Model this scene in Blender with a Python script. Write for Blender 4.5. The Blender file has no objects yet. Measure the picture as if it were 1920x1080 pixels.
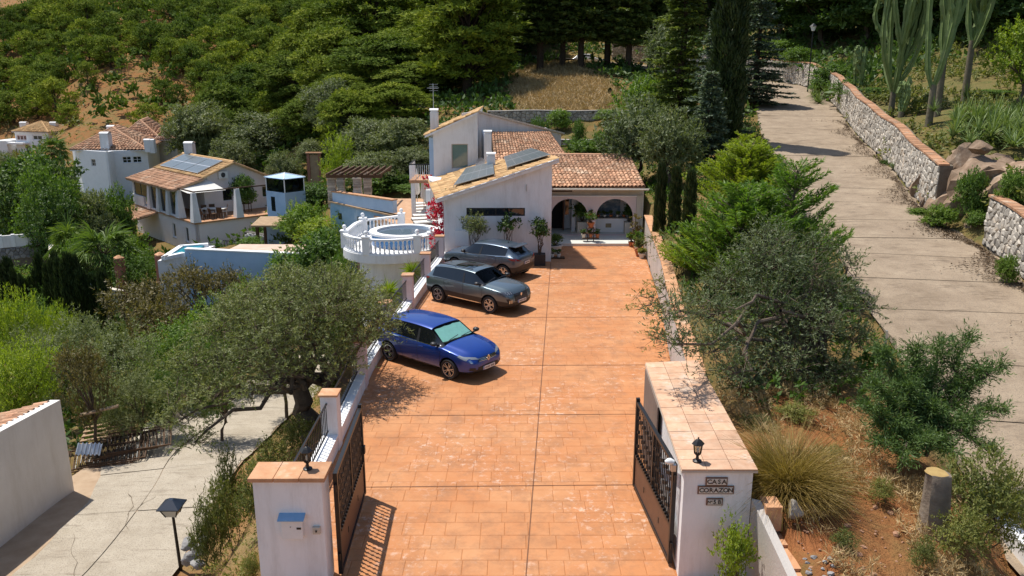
import bpy, bmesh, math, random
import numpy as np
from mathutils import Matrix, Vector
from mathutils.bvhtree import BVHTree

R = math.radians
SC = bpy.context.scene
COL = SC.collection
rng = np.random.default_rng(7)
random.seed(7)

# ------------------------------------------------------------------ camera, sky, sun, exposure
CAM_H, FPX, TILT = 8.0, 1490.0, R(14.7)
cd = bpy.data.cameras.new('camera')
cam = bpy.data.objects.new('camera', cd)
COL.objects.link(cam)
cam.location = (0, 0, CAM_H)
cam.rotation_euler = (R(90) - TILT, 0, 0)
cd.sensor_width = 36.0
cd.lens = FPX / 1920 * 36.0
cd.clip_start, cd.clip_end = 0.1, 3000
SC.camera = cam

SUN_EL = R(67)
SUN_DIR = Vector((0.81, -0.586, 0)).normalized() * math.cos(SUN_EL) - Vector((0, 0, math.sin(SUN_EL)))
world = bpy.data.worlds.new('World')
SC.world = world
world.use_nodes = True
wn = world.node_tree
sky = wn.nodes.new('ShaderNodeTexSky')
sky.sky_type = 'NISHITA'
sky.sun_disc = False
sky.sun_elevation = SUN_EL
sky.sun_rotation = math.atan2(-SUN_DIR.x, -SUN_DIR.y)
sky.altitude = 300
bg = wn.nodes['Background']
wn.links.new(sky.outputs[0], bg.inputs[0])
bg.inputs[1].default_value = 0.125
sl = bpy.data.lights.new('sun', 'SUN')
sl.energy = 4.8
sl.angle = R(0.53)
sl.color = (1.0, 0.95, 0.87)
so = bpy.data.objects.new('sun', sl)
COL.objects.link(so)
so.rotation_euler = SUN_DIR.to_track_quat('-Z', 'Y').to_euler()
so.location = (-20, 30, 60)
SC.view_settings.view_transform = 'Standard'
SC.view_settings.look = 'None'
SC.view_settings.gamma = 1
SC.view_settings.exposure = 0.25
SC.render.engine = 'CYCLES'
SC.cycles.max_bounces = 8
SC.cycles.transparent_max_bounces = 12

# ------------------------------------------------------------------ projection helpers (pixels of the 1920 photo)
_c, _s = math.cos(TILT), math.sin(TILT)
def ray(x, y):
    u, v = (x - 960) / FPX, (y - 540) / FPX
    return np.array([u, _c - v * _s, -_s - v * _c])
def at(x, y, Y):
    d = ray(x, y); return d * (Y / d[1]) + np.array([0, 0, CAM_H])
def onz(x, y, z=0.0):
    d = ray(x, y); return d * ((z - CAM_H) / d[2]) + np.array([0, 0, CAM_H])

# ------------------------------------------------------------------ objects
def tag(o, label=None, cat=None, group=None, kind=None):
    if label: o['label'] = label
    if cat: o['category'] = cat
    if group: o['group'] = group
    if kind: o['kind'] = kind
    return o
def raw_mesh(name, V, F, mats, mi=None, smooth=False, tint=None):
    me = bpy.data.meshes.new(name)
    V = np.asarray(V, np.float32)
    if isinstance(F, np.ndarray):
        k = F.shape[1]; n = len(F)
        me.vertices.add(len(V)); me.vertices.foreach_set('co', V.ravel())
        me.loops.add(n * k); me.loops.foreach_set('vertex_index', F.astype(np.int32).ravel())
        me.polygons.add(n)
        me.polygons.foreach_set('loop_start', np.arange(0, n * k, k, dtype=np.int32))
        me.polygons.foreach_set('loop_total', np.full(n, k, np.int32))
        me.update(calc_edges=True)
    else:
        me.from_pydata(V.tolist(), [], F); me.update()
    for m in (mats if isinstance(mats, (list, tuple)) else [mats]): me.materials.append(m)
    if mi is not None: me.polygons.foreach_set('material_index', np.asarray(mi, np.int32))
    if smooth: me.polygons.foreach_set('use_smooth', np.ones(len(me.polygons), bool))
    if tint is not None:
        a = me.attributes.new('tint', 'FLOAT', 'FACE'); a.data.foreach_set('value', np.asarray(tint, np.float32))
    return me
def link(name, me, parent=None, loc=None):
    o = bpy.data.objects.new(name, me); COL.objects.link(o)
    if parent is not None: o.parent = parent
    if loc is not None: o.location = loc
    return o
def root_of(o):
    while o.parent: o = o.parent
    return o
def thing(name, label, cat, loc=(0, 0, 0), group=None, kind=None):
    o = bpy.data.objects.new(name, None); COL.objects.link(o); o.location = tuple(map(float, loc)); o.empty_display_size = .2
    return tag(o, label, cat, group, kind)
def children(o): return [c for c in bpy.data.objects if c.parent == o]
def copy_tree(o, loc=None, rz=0.0, sc=(1, 1, 1), label=None, kids=None):
    r = o.copy(); COL.objects.link(r)
    if loc is not None: r.location = tuple(map(float, loc))
    r.rotation_euler = (0, 0, rz); r.scale = sc
    if label: r['label'] = label
    for ch in o.children:
        c = ch.copy(); COL.objects.link(c); c.parent = r
        for g in ch.children:
            d = g.copy(); COL.objects.link(d); d.parent = c
    return r

class MB:
    """collects geometry in world coordinates and links it as one mesh"""
    def __init__(s): s.v = []; s.f = []; s.m = []
    def add(s, V, F, m=0):
        b = len(s.v); s.v += [tuple(map(float, p)) for p in V]
        s.f += [tuple(i + b for i in f) for f in F]; s.m += [m] * len(F); return s
    def quad(s, *p, m=0): return s.add(p, [tuple(range(len(p)))], m)
    def box(s, x0, x1, y0, y1, z0, z1, m=0):
        return s.hexa([(x0, y0), (x1, y0), (x1, y1), (x0, y1)], z0, z1, m)
    def hexa(s, poly, z0, z1, m=0):
        """vertical prism on a ccw polygon; z0/z1 scalar or one per corner"""
        n = len(poly)
        a = z0 if isinstance(z0, (list, tuple)) else [z0] * n
        b = z1 if isinstance(z1, (list, tuple)) else [z1] * n
        V = [(p[0], p[1], a[i]) for i, p in enumerate(poly)] + [(p[0], p[1], b[i]) for i, p in enumerate(poly)]
        F = [tuple(range(n))[::-1], tuple(range(n, 2 * n))] + [(i, (i + 1) % n, n + (i + 1) % n, n + i) for i in range(n)]
        return s.add(V, F, m)
    def obox(s, c, ax, ay, az, m=0):
        c, ax, ay, az = map(np.asarray, (c, ax, ay, az))
        V = [c + i * ax + j * ay + k * az for k in (-1, 1) for (i, j) in ((-1, -1), (1, -1), (1, 1), (-1, 1))]
        return s.add(V, [(3, 2, 1, 0), (4, 5, 6, 7), (0, 1, 5, 4), (1, 2, 6, 5), (2, 3, 7, 6), (3, 0, 4, 7)], m)
    def bar(s, p, q, w, h=None, m=0):
        """square bar from p to q"""
        p, q = np.asarray(p, float), np.asarray(q, float); d = q - p; L = np.linalg.norm(d); d = d / L
        up = np.array([0, 0, 1.]) if abs(d[2]) < .95 else np.array([0, 1., 0])
        sx = np.cross(d, up); sx /= np.linalg.norm(sx); sy = np.cross(sx, d)
        return s.obox((p + q) / 2, sx * w / 2, d * L / 2, sy * (h or w) / 2, m)
    def tube(s, P, rad, n=6, m=0, cap=True):
        P = [np.asarray(p, float) for p in P]; k = len(P)
        rad = rad if isinstance(rad, (list, tuple)) else [rad] * k
        V = []; 
        for i in range(k):
            d = P[min(i + 1, k - 1)] - P[max(i - 1, 0)]; d = d / (np.linalg.norm(d) + 1e-9)
            up = np.array([0, 0, 1.]) if abs(d[2]) < .9 else np.array([1., 0, 0])
            a = np.cross(d, up); a /= np.linalg.norm(a); b = np.cross(d, a)
            for j in range(n):
                t = 2 * math.pi * j / n; V.append(P[i] + rad[i] * (math.cos(t) * a + math.sin(t) * b))
        F = [(i * n + j, i * n + (j + 1) % n, (i + 1) * n + (j + 1) % n, (i + 1) * n + j) for i in range(k - 1) for j in range(n)]
        if cap: F += [tuple(range(n))[::-1], tuple(range((k - 1) * n, k * n))]
        return s.add(V, F, m)
    def lathe(s, c, prof, n=16, m=0, sq=(1, 1)):
        """prof = [(r, z)...] round a vertical axis at c"""
        V = []; k = len(prof)
        for r, z in prof:
            for j in range(n):
                t = 2 * math.pi * j / n; V.append((c[0] + r * math.cos(t) * sq[0], c[1] + r * math.sin(t) * sq[1], c[2] + z))
        F = [(i * n + j, i * n + (j + 1) % n, (i + 1) * n + (j + 1) % n, (i + 1) * n + j) for i in range(k - 1) for j in range(n)]
        F += [tuple(range(n))[::-1], tuple(range((k - 1) * n, k * n))]
        return s.add(V, F, m)
    def build(s, name, mats, parent=None, smooth=False, bevel=0.0):
        off = np.array(root_of(parent).location) if parent is not None else None
        V = np.array(s.v, float)
        loc = None
        if off is not None: V = V - off
        else:
            loc = np.array([(V[:, 0].min() + V[:, 0].max()) / 2, (V[:, 1].min() + V[:, 1].max()) / 2, V[:, 2].min()]); V = V - loc
        me = raw_mesh(name, V, s.f, mats, s.m)
        if smooth:
            me.polygons.foreach_set('use_smooth', np.ones(len(me.polygons), bool))
            me.set_sharp_from_angle(angle=R(40))
        o = link(name, me, parent, loc)
        if bevel:
            b = o.modifiers.new('edge', 'BEVEL'); b.width = bevel; b.segments = 2; b.limit_method = 'ANGLE'
        return o

# ------------------------------------------------------------------ materials
def _nt(name):
    m = bpy.data.materials.new(name); m.use_nodes = True
    nt = m.node_tree; return m, nt, nt.nodes['Principled BSDF']
def nd(nt, t, **kw):
    n = nt.nodes.new(t)
    for k, v in kw.items():
        if k.startswith('_'): setattr(n, k[1:], v)
        else: n.inputs[k.replace('__', ' ')].default_value = v
    return n
def mixc(nt, fac, a, b, mode='MIX'):
    n = nt.nodes.new('ShaderNodeMix'); n.data_type = 'RGBA'; n.blend_type = mode
    for sock, v in ((n.inputs[0], fac), (n.inputs[6], a), (n.inputs[7], b)):
        if isinstance(v, (int, float)): sock.default_value = v
        elif isinstance(v, tuple): sock.default_value = (*v[:3], 1)
        else: nt.links.new(v, sock)
    return n.outputs[2]
def mathn(nt, op, a, b=0.0, clamp=False):
    n = nt.nodes.new('ShaderNodeMath'); n.operation = op; n.use_clamp = clamp
    for i, v in enumerate((a, b)):
        if isinstance(v, (int, float)): n.inputs[i].default_value = v
        else: nt.links.new(v, n.inputs[i])
    return n.outputs[0]
def coords(nt, world_pos):
    if world_pos: return nt.nodes.new('ShaderNodeNewGeometry').outputs['Position']
    return nt.nodes.new('ShaderNodeTexCoord').outputs['Object']
def noise(nt, vec, scale, detail=4, rough=.6, sq=None):
    if sq:
        mp = nt.nodes.new('ShaderNodeMapping'); mp.inputs['Scale'].default_value = sq; nt.links.new(vec, mp.inputs[0]); vec = mp.outputs[0]
    n = nd(nt, 'ShaderNodeTexNoise', Scale=scale, Detail=detail, Roughness=rough); nt.links.new(vec, n.inputs['Vector']); return n.outputs['Fac']
def ramp(nt, fac, pts):
    n = nt.nodes.new('ShaderNodeValToRGB'); e = n.color_ramp.elements
    e[0].position, e[0].color = pts[0][0], (*pts[0][1], 1)
    e[1].position, e[1].color = pts[-1][0], (*pts[-1][1], 1)
    for p, c in pts[1:-1]:
        k = e.new(p); k.color = (*c, 1)
    nt.links.new(fac, n.inputs[0]); return n.outputs[0]
def step(nt, fac, a, b): return ramp(nt, fac, [(a, (0, 0, 0)), (b, (1, 1, 1))])
def bumpn(nt, p, h, strength, dist):
    b = nd(nt, 'ShaderNodeBump', Strength=strength, Distance=dist); nt.links.new(h, b.inputs['Height']); nt.links.new(b.outputs[0], p.inputs['Normal'])
def island_rand(nt):
    a = nt.nodes.new('ShaderNodeNewGeometry').outputs['Random Per Island']; b = nt.nodes.new('ShaderNodeObjectInfo').outputs['Random']
    return mathn(nt, 'FRACT', mathn(nt, 'ADD', a, b))
def M(name, c1, c2=None, scale=3., rough=.8, bump=0., bscale=20., spec=.3, wp=True, rnd=0., metal=0., c3=None, detail=5, dirt=None):
    """noise mottled surface: c1..c2 by noise, optional wear colour c3 in patches, rnd = brightness change from piece to piece"""
    m, nt, p = _nt(name)
    v = coords(nt, wp)
    c2 = c2 or tuple(x * .8 for x in c1)
    col = ramp(nt, noise(nt, v, scale, detail), [(.32, c1), (.68, c2)])
    if c3: col = mixc(nt, step(nt, noise(nt, v, scale * .37, 6, .7), .55, .7), col, c3)
    if dirt:
        col = mixc(nt, mathn(nt, 'MULTIPLY', step(nt, noise(nt, v, 1.3, 7, .75, sq=(1.8, 1.8, .3)), .46, .74), .55), col, dirt)
    if rnd:
        r = island_rand(nt)
        col = mixc(nt, 1.0, col, ramp(nt, r, [(0, (1 - rnd,) * 3), (1, (1 + rnd,) * 3)]), 'MULTIPLY')
    nt.links.new(col, p.inputs['Base Color'])
    p.inputs['Roughness'].default_value = rough; p.inputs['Metallic'].default_value = metal
    p.inputs['Specular IOR Level'].default_value = spec
    if bump: bumpn(nt, p, noise(nt, v, bscale, 5, .65), bump, .02)
    return m
def plain(name, col, rough=.5, metal=0., spec=.5, coat=0.):
    m, nt, p = _nt(name)
    v = coords(nt, False)
    nt.links.new(ramp(nt, noise(nt, v, 6, 3), [(.3, col), (.7, tuple(c * .9 for c in col))]), p.inputs['Base Color'])
    p.inputs['Roughness'].default_value = rough; p.inputs['Metallic'].default_value = metal; p.inputs['Specular IOR Level'].default_value = spec
    p.inputs['Coat Weight'].default_value = coat; p.inputs['Coat Roughness'].default_value = .03
    return m
def leafm(name, ca, cb, cc=None, rough=.55, trans=.3, vary=.35, spec=.3):
    """leaf colours spread by the per-leaf value 'tint', each plant a little different"""
    m, nt, p = _nt(name)
    t = nd(nt, 'ShaderNodeAttribute', _attribute_name='tint').outputs['Fac']
    pts = [(0, ca), (.6, cb), (1, cc or cb)]
    col = ramp(nt, t, pts)
    r = nt.nodes.new('ShaderNodeObjectInfo').outputs['Random']
    col = mixc(nt, 1.0, col, ramp(nt, r, [(0, (1 - vary, 1 - vary * .8, 1 - vary * .6)), (.5, (1, 1, 1)), (1, (1 + vary * .9, 1 + vary * .6, 1))]), 'MULTIPLY')
    nt.links.new(col, p.inputs['Base Color']); p.inputs['Roughness'].default_value = rough; p.inputs['Specular IOR Level'].default_value = spec
    tr = nt.nodes.new('ShaderNodeBsdfTranslucent'); nt.links.new(mixc(nt, 1.0, col, (1.5, 1.6, .7), 'MULTIPLY'), tr.inputs[0])
    mx = nt.nodes.new('ShaderNodeMixShader'); mx.inputs[0].default_value = trans
    nt.links.new(p.outputs[0], mx.inputs[1]); nt.links.new(tr.outputs[0], mx.inputs[2])
    nt.links.new(mx.outputs[0], nt.nodes['Material Output'].inputs[0]); return m

WHITE = M('white_render', (.80, .79, .78), (.73, .72, .71), 1.3, .85, .3, 22, .2, dirt=(.46, .42, .37))
WHITE2 = M('white_paint', (.82, .82, .82), (.76, .76, .76), 2, .6, .1, 40, .3)
PINKW = M('pale_pink_render', (.74, .60, .57), (.70, .56, .54), 1.2, .85, .2, 30, .2)  # on the porch arches the pink is reflected light put into the colour
CREAM = M('cream_render', (.66, .60, .50), (.60, .54, .45), 1.2, .85, .2, 30, .2, dirt=(.42, .37, .3))
BLUEW = M('pale_blue_render', (.42, .56, .72), (.36, .50, .66), 1.3, .8, .2, 25, .2, c3=(.52, .63, .74))
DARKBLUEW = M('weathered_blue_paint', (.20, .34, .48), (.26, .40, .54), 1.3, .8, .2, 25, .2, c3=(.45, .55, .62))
GREYW = M('grey_beige_render', (.52, .47, .42), (.46, .42, .38), 1.1, .9, .3, 25, .2, dirt=(.36, .32, .27))
TERRA = M('terracotta_tile', (.47, .23, .115), (.55, .31, .17), 5, .75, .25, 40, .25, rnd=.16, c3=(.60, .43, .30), dirt=(.3, .17, .10))
PTERRA = M('pale_terracotta_tile', (.52, .30, .185), (.60, .40, .27), 5, .8, .25, 40, .2, rnd=.12, c3=(.62, .50, .40), dirt=(.34, .22, .15))
COPE = M('weathered_coping_brick', (.33, .16, .085), (.42, .24, .14), 5, .85, .4, 30, .2, rnd=.25, c3=(.40, .33, .25))
ROOFT = M('old_roof_tile', (.40, .20, .115), (.52, .32, .20), 2.2, .85, .5, 25, .2, rnd=.32, c3=(.60, .47, .34))
ROOFS = M('sun_bleached_roof_tile', (.46, .27, .12), (.58, .39, .20), 2.0, .88, .5, 25, .2, rnd=.3, c3=(.34, .17, .085))
ROOFU = M('roof_mortar_bed', (.27, .15, .09), (.36, .23, .15), 3, .9, .5, 30, .1)
IRON = plain('black_iron', (.018, .017, .017), .42, .3)
BROWNI = M('brown_painted_iron', (.13, .062, .036), (.10, .05, .03), 4, .5, .1, 40, .4, wp=False)
STONE = M('rubble_stone', (.52, .47, .40), (.36, .32, .27), 5, .9, .8, 22, .2, rnd=.3, c3=(.52, .40, .28))
MORTAR = M('wall_mortar', (.13, .105, .08), (.19, .16, .125), 6, .95, .6, 30, .1)
BARK = M('grey_bark', (.16, .12, .09), (.085, .065, .05), 6, .95, .9, 18, .1, wp=False)
PBARK = M('pine_bark', (.085, .06, .043), (.05, .036, .026), 5, .95, .9, 14, .1, wp=False)
WOOD = M('dark_timber', (.12, .07, .04), (.07, .042, .026), 3, .8, .4, 20, .2, wp=False)
PALEWOOD = M('bleached_timber', (.40, .28, .17), (.30, .20, .12), 3, .8, .4, 20, .2, wp=False)
GLASSD = plain('dark_window_glass', (.012, .016, .02), .04, 0, .9)
GLASSG = plain('green_window_glass', (.16, .25, .23), .06, 0, .9)
SOLAR = plain('solar_cell', (.11, .13, .135), .3, .0, .8)
ALU = plain('aluminium', (.55, .56, .57), .35, .8)
PLASTICW = plain('white_plastic', (.74, .74, .72), .4)
FABRICW = plain('off_white_fabric', (.70, .68, .63), .9, 0, .2)
WATER = plain('pool_water', (.02, .26, .34), .05, 0, .6)
POT = M('terracotta_pot', (.42, .16, .07), (.36, .13, .06), 6, .8, .1, 40, .2, wp=False)
# ------------------------------------------------------------------ terrain height
CTRL = np.array([
 # bank and garden right of the driveway
 (4.6,11,1.15),(5.2,13,1.25),(7,12.5,.9),(6,9.5,.5),(8.3,11,.2),(8.9,14,.35),(5.5,18,1.35),(7.5,20,1.45),(9.6,19,.95),(6.4,25,1.35),(9,25,1.6),(7,30,1.7),
 (10,32,2.3),(7.6,38,1.9),(12,40,3.2),(9,45,2.4),(13,48,4.2),(9,52,2.9),(14,56,5.0),(4.6,6,.3),(7,5,.0),
 # uphill road
 (11.7,13,-.25),(12.7,18,.65),(13.6,24.5,1.8),(14.5,31,2.4),(16.7,42,3.7),(18.3,50,4.7),(20.9,60,5.9),(23.6,72,7.0),(21,83,8.0),(13,93,9.8),(4,97,10.5),(11,7,-1.1),
 # garden above the stone wall
 (18.3,24,4.0),(19,28,4.2),(19.3,34,4.9),(21,42,5.9),(23.5,48,6.3),(23.5,53,6.8),(26,62,7.8),(30,74,9.5),(24,30,5.2),(28,44,7.2),(34,55,9.5),(40,40,9),(40,80,14),(60,60,18),(20,18,3.3),(24,12,3.2),(60,20,14),
 # behind the house
 (6.8,56,1.9),(2,58,1.2),(-2,58,.8),(4,61,1.7),(-3,61,1.4),(9,61,2.4),(4,63,3.5),(10,63,3.8),(-2,63,2.9),(4,67,3.9),(4,69,5.6),(10,70,5.9),(-2,69,4.4),(5.5,77,7.0),(5.5,85,8.5),(6,93,10.1),(9,101,11),(14,104,11.6),
 (-10,66,1.7),(-8,58,.4),(-14,60,-1.6),(-12,75,3),(-15,92,5.5),(-22,80,1.3),(0,112,13.5),(20,112,14.5),(35,110,17),(0,150,24),(40,150,30),(0,250,55),(80,250,70),(-25,115,5),(-30,150,11),(-30,200,24),
 # valley and neighbour plots on the left
 (-4.5,12,-.7),(-4.5,18,-.6),(-4.5,25,-.5),(-4.3,31,-.6),(-5.7,20.5,-1.5),(-6.5,14,-2.3),(-7.9,14,-3.3),(-8.4,17.5,-3.9),(-8.7,22,-4.2),(-7,25,-2.9),(-7.2,30,-3.2),(-6.4,35,-2.6),(-8.8,37,-5.0),
 (-10.6,14,-3.35),(-10.9,17.5,-3.75),(-11.5,22,-4.2),(-12,26,-4.8),(-11.7,32,-5.65),(-10.8,36,-6.2),(-9.9,40,-6.4),(-13.3,18,-3.7),(-13.5,22,-3.95),(-14.3,25,-4.3),(-16,28,-5.2),(-18,22,-5),(-22,14,-5.5),
 (-15,34,-6.2),(-22,40,-8),(-30,48,-8.6),(-22,30,-7),(-35,34,-9),(-40,60,-9.5),(-25,54,-6.6),(-31,60,-7.2),(-15,48,-4.2),(-12,45,-4.4),(-10,49,-2.6),(-20,58,-5.2),(-16,54,-4.0),(-25.6,63,-5.7),(-30,70,-5.7),(-37,76,-5.4),(-19,70,-3.3),(-24,78,-2.6),
 (-48,84,-5),(-41,87,-4.3),(-34,92,-2.6),(-62,100,-8),(-70,120,-8),(-88,150,-5.6),(-45,110,-2),(-60,140,-2.5),(-52,78,-8.5),(-120,160,-7),(-75,90,-12),(-160,130,-14),
 # beyond the hill
 (-330,470,20),(-600,500,5),(0,400,105),(120,450,150),(-100,430,95),(-500,250,-10)], float)
# far hillside, laid along lines of sight: photo column, then (row, distance) pairs
_h = []
for px in (-160, 0, 70, 150, 300, 450, 600):
    for py, Y in (((232, 140), (200, 153), (150, 170), (100, 190), (50, 218), (10, 255), (-45, 300), (-110, 350)) if px > 100 else ((212, 168), (180, 178), (150, 188), (100, 206), (60, 236), (26, 272))): _h.append(at(px, py, Y))
    if px < 100: _h.append(at(px, 90, 330))
CTRL = np.vstack([CTRL, [h for h in _h if not (h[0] > -35 and h[1] < 160)]])
def _fit(P):
    d = np.linalg.norm(P[:, None, :2] - P[None, :, :2], axis=2)
    A = np.block([[d, np.ones((len(P), 1)), P[:, :2]], [np.ones((1, len(P))), np.zeros((1, 3))], [P[:, :2].T, np.zeros((2, 3))]])
    return np.linalg.solve(A + np.diag([1e-3] * len(P) + [0] * 3), np.r_[P[:, 2], 0, 0, 0])
_W = _fit(CTRL)
def base_h(X, Y):
    X, Y = np.atleast_1d(np.asarray(X, float)), np.atleast_1d(np.asarray(Y, float))
    out = np.zeros(len(X))
    for k in range(0, len(X), 20000):
        x, y = X[k:k + 20000], Y[k:k + 20000]
        d = np.hypot(x[:, None] - CTRL[None, :, 0], y[:, None] - CTRL[None, :, 1])
        out[k:k + 20000] = d @ _W[:-3] + _W[-3] + x * _W[-2] + y * _W[-1]
    return out
def seg_dist(X, Y, P, closed=False):
    """distance, interpolated extra columns of the nearest polyline point, signed side"""
    P = np.asarray(P, float); best = np.full(len(X), 1e9); val = np.zeros((len(X), P.shape[1]))
    idx = range(len(P) if closed else len(P) - 1)
    for i in idx:
        a, b = P[i], P[(i + 1) % len(P)]; d = b[:2] - a[:2]; L2 = d @ d
        t = np.clip(((X - a[0]) * d[0] + (Y - a[1]) * d[1]) / L2, 0, 1)
        q = a[None] + t[:, None] * (b - a)[None]
        D = np.hypot(X - q[:, 0], Y - q[:, 1]); m = D < best
        best[m] = D[m]; val[m] = q[m]
    return best, val
def inside(X, Y, P):
    P = np.asarray(P, float); r = np.zeros(len(X), bool)
    for i in range(len(P)):
        a, b = P[i], P[(i + 1) % len(P)]
        c = (a[1] > Y) != (b[1] > Y)
        with np.errstate(divide='ignore', invalid='ignore'):
            xx = (b[0] - a[0]) * (Y - a[1]) / (b[1] - a[1] + 1e-12) + a[0]
        r ^= c & (X < xx)
    return r
ROAD_R = [(10.2,3,-1.8,2.6),(11.7,13,-.22,2.6),(12.6,18,.68,2.6),(13.5,24.5,1.82,2.6),(14.3,28,2.16,2.6),(14.5,31,2.46,2.6),(14.9,34.5,2.87,2.6),(16.8,42,3.77,2.65),(18.3,50,4.8,2.75),(20.9,60,5.95,2.8),(23.2,70,6.95,2.9),(23.4,77,7.6,3.0),(20,84,8.3,3.0),(13,92.5,9.7,3.0),(4,97.5,10.6,3.0),(-6,104,11.6,3)]
ROAD_L = [(-9.9,6,-2.6,2.2),(-10.2,12,-3.2,1.9),(-10.3,17.5,-3.8,1.95),(-10.8,22,-4.15,1.95),(-11.6,26,-4.75,2.5),(-11.5,32,-5.65,2.3),(-10.8,36,-6.2,2.1),(-10.2,41,-6.5,2)]
PLAT = [(-4.05,2),(4.0,2),(4.05,16.6),(4.7,22),(5.5,28),(6.65,38.7),(6.65,46.5),(3.4,55),(-10.4,55),(-9.4,50),(-6.0,44.2),(-4.6,43),(-3.2,40),(-3.0,36.4),(-3.5,27.6),(-3.95,21.5)]
def smooth_line(P, n=6):
    P = np.asarray(P, float); out = []
    for i in range(len(P) - 1):
        p0, p1, p2, p3 = P[max(i - 1, 0)], P[i], P[i + 1], P[min(i + 2, len(P) - 1)]
        for k in range(n):
            t = k / n
            out.append(.5 * (2 * p1 + (p2 - p0) * t + (2 * p0 - 5 * p1 + 4 * p2 - p3) * t * t + (3 * p1 - p0 - 3 * p2 + p3) * t ** 3))
    out.append(P[-1]); return np.array(out)
RR, RL = smooth_line(ROAD_R), smooth_line(ROAD_L)
# plots that are cut flat: polygon, level
FLAT = []
def hgt(X, Y, rough=True):
    X, Y = np.atleast_1d(np.asarray(X, float)), np.atleast_1d(np.asarray(Y, float))
    h = base_h(X, Y)
    if rough:
        h = h + .10 * np.sin(X * 1.7 + 1.3 * np.sin(Y * .9)) * np.sin(Y * 1.3 + X * .4) + .05 * np.sin(X * 4.1) * np.sin(Y * 3.7)
        far = np.clip((Y - 120) / 200, 0, 1)
        h = h + far * (1.5 * np.sin(X * .07 + 2 * np.sin(Y * .05)) + .8 * np.sin(X * .17 + Y * .13))
    for L, below, ex in ((RR, .12, .15), (RL, .12, 1.2)):
        d, v = seg_dist(X, Y, L)
        k = np.clip((d - v[:, 3] - ex) / .8, 0, 1)
        h = np.where(k < 1, (v[:, 2] - below) * (1 - k) + h * k, h)
    # cut under the garden wall of the road: garden side stays high
    ins = inside(X, Y, PLAT); d, _ = seg_dist(X, Y, PLAT, True)
    h = np.where(ins | (d < .3), np.minimum(h, -.25) * 0 - .3, h)
    for P, z in FLAT:
        i2 = inside(X, Y, P); h = np.where(i2, z, h)
    return h
def gz(x, y): return float(hgt([x], [y])[0])
def axis(lo, hi, s, far_lo, far_hi, g):
    a = list(np.arange(lo, hi + 1e-6, s)); st = s
    while a[-1] < far_hi: st *= g; a.append(a[-1] + st)
    st = s
    while a[0] > far_lo: st *= g; a.insert(0, a[0] - st)
    return np.array(a)

# house A of the valley: frame of its plot (corner nearest the camera, directions along its two fronts)
HA_C = np.array([-25.4, 63.0]); HA_U = np.array([.73, .683]) * .88; HA_V = np.array([-.683, .73])
def ha(u, v): return HA_C + HA_U * u + HA_V * v
FLAT.append(([ha(-1.5, -1), ha(3.5, -2), ha(9.4, 0), ha(9.4, 15.5), ha(-1.5, 15.5)], -5.75))
FLAT.append(([(-21.9, 53.2), (-8.4, 41.3), (-11.5, 48), (-20, 57)], -3.55))

gx = axis(-24, 27, .45, -640, 420, 1.09); gy = axis(3, 74, .45, -12, 700, 1.065)
GX, GY = np.meshgrid(gx, gy); nx, ny = len(gx), len(gy)
GZ = hgt(GX.ravel(), GY.ravel())
idx = np.arange(nx * ny).reshape(ny, nx)
Fq = np.stack([idx[:-1, :-1], idx[:-1, 1:], idx[1:, 1:], idx[1:, :-1]], -1).reshape(-1, 4)
def ground_mat():
    m, nt, p = _nt('hillside_ground')
    v = coords(nt, True)
    n1, n2, n3 = noise(nt, v, .35, 6, .65), noise(nt, v, 2.6, 6, .7), noise(nt, v, 14, 4, .7)
    straw = ramp(nt, n2, [(.3, (.27, .17, .08)), (.7, (.42, .29, .14))])
    earth = ramp(nt, n2, [(.3, (.22, .08, .03)), (.7, (.38, .155, .06))])
    weed = ramp(nt, n3, [(.3, (.055, .075, .02)), (.7, (.13, .135, .045))])
    at_ = nd(nt, 'ShaderNodeAttribute', _attribute_name='zone')
    sep = nt.nodes.new('ShaderNodeSeparateColor'); nt.links.new(at_.outputs['Color'], sep.inputs[0])
    col = mixc(nt, sep.outputs[0], weed, straw)
    col = mixc(nt, mathn(nt, 'MULTIPLY', sep.outputs[1], step(nt, n1, .3, .55)), col, earth)
    col = mixc(nt, mathn(nt, 'MULTIPLY', step(nt, noise(nt, v, 1.3, 6, .75), .5, .66), sep.outputs[2]), col, weed)
    nt.links.new(col, p.inputs['Base Color']); p.inputs['Roughness'].default_value = .95; p.inputs['Specular IOR Level'].default_value = .1
    bumpn(nt, p, mathn(nt, 'ADD', n3, n2), .9, .08); return m
GROUND = ground_mat()
me = raw_mesh('ground', np.c_[GX.ravel(), GY.ravel(), GZ], Fq, GROUND, smooth=True)
za = me.color_attributes.new('zone', 'FLOAT_COLOR', 'POINT')
X_, Y_ = GX.ravel(), GY.ravel()
Zc = np.zeros((len(X_), 4), np.float32); Zc[:, 3] = 1
Zc[:, 0] = .35; Zc[:, 1] = .25; Zc[:, 2] = 1.0
red = np.exp(-((X_ - 6) / 3) ** 2 - ((Y_ - 13) / 4) ** 2); Zc[:, 1] = np.maximum(Zc[:, 1], red * 2); Zc[:, 2] *= 1 - .8 * np.clip(red, 0, 1)
goldz = np.exp(-((X_ - 4.8) / 4.2) ** 2 - ((Y_ - 79) / 10) ** 2); Zc[:, 0] = np.maximum(Zc[:, 0], np.clip(goldz * 2, 0, 1)); Zc[:, 2] *= 1 - np.clip(goldz * 1.3, 0, 1); Zc[:, 1] *= 1 - np.clip(goldz, 0, 1)
bank = (X_ < -4) & (X_ > -9.2) & (Y_ < 26); Zc[bank, 0] = .8; Zc[bank, 1] = .5; Zc[bank, 2] = .5
hill = Y_ > 125; Zc[hill, 0] = .3; Zc[hill, 1] = .8; Zc[hill, 2] = 1
gard = (X_ > 17) & (Y_ < 200); Zc[gard, 0] = .2; Zc[gard, 1] = .15
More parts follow.
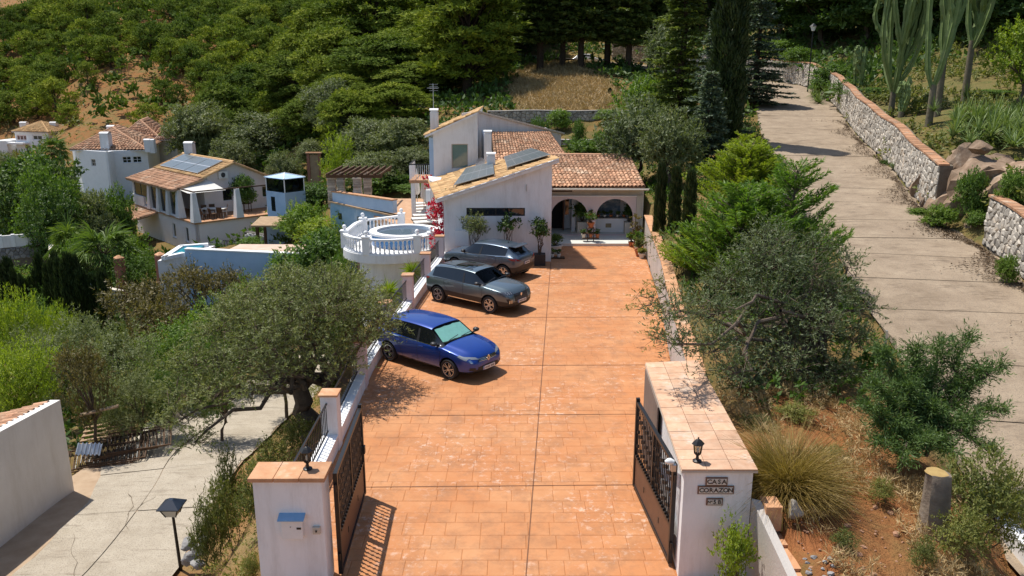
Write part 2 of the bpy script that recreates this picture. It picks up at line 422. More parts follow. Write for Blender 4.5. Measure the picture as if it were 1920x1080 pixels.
wd_ = (Y_ > 50) & (Y_ < 130) & (goldz < .3) & (X_ < 17); Zc[wd_, 0] = .18; Zc[wd_, 1] = .35
za.data.foreach_set('color', np.clip(Zc, 0, 1).ravel())
tag(link('ground', me), 'dry hillside ground of earth, straw and weeds under the trees', 'ground', kind='structure')

# sky is the world; nothing else stands there.
# ------------------------------------------------------------------ driveway
def tile_mat():
    m, nt, p = _nt('stamped_orange_concrete')
    v = coords(nt, True); r = island_rand(nt)
    col = ramp(nt, r, [(0, (.44, .178, .066)), (.5, (.465, .19, .072)), (1, (.485, .203, .079))])
    col = mixc(nt, mathn(nt, 'MULTIPLY', step(nt, noise(nt, v, .55, 6, .7), .42, .72), .6), col, (.56, .30, .145))
    col = mixc(nt, mathn(nt, 'MULTIPLY', step(nt, noise(nt, v, 1.7, 7, .75), .46, .68), .7), col, (.275, .13, .062))
    w = mathn(nt, 'MULTIPLY', step(nt, noise(nt, v, .42, 3, .6), .45, .62), step(nt, noise(nt, v, 5.5, 7, .75), .53, .64))
    col = mixc(nt, mathn(nt, 'MULTIPLY', w, .62), col, (.68, .52, .42))
    col = mixc(nt, mathn(nt, 'MULTIPLY', step(nt, noise(nt, v, .9, 4, .7, sq=(1, .35, 1)), .60, .8), .55), col, (.20, .12, .085))
    nt.links.new(col, p.inputs['Base Color']); p.inputs['Roughness'].default_value = .68; p.inputs['Specular IOR Level'].default_value = .3
    bumpn(nt, p, noise(nt, v, 16, 6, .7), .35, .02); return m
DTILE = tile_mat()
JOINT = M('driveway_joint', (.34, .14, .055), (.42, .175, .07), 4, .9, .3, 30, .1)
def lerp_poly(Y, P):
    P = np.asarray(P); return float(np.interp(Y, P[:, 1], P[:, 0]))
LEFT_E = [(-3.75, 2), (-3.85, 11.5), (-3.9, 16), (-3.95, 21.5), (-3.5, 27.6), (-3.0, 36.5), (-3.0, 60)]
RIGHT_E = [(3.5, 2), (2.72, 11.4), (2.92, 16.45), (4.02, 16.6), (4.62, 22), (5.42, 28), (6.45, 38.9), (6.45, 60)]
drive = MB().hexa([(-3.9, 2), (3.9, 2), (4.0, 16.6), (4.66, 22), (5.46, 28), (6.5, 38.9), (6.5, 43), (-3.1, 43), (-3.05, 36.5), (-3.55, 27.6), (-4.0, 21.5)], -.3, -.008).build('driveway', JOINT)
tag(drive, 'terracotta coloured driveway of stamped concrete leading to the white house', 'driveway', kind='structure')
TS = .435
def tile_geo(x0, x1, y0, y1, g=.003, b=.012, h=.008, dz=0.):
    x0 += g; x1 -= g; y0 += g; y1 -= g
    V = [(x0, y0, -.008), (x1, y0, -.008), (x1, y1, -.008), (x0, y1, -.008), (x0 + b, y0 + b, dz), (x1 - b, y0 + b, dz), (x1 - b, y1 - b, dz), (x0 + b, y1 - b, dz)]
    return V, [(4, 5, 6, 7), (0, 1, 5, 4), (1, 2, 6, 5), (2, 3, 7, 6), (3, 0, 4, 7)]
tl = []
row = 0; y = 7.2
while y < 39:
    th = TS * (1.0 if row % 3 else .78)
    xl, xr = lerp_poly(y + th / 2, LEFT_E), lerp_poly(y + th / 2, RIGHT_E)
    x = xl - random.random() * .3
    jx = .04 + (y - 12) * .0755
    while x < xr:
        w = TS * random.choice((.9, 1, 1, 1.25, 1.5)); a, b2 = max(x, xl), min(x + w, xr)
        if b2 - a > .05: tl.append((a, b2, y, y + th, random.uniform(-.0015, .0015)))
        x += w
    y += th; row += 1
tl.sort(key=lambda t: t[2])
vis = [t for t in tl if t[2] > 11.3]
near = vis[:300]; nearset = set(map(id, near))
rest = MB()
off = np.array(drive.location)
for t in tl:
    V, F = tile_geo(*t[:4], dz=t[4])
    if id(t) in nearset:
        c = np.array([(t[0] + t[1]) / 2, (t[2] + t[3]) / 2, 0])
        link('paving_tile', raw_mesh('paving_tile', np.array(V) - c, F, DTILE), drive, c - off)
    else: rest.add(*tile_geo(*t[:4], g=.001, b=.005, dz=t[4] * .6 - .002))
tag(rest.build('far_paving_tiles', DTILE, drive), kind='stuff')
jt = MB()
def strip_joint(p, q, w=.022, z=.006):
    p, q = np.array([*p, z]), np.array([*q, z]); d = q - p; n = np.array([-d[1], d[0], 0]) / np.linalg.norm(d) * w / 2
    jt.quad(p - n, q - n, q + n, p + n)
strip_joint((-.0, 8), (1.75, 35))
for yy in (14.55, 18.1, 21.6, 26.4, 31.2): strip_joint((lerp_poly(yy, LEFT_E), yy), (lerp_poly(yy, RIGHT_E), yy + .12))
jt.build('control_joint', M('tar_joint', (.13, .06, .035), (.2, .09, .045), 5, .9), drive)

# ------------------------------------------------------------------ concrete roads, cast in bays
def road_mat(name, a, b, stain, groove, moss):
    m, nt, p = _nt(name)
    v = coords(nt, True)
    col = ramp(nt, noise(nt, v, 1.1, 7, .7), [(.3, a), (.7, b)])
    col = mixc(nt, mathn(nt, 'MULTIPLY', step(nt, noise(nt, v, .5, 6, .75), .48, .72), .6), col, stain)
    gr = noise(nt, v, 1.0, 4, .7, sq=(.9, groove, .9))
    col = mixc(nt, mathn(nt, 'MULTIPLY', step(nt, gr, .56, .68), .5), col, moss)
    sp = noise(nt, v, 28, 3, .8)
    col = mixc(nt, mathn(nt, 'MULTIPLY', step(nt, sp, .52, .64), .65), col, (.14, .12, .10))
    nt.links.new(col, p.inputs['Base Color']); p.inputs['Roughness'].default_value = .92; p.inputs['Specular IOR Level'].default_value = .15
    bumpn(nt, p, mathn(nt, 'ADD', sp, gr), .5, .03); return m
CONC_R = road_mat('old_road_concrete', (.265, .20, .14), (.375, .295, .21), (.16, .115, .075), 4, (.075, .052, .036))
CONC_L = road_mat('pale_road_concrete', (.36, .31, .24), (.45, .395, .315), (.27, .22, .16), 4, (.17, .135, .10))
def strip_pts(L):
    d = np.gradient(L[:, :2], axis=0); d /= np.linalg.norm(d, axis=1)[:, None]; n = np.c_[d[:, 1], -d[:, 0]]
    s = np.r_[0, np.cumsum(np.linalg.norm(np.diff(L[:, :2], axis=0), axis=1))]
    return s, n
def road(name, label, L, mat, bay, lanes, base_mat, irregular=0., cracks=7):
    s, n = strip_pts(L)
    mb = MB()
    for i in range(len(L) - 1):
        a, b = L[i], L[i + 1]; pa, pb = [(q[:2] - nn * q[3], q[:2] + nn * q[3], q[2]) for q, nn in ((a, n[i]), (b, n[i + 1]))]
        mb.quad((*pa[0], pa[2] - .02), (*pa[1], pa[2] - .02), (*pb[1], pb[2] - .02), (*pb[0], pb[2] - .02))
    ob = mb.build(name, base_mat); tag(ob, label, 'road', kind='structure')
    def P(ss, t, z=0.):
        q = [np.interp(ss, s, L[:, k]) for k in range(4)]; nn = np.array([np.interp(ss, s, n[:, k]) for k in range(2)])
        xy = np.array(q[:2]) + nn * q[3] * t; return (*xy, q[2] + z)
    cuts = [0.]
    while cuts[-1] < s[-1]: cuts.append(cuts[-1] + bay * random.uniform(.8, 1.2))
    for i in range(len(cuts) - 1):
        a, b = cuts[i] + .018, min(cuts[i + 1], s[-1]) - .018
        if b - a < .1: continue
        for k in range(len(lanes) - 1):
            t0, t1 = lanes[k] + .006, lanes[k + 1] - .006; sl = MB(); m_ = max(2, int((b - a) / .8)); w_ = max(2, int((t1 - t0) * 4)); dz = random.uniform(-.004, .006)
            V = []
            for j in range(m_ + 1):
                for q in range(w_ + 1):
                    wob = irregular * .25 * math.sin(j * 2.1 + i * 3 + q) if q in (0, w_) and abs((t0, t1)[q > 0]) > .9 else 0
                    V.append(P(a + (b - a) * j / m_, t0 + (t1 - t0) * q / w_ + wob * .2, dz))
            F = [(j * (w_ + 1) + q, j * (w_ + 1) + q + 1, (j + 1) * (w_ + 1) + q + 1, (j + 1) * (w_ + 1) + q) for j in range(m_) for q in range(w_)]
            sl.add(V, F).build('concrete_bay', mat, ob)
    def crack(s0, t0, ds, dt, n, w=.02):
        m = MB(); p = None; a, t = s0, t0
        for i in range(n):
            a += ds * random.uniform(.5, 1.3); t += dt * random.uniform(.3, 1.4) + random.uniform(-.05, .05); t = max(-.96, min(.96, t))
            q = np.array(P(max(.1, min(s[-1] - .1, a)), t, .014))
            if p is not None:
                d = q - p; nn = np.array([-d[1], d[0], 0]); nn = nn / (np.linalg.norm(nn) + 1e-9) * w * random.uniform(.15, .5); m.quad(p - nn, q - nn, q + nn, p + nn)
            p = q
        if m.v: m.build('surface_crack', DIRTJ, ob)
    for _ in range(cracks): crack(random.uniform(4, s[-1] * .6), random.uniform(-.8, .8), random.choice((.3, -.3, .12)), random.choice((.06, -.06, .02)), random.randint(5, 14))
    return ob
DIRTJ = M('road_dirt', (.10, .08, .055), (.17, .13, .09), 4, .95)
SHOULD = M('sandy_shoulder', (.33, .23, .145), (.42, .31, .21), 2, .95, .5, 25)
road('uphill_road', 'steep weathered concrete road climbing beside the stone wall', RR, CONC_R, 2.6, (-1, 1), DIRTJ, 1.0)
road('lower_road', 'pale concrete lane running down past the low white building', RL, CONC_L, 3.4, (-1, -.12, 1), SHOULD, .6)
# beige earth shoulder between the lane and the building
sh = MB(); s_, n_ = strip_pts(RL)
for i in range(len(RL) - 1):
    q = []
    for j in (i, i + 1):
        o_ = RL[j]; w = min(1.25, max(.05, 1.25 - max(0, o_[1] - 23) * .45)); e = o_[:2] - n_[j] * o_[3]
        q.append(((*(e - n_[j] * w), o_[2] + .03), (*e, o_[2] - .016)))
    sh.quad(q[0][0], q[0][1], q[1][1], q[1][0])
tag(sh.build('road_shoulder', SHOULD), 'sandy earth shoulder between the pale lane and the low white building', 'road shoulder', kind='structure')
# ------------------------------------------------------------------ builders for buildings
class Wall:
    """wall whose outer face runs p0 -> p1 with the outside on the right hand of that walk"""
    def __init__(s, p0, p1, z0, za, zb=None, th=.25):
        s.p0, s.p1 = np.array(p0[:2], float), np.array(p1[:2], float); s.L = np.linalg.norm(s.p1 - s.p0)
        s.d = (s.p1 - s.p0) / s.L; s.n = np.array([s.d[1], -s.d[0]]); s.z0, s.za, s.zb, s.th = z0, za, za if zb is None else zb, th
        s.holes = []
    def top(s, a): return s.za + (s.zb - s.za) * a / s.L
    def P(s, a, out=0.): return s.p0 + s.d * a + s.n * out
    def hole(s, a, b, z0, z1): s.holes.append((a, b, z0, z1)); return s
    def emit(s, mb, m=0):
        cs = sorted({0, s.L} | {h[i] for h in s.holes for i in (0, 1)})
        zs = sorted({s.z0} | {h[i] for h in s.holes for i in (2, 3)})
        for i in range(len(cs) - 1):
            a, b = cs[i], cs[i + 1]; run = None
            for k in range(len(zs)):
                last = k == len(zs) - 1
                zl = zs[k]; zh = None if last else zs[k + 1]
                solid = not any(h[0] <= a + 1e-6 and h[1] >= b - 1e-6 and h[2] <= zl + 1e-6 and h[3] >= (zh if zh else zl + 1e9) - 1e-6 for h in s.holes)
                if solid and run is None: run = zl
                if (not solid or last) and run is not None:
                    t = [zl] * 4 if not solid else [s.top(a), s.top(b), s.top(b), s.top(a)]
                    mb.hexa([s.P(a), s.P(b), s.P(b, -s.th), s.P(a, -s.th)], run, t, m); run = None
        return mb
def rect_window(t, w, a, b, z0, z1, fm, gm, cols=2, rows=1, fw=.06, rec=.09, sill=None, name='window', gname='pane'):
    """cuts the hole in wall w and fills it with a frame part carrying its panes"""
    w.hole(a, b, z0, z1); mb = MB(); o0, o1 = -rec, -rec - .05
    def bx(m, a0, a1, y0, y1, q0=o0, q1=o1): m.hexa([w.P(a0, q0), w.P(a1, q0), w.P(a1, q1), w.P(a0, q1)], y0, y1)
    bx(mb, a, a + fw, z0, z1); bx(mb, b - fw, b, z0, z1); bx(mb, a + fw, b - fw, z0, z0 + fw); bx(mb, a + fw, b - fw, z1 - fw, z1)
    for i in range(1, cols):
        c = a + (b - a) * i / cols; bx(mb, c - fw * .4, c + fw * .4, z0 + fw, z1 - fw)
    for i in range(1, rows):
        c = z0 + (z1 - z0) * i / rows; bx(mb, a + fw, b - fw, c - fw * .3, c + fw * .3, o0 - .004, o1 + .004)
    fr = mb.build(name, fm, t)
    for i in range(cols):
        g = MB(); bx(g, a + (b - a) * i / cols + fw * .5, a + (b - a) * (i + 1) / cols - fw * .5, z0 + fw * .5, z1 - fw * .5, o0 - .02, o0 - .03)
        g.build(gname, gm, fr)
    if sill is not None:
        sm = MB(); sm.hexa([w.P(a - .05, .05), w.P(b + .05, .05), w.P(b + .05, -rec), w.P(a - .05, -rec)], z0 - .06, z0 - .004); sm.build('window_sill', sill, fr)
    return fr
_tile_cache = {}
def barrel(L, r0, r1, n=6):
    V = []; F = []
    for x, r in ((0, r0), (L, r1)):
        for j in range(n + 1):
            t = math.pi * j / n; V.append((x, math.cos(t) * r, math.sin(t) * r * .85))
    for j in range(n): F.append((j, j + 1, n + 2 + j, n + 1 + j))
    # thickness at the lower end
    for j in range(n + 1):
        t = math.pi * j / n; V.append((0, math.cos(t) * (r0 - .02), math.sin(t) * (r0 - .02) * .85))
    b = 2 * (n + 1)
    for j in range(n): F.append((j + 1, j, b + j, b + j + 1))
    return np.array(V), F
def tiled_roof(t, name, line, n, mat, bed_mat, tile_len=.40, pitch_r=.09, single=0, thick=.12, edge_mat=None, jitter=1., seed=0, under=None):
    """line(u) -> (eave point, ridge point) for u in 0..1; cover tiles in n rows down the slope on a mortar bed;
    the first `single` tiles counted from the eave are parts of their own"""
    rg = random.Random(seed)
    bed = MB(); em = edge_mat or bed_mat
    U = [i / 12 for i in range(13)]
    top = [[np.array(q, float) for q in line(u)] for u in U]
    for i in range(12):
        a, b = top[i], top[i + 1]; dz = np.array([0, 0, thick])
        bed.quad(a[0], b[0], b[1], a[1], m=0); bed.quad(a[1] - dz, b[1] - dz, b[0] - dz, a[0] - dz, m=1)
        bed.quad(a[0] - dz, b[0] - dz, b[0], a[0], m=1); bed.quad(b[1] - dz, a[1] - dz, a[1], b[1], m=1)
    for k, i in ((0, 0), (1, 12)):
        q = top[i]; dz = np.array([0, 0, thick]); f = [q[0], q[1], q[1] - dz, q[0] - dz]; bed.quad(*(f if k == 0 else f[::-1]), m=1)
    ob = bed.build(name, [bed_mat, em], t)
    tiles = []
    for i in range(n):
        e, r = [np.array(q, float) for q in line((i + .5) / n)]
        e2, _ = [np.array(q, float) for q in line(min(1, (i + .5) / n + .02))]
        d = r - e; Ln = np.linalg.norm(d); d /= Ln; a = e2 - e; 
        nn = np.cross(a, d); nn /= np.linalg.norm(nn); nn = nn if nn[2] > 0 else -nn; sy = np.cross(nn, d)
        m = max(1, int(round(Ln / (tile_len * .86))))
        for k in range(m):
            p = e + d * (Ln * k / m - (.05 if k == 0 else 0)); 
            tilt = .045; dd = d + nn * -tilt; dd /= np.linalg.norm(dd); n2 = np.cross(dd, sy)
            ya = rg.uniform(-.03, .03) * jitter; dd = dd * math.cos(ya) + sy * math.sin(ya); s2 = np.cross(n2, dd)
            tiles.append((k, np.c_[dd, s2, n2], p + nn * (.018 + .02 * rg.random() * jitter) + sy * rg.uniform(-.008, .008)))
    tiles.sort(key=lambda q: q[0])
    V, F = barrel(tile_len * 1.05, pitch_r, pitch_r * .8)
    off = np.array(root_of(t).location)
    me = raw_mesh('roof_tile', V, F, mat, smooth=False)
    for q in tiles[:single]:
        o = link('roof_tile', me, ob)
        mm = Matrix.Identity(4)
        for i in range(3):
            for j in range(3): mm[i][j] = q[1][i, j]
            mm[i][3] = q[2][i] - off[i]
        o.matrix_basis = mm
    if len(tiles) > single:
        Vs = np.concatenate([V @ q[1].T + q[2] for q in tiles[single:]]) - off
        Fa = np.array(F); Fs = np.concatenate([Fa + i * len(V) for i in range(len(tiles) - single)])
        tag(link('tile_rows', raw_mesh('tile_rows', Vs, Fs, mat), ob), kind='stuff')
    return ob
def bilin(fl, fr, bl, br):
    fl, fr, bl, br = map(np.array, (fl, fr, bl, br))
    return lambda u: (fl + (fr - fl) * u, bl + (br - bl) * u)
def voronoi_cells(L, Hf, cell, rg, asp=1.25, jit=.42):
    """irregular rubble cells in the (s, t) plane of a wall"""
    rows = int(max(Hf(0), Hf(L * .5), Hf(L)) / (cell / asp)) + 3; cols = int(L / cell) + 3
    P = {}
    for i in range(-1, rows):
        for j in range(-1, cols):
            P[i, j] = ((j + .5 + (i % 2) * .5 + rg.uniform(-jit, jit)) * cell, (i + .5 + rg.uniform(-jit, jit)) * cell / asp)
    out = []
    for (i, j), c in P.items():
        if not (0 < c[0] < L and 0 < c[1] < Hf(c[0])): continue
        poly = [(c[0] - 2 * cell, c[1] - 2 * cell), (c[0] + 2 * cell, c[1] - 2 * cell), (c[0] + 2 * cell, c[1] + 2 * cell), (c[0] - 2 * cell, c[1] + 2 * cell)]
        for di in (-2, -1, 0, 1, 2):
            for dj in (-2, -1, 0, 1, 2):
                q = P.get((i + di, j + dj))
                if q is None or (di == 0 and dj == 0): continue
                mx, my, nx_, ny_ = (c[0] + q[0]) / 2, (c[1] + q[1]) / 2, q[0] - c[0], q[1] - c[1]
                new = []; f = lambda p: (p[0] - mx) * nx_ + (p[1] - my) * ny_
                for k in range(len(poly)):
                    a, b = poly[k], poly[(k + 1) % len(poly)]; fa, fb = f(a), f(b)
                    if fa <= 0: new.append(a)
                    if (fa < 0) != (fb < 0):
                        tt = fa / (fa - fb); new.append((a[0] + (b[0] - a[0]) * tt, a[1] + (b[1] - a[1]) * tt))
                poly = new
                if len(poly) < 3: break
            if len(poly) < 3: break
        poly = [(min(max(p[0], 0), L), min(max(p[1], 0), Hf(p[0]))) for p in poly]
        if len(poly) >= 3: out.append((c, poly))
    return out
def stone_wall(t, line, Hf, cell, mat, mortar, th=.5, single=300, key=None, seed=1, proud=.055, batter=.0, name='wall_core', face=1, pname='stone'):
    """line: polyline (x, y, z base); visible side is on the right of the walk when face=1"""
    rg = random.Random(seed); L3 = np.array(line, float)
    s = np.r_[0, np.cumsum(np.linalg.norm(np.diff(L3[:, :2], axis=0), axis=1))]; L = s[-1]
    d = np.gradient(L3[:, :2], axis=0); d /= np.linalg.norm(d, axis=1)[:, None]; N = np.c_[d[:, 1], -d[:, 0]] * face
    def P(a, h, o=0.):
        q = [np.interp(a, s, L3[:, k]) for k in range(3)]; n = np.array([np.interp(a, s, N[:, k]) for k in range(2)])
        return np.array([q[0] + n[0] * (o - batter * h), q[1] + n[1] * (o - batter * h), q[2] + h])
    core = MB(); st = sorted(set([L * i / max(4, int(L / .7)) for i in range(max(4, int(L / .7)) + 1)]))
    for a, b in zip(st[:-1], st[1:]):
        q = [P(a, -.5), P(b, -.5), P(b, Hf(b)), P(a, Hf(a))]; r = [P(a, -.5, -th), P(b, -.5, -th), P(b, Hf(b), -th), P(a, Hf(a), -th)]
        fl = 1 if face == 1 else -1
        for f in ((q[0], q[1], q[2], q[3]), (q[3], q[2], r[2], r[3]), (r[1], r[0], r[3], r[2])): core.quad(*f[::fl])
    core.quad(P(0, -.5), P(0, Hf(0)), P(0, Hf(0), -th), P(0, -.5, -th)); core.quad(P(L, -.5), P(L, -.5, -th), P(L, Hf(L), -th), P(L, Hf(L)))
    ob = core.build(name, mortar, t)
    cells = voronoi_cells(L, Hf, cell, rg)
    if key: cells.sort(key=lambda q: key(P(*q[0])))
    rest = MB(); off = np.array(root_of(t).location)
    for i, (c, poly) in enumerate(cells):
        cx, cy = sum(p[0] for p in poly) / len(poly), sum(p[1] for p in poly) / len(poly)
        pr = proud * rg.uniform(.5, 1.4); g = .93; n = len(poly)
        V = []
        for sc_, o_ in ((g, .002), (g * .94, pr * .6), (g * .68, pr)):
            V += [P(cx + (p[0] - cx) * sc_, cy + (p[1] - cy) * sc_, o_ * (1 + rg.uniform(-.18, .18) if o_ > .01 else 1)) for p in poly]
        V.append(P(cx + rg.uniform(-.02, .02), cy, pr * rg.uniform(.95, 1.15)))
        F = []
        for r_ in (0, 1):
            F += [(r_ * n + k, r_ * n + (k + 1) % n, (r_ + 1) * n + (k + 1) % n, (r_ + 1) * n + k) for k in range(n)]
        F += [(2 * n + k, 2 * n + (k + 1) % n, 3 * n) for k in range(n)]
        if face != 1: F = [f[::-1] for f in F]
        if i < single:
            V = np.array(V); cc = V.mean(0); link(pname, raw_mesh(pname, V - cc, F, mat), ob, cc - off)
        else: rest.add(V, F)
    if rest.v: tag(rest.build('small_stones', mat, ob), kind='stuff')
    return ob, P, L
def arch_wall(mb, w, arches, m=0, n=14):
    """wall w with round headed openings (centre, half width, spring height, foot height)"""
    cuts = {0, w.L}
    for c, hw, zs, zf in arches: cuts |= {c + hw * math.cos(math.pi * k / n) for k in range(n + 1)}
    cuts = sorted(cuts)
    for a, b in zip(cuts[:-1], cuts[1:]):
        mid = (a + b) / 2; ar = [q for q in arches if abs(mid - q[0]) < q[1]]
        if not ar: mb.hexa([w.P(a), w.P(b), w.P(b, -w.th), w.P(a, -w.th)], w.z0, w.za, m)
        else:
            c, hw, zs, zf = ar[0]; f = lambda x: zs + math.sqrt(max(0, hw * hw - (x - c) ** 2))
            mb.hexa([w.P(a), w.P(b), w.P(b, -w.th), w.P(a, -w.th)], [f(a), f(b), f(b), f(a)], w.za, m)
            if zf > w.z0: mb.hexa([w.P(a), w.P(b), w.P(b, -w.th), w.P(a, -w.th)], w.z0, zf, m)
def solar_panel(t, c0, c1, c2, c3, cols, rows, name='solar_panel', lift=.10, hl=1.0):
    """c0 c1 lower edge, c3 c2 upper edge"""
    c0, c1, c2, c3 = [np.array(c, float) + (0, 0, lift) for c in (c0, c1, c2, c3)]
    fr = MB(); dz = np.array([0, 0, .04])
    fr.add([c0 - dz, c1 - dz, c2 - dz, c3 - dz, c0, c1, c2, c3], [(3, 2, 1, 0), (4, 5, 6, 7), (0, 1, 5, 4), (1, 2, 6, 5), (2, 3, 7, 6), (3, 0, 4, 7)])
    for p in (c0, c1, c2, c3): fr.bar(p - (0, 0, lift + .03), p - dz, .04)
    o = fr.build(name, ALU, t)
    L = lambda u, v: (c0 * (1 - u) + c1 * u) * (1 - v) + (c3 * (1 - u) + c2 * u) * v + np.array([0, 0, .006])
    for i in range(cols):
        for j in range(rows):
            g = .022; MB().quad(L((i + g) / cols, (j + g * 2) / rows), L((i + 1 - g) / cols, (j + g * 2) / rows), L((i + 1 - g) / cols, (j + 1 - g * 2) / rows), L((i + g) / cols, (j + 1 - g * 2) / rows)).build('solar_cell', SOLAR, o)
    return o
def chimney(t, x, y, z0, z1, w, d, mat=None):
    m = MB(); mat = mat or WHITE
    m.box(x - w / 2, x + w / 2, y - d / 2, y + d / 2, z0, z1 - .12)
    m.box(x - w / 2 + .03, x + w / 2 - .03, y - d / 2 + .03, y + d / 2 - .03, z1 - .12, z1 - .03)
    V, F = barrel(w + .06, d / 2 + .02, d / 2 + .02, 8); m.add([(v[0] + x - w / 2 - .03, v[1] + y, v[2] * .5 + z1 - .03) for v in V], F)
    return m.build('chimney', mat, t)

# ------------------------------------------------------------------ the white house at the end of the driveway
HX = lambda px, Y: at(px, 300, Y)[0]
house = thing('white_house', 'white villa with tiled roofs and twin arched porch at the end of the driveway', 'house', (0, 42, 0))
# front block under the single slope
FL, FRt = np.array([-3.04, 35.27]), np.array([1.77, 35.27])
zA = lambda x: 2.87 + .33 * (x + 3.04)
wf = Wall(FL, FRt, -.3, zA(-3.04), zA(1.77))
bm_ = rect_window(house, wf, 1.0, 3.62, 2.08, 2.45, IRON, GLASSD, cols=2, fw=.055, rec=.05, name='slot_window')
m = MB(); wf.emit(m)
wr = Wall((1.77, 35.52), (1.77, 45.0), -.3, 3.6); wr.emit(m)
m.hexa([(-3.04, 35.52), (-2.8, 35.52), (-4.2, 45.8), (-4.45, 45.8)], -.3, [zA(-3.04), zA(-2.8), 2.6, 2.5])
m.build('front_block', WHITE, house)
def lineA(u):
    Y = 34.95 + u * 10.65; xl = -3.3 - 1.45 * u
    if Y < 39.2: xr = 2.05 - .55 * (Y - 34.95) / 4.25
    else: xr = 1.5 - 3.3 * (Y - 39.2) / 6.4
    return (xl, Y, zA(xl) + .06), (xr, Y, zA(xr) + .06)
tiled_roof(house, 'sloped_roof', lineA, 46, ROOFS, ROOFU, .42, .10, single=0, edge_mat=WHITE, seed=3, jitter=2.2)
# verge tiles along the white front edge
vg = MB()
for i in range(22):
    x0 = -3.3 + 5.35 * i / 22; x1 = -3.3 + 5.35 * (i + .96) / 22
    vg.hexa([(x0, 34.88), (x1, 34.88), (x1, 35.06), (x0, 35.06)], [zA(x0) + .075, zA(x1) + .075] * 1 + [zA(x1) + .075, zA(x0) + .075], [zA(x0) + .13 + .02 * (i % 2), zA(x1) + .13 + .02 * (i % 2), zA(x1) + .13, zA(x0) + .13])
vg.build('verge', WHITE2, house)
def on_A(px, py):
    d = ray(px, py); k = (2.93 + .33 * 3.04 - CAM_H) / (d[2] - .33 * d[0]); return d * k + np.array([0, 0, CAM_H])
for q, lab in ((((851, 357), (927, 336), (924, 313), (874, 324)), None), (((951, 324), (1031, 300), (996, 287), (945, 303)), None)):
    solar_panel(house, *[on_A(*p) for p in q], 5, 2, lift=.27)
chimney(house, *on_A(921, 316)[:2], 3.0, 4.35, .42, .42); p_ = on_A(914, 312); chimney(house, p_[0] - .02, p_[1] + 1.6, 3.0, at(914, 246, p_[1] + 1.6)[2], .40, .42)
# satellite dish beside the chimneys
sd = MB(); c_ = np.array([at(900, 306, 43.5)[0], 43.5, at(900, 306, 43.5)[2]])
ax = np.array([-.55, -.75, .35]); ax /= np.linalg.norm(ax); e1 = np.cross(ax, (0, 0, 1.)); e1 /= np.linalg.norm(e1); e2 = np.cross(e1, ax)
Vd = [c_ - ax * .08]; Fd = []
for r_ in (.16, .32):
    for k in range(12): t_ = k * math.pi / 6; Vd.append(c_ + (e1 * math.cos(t_) + e2 * math.sin(t_)) * r_ + ax * (r_ / .32) ** 2 * .07 - ax * .08)
Fd += [(0, 1 + k, 1 + (k + 1) % 12) for k in range(12)] + [(1 + k, 13 + k, 13 + (k + 1) % 12, 1 + (k + 1) % 12) for k in range(12)]
sd.add(Vd, Fd); sd.bar(c_ - (0, 0, .9), c_ - ax * .09, .04); sd.build('satellite_dish', plain('dish_grey', (.22, .22, .23), .5), house)
# tall block behind, with its green window
TY = 46.0
wt = Wall((-4.5, TY), (-1.96, TY), -.3, 5.0, 6.1)
rect_window(house, wt, 1.03, 1.98, 3.04, 4.44, GREYW, GLASSG, cols=1, fw=.05, rec=.10)
m = MB(); wt.emit(m)
for w_ in (Wall((-4.5, 54), (-4.5, TY + .25), -.3, 5.0), Wall((-1.96, TY + .25), (-1.96, 54), 2, 6.1)): w_.emit(m)
m.build('tall_block', WHITE, house)
for q in ((-4.75, 46.1, 46.35), (-4.66, 48.2, 49.6)): MB().box(q[0], -4.502, q[1], q[2], 2.4, 4.8).build('pale_blue_pilaster', BLUEW, house)
tiled_roof(house, 'tall_block_roof', lambda u: ((-4.95, 45.75 + 8.2 * u, 4.92), (-1.95, 45.75 + 8.2 * u, 6.22)), 36, ROOFS, ROOFU, .42, .10, edge_mat=WHITE, seed=4, jitter=1.6)
chimney(house, at(815, 245, 46.9)[0], 46.9, 4.8, at(815, 206, 46.9)[2], .45, .5)
# roof aerial on the tall chimney
an = MB(); q = at(813, 206, 48.0); an.bar((q[0], 48, 5.2), (q[0], 48, q[2] + 1.5), .035)
for i in range(5): an.bar((q[0] - .32, 48 - .3 + i * .15, q[2] + 1.25), (q[0] + .32, 48 - .3 + i * .15, q[2] + 1.25), .02)
an.bar((q[0], 47.6, q[2] + 1.25), (q[0], 48.4, q[2] + 1.25), .02)
for i in range(4): an.bar((q[0] - .25, 48.3, q[2] + 1.1 + i * .12), (q[0] + .25, 48.3, q[2] + 1.1 + i * .12), .015)
an.build('roof_aerial', ALU, house)
# oblique gable behind
g0, g1 = at(895, 209, 48.0), at(1052, 249, 53.3)
wg = Wall(g0, g1, 1.0, g0[2], g1[2]); m = MB(); wg.emit(m); w2 = Wall(g1, g1 + (-.8, 6, 0), .5, g1[2]); w2.emit(m); m.build('gable_wall', WHITE, house)
gb = np.array([-.9, 6.0, -1.2])
m = MB(); o_ = np.array([.05, -.12, .06]); e_ = (g1 - g0) * .04
for i in range(16):
    a_, b_ = g0 + (g1 + e_ - g0) * (i / 16) + o_, g0 + (g1 + e_ - g0) * ((i + .95) / 16) + o_
    m.add([a_, b_, b_ + gb, a_ + gb, a_ - (0, 0, .11), b_ - (0, 0, .11), b_ + gb - (0, 0, .11), a_ + gb - (0, 0, .11)], [(0, 1, 2, 3), (7, 6, 5, 4), (0, 4, 5, 1), (1, 5, 6, 2), (3, 2, 6, 7), (0, 3, 7, 4)])
m.build('gable_coping', CREAM, house)
gq = at(866, 212, 48.6); m = MB(); m.hexa([(gq[0], 48.3), (g0[0], 48.2), (g0[0], 48.5), (gq[0], 48.6)], 5.2, [gq[2], g0[2], g0[2], gq[2]]); m.build('gable_return', WHITE, house)
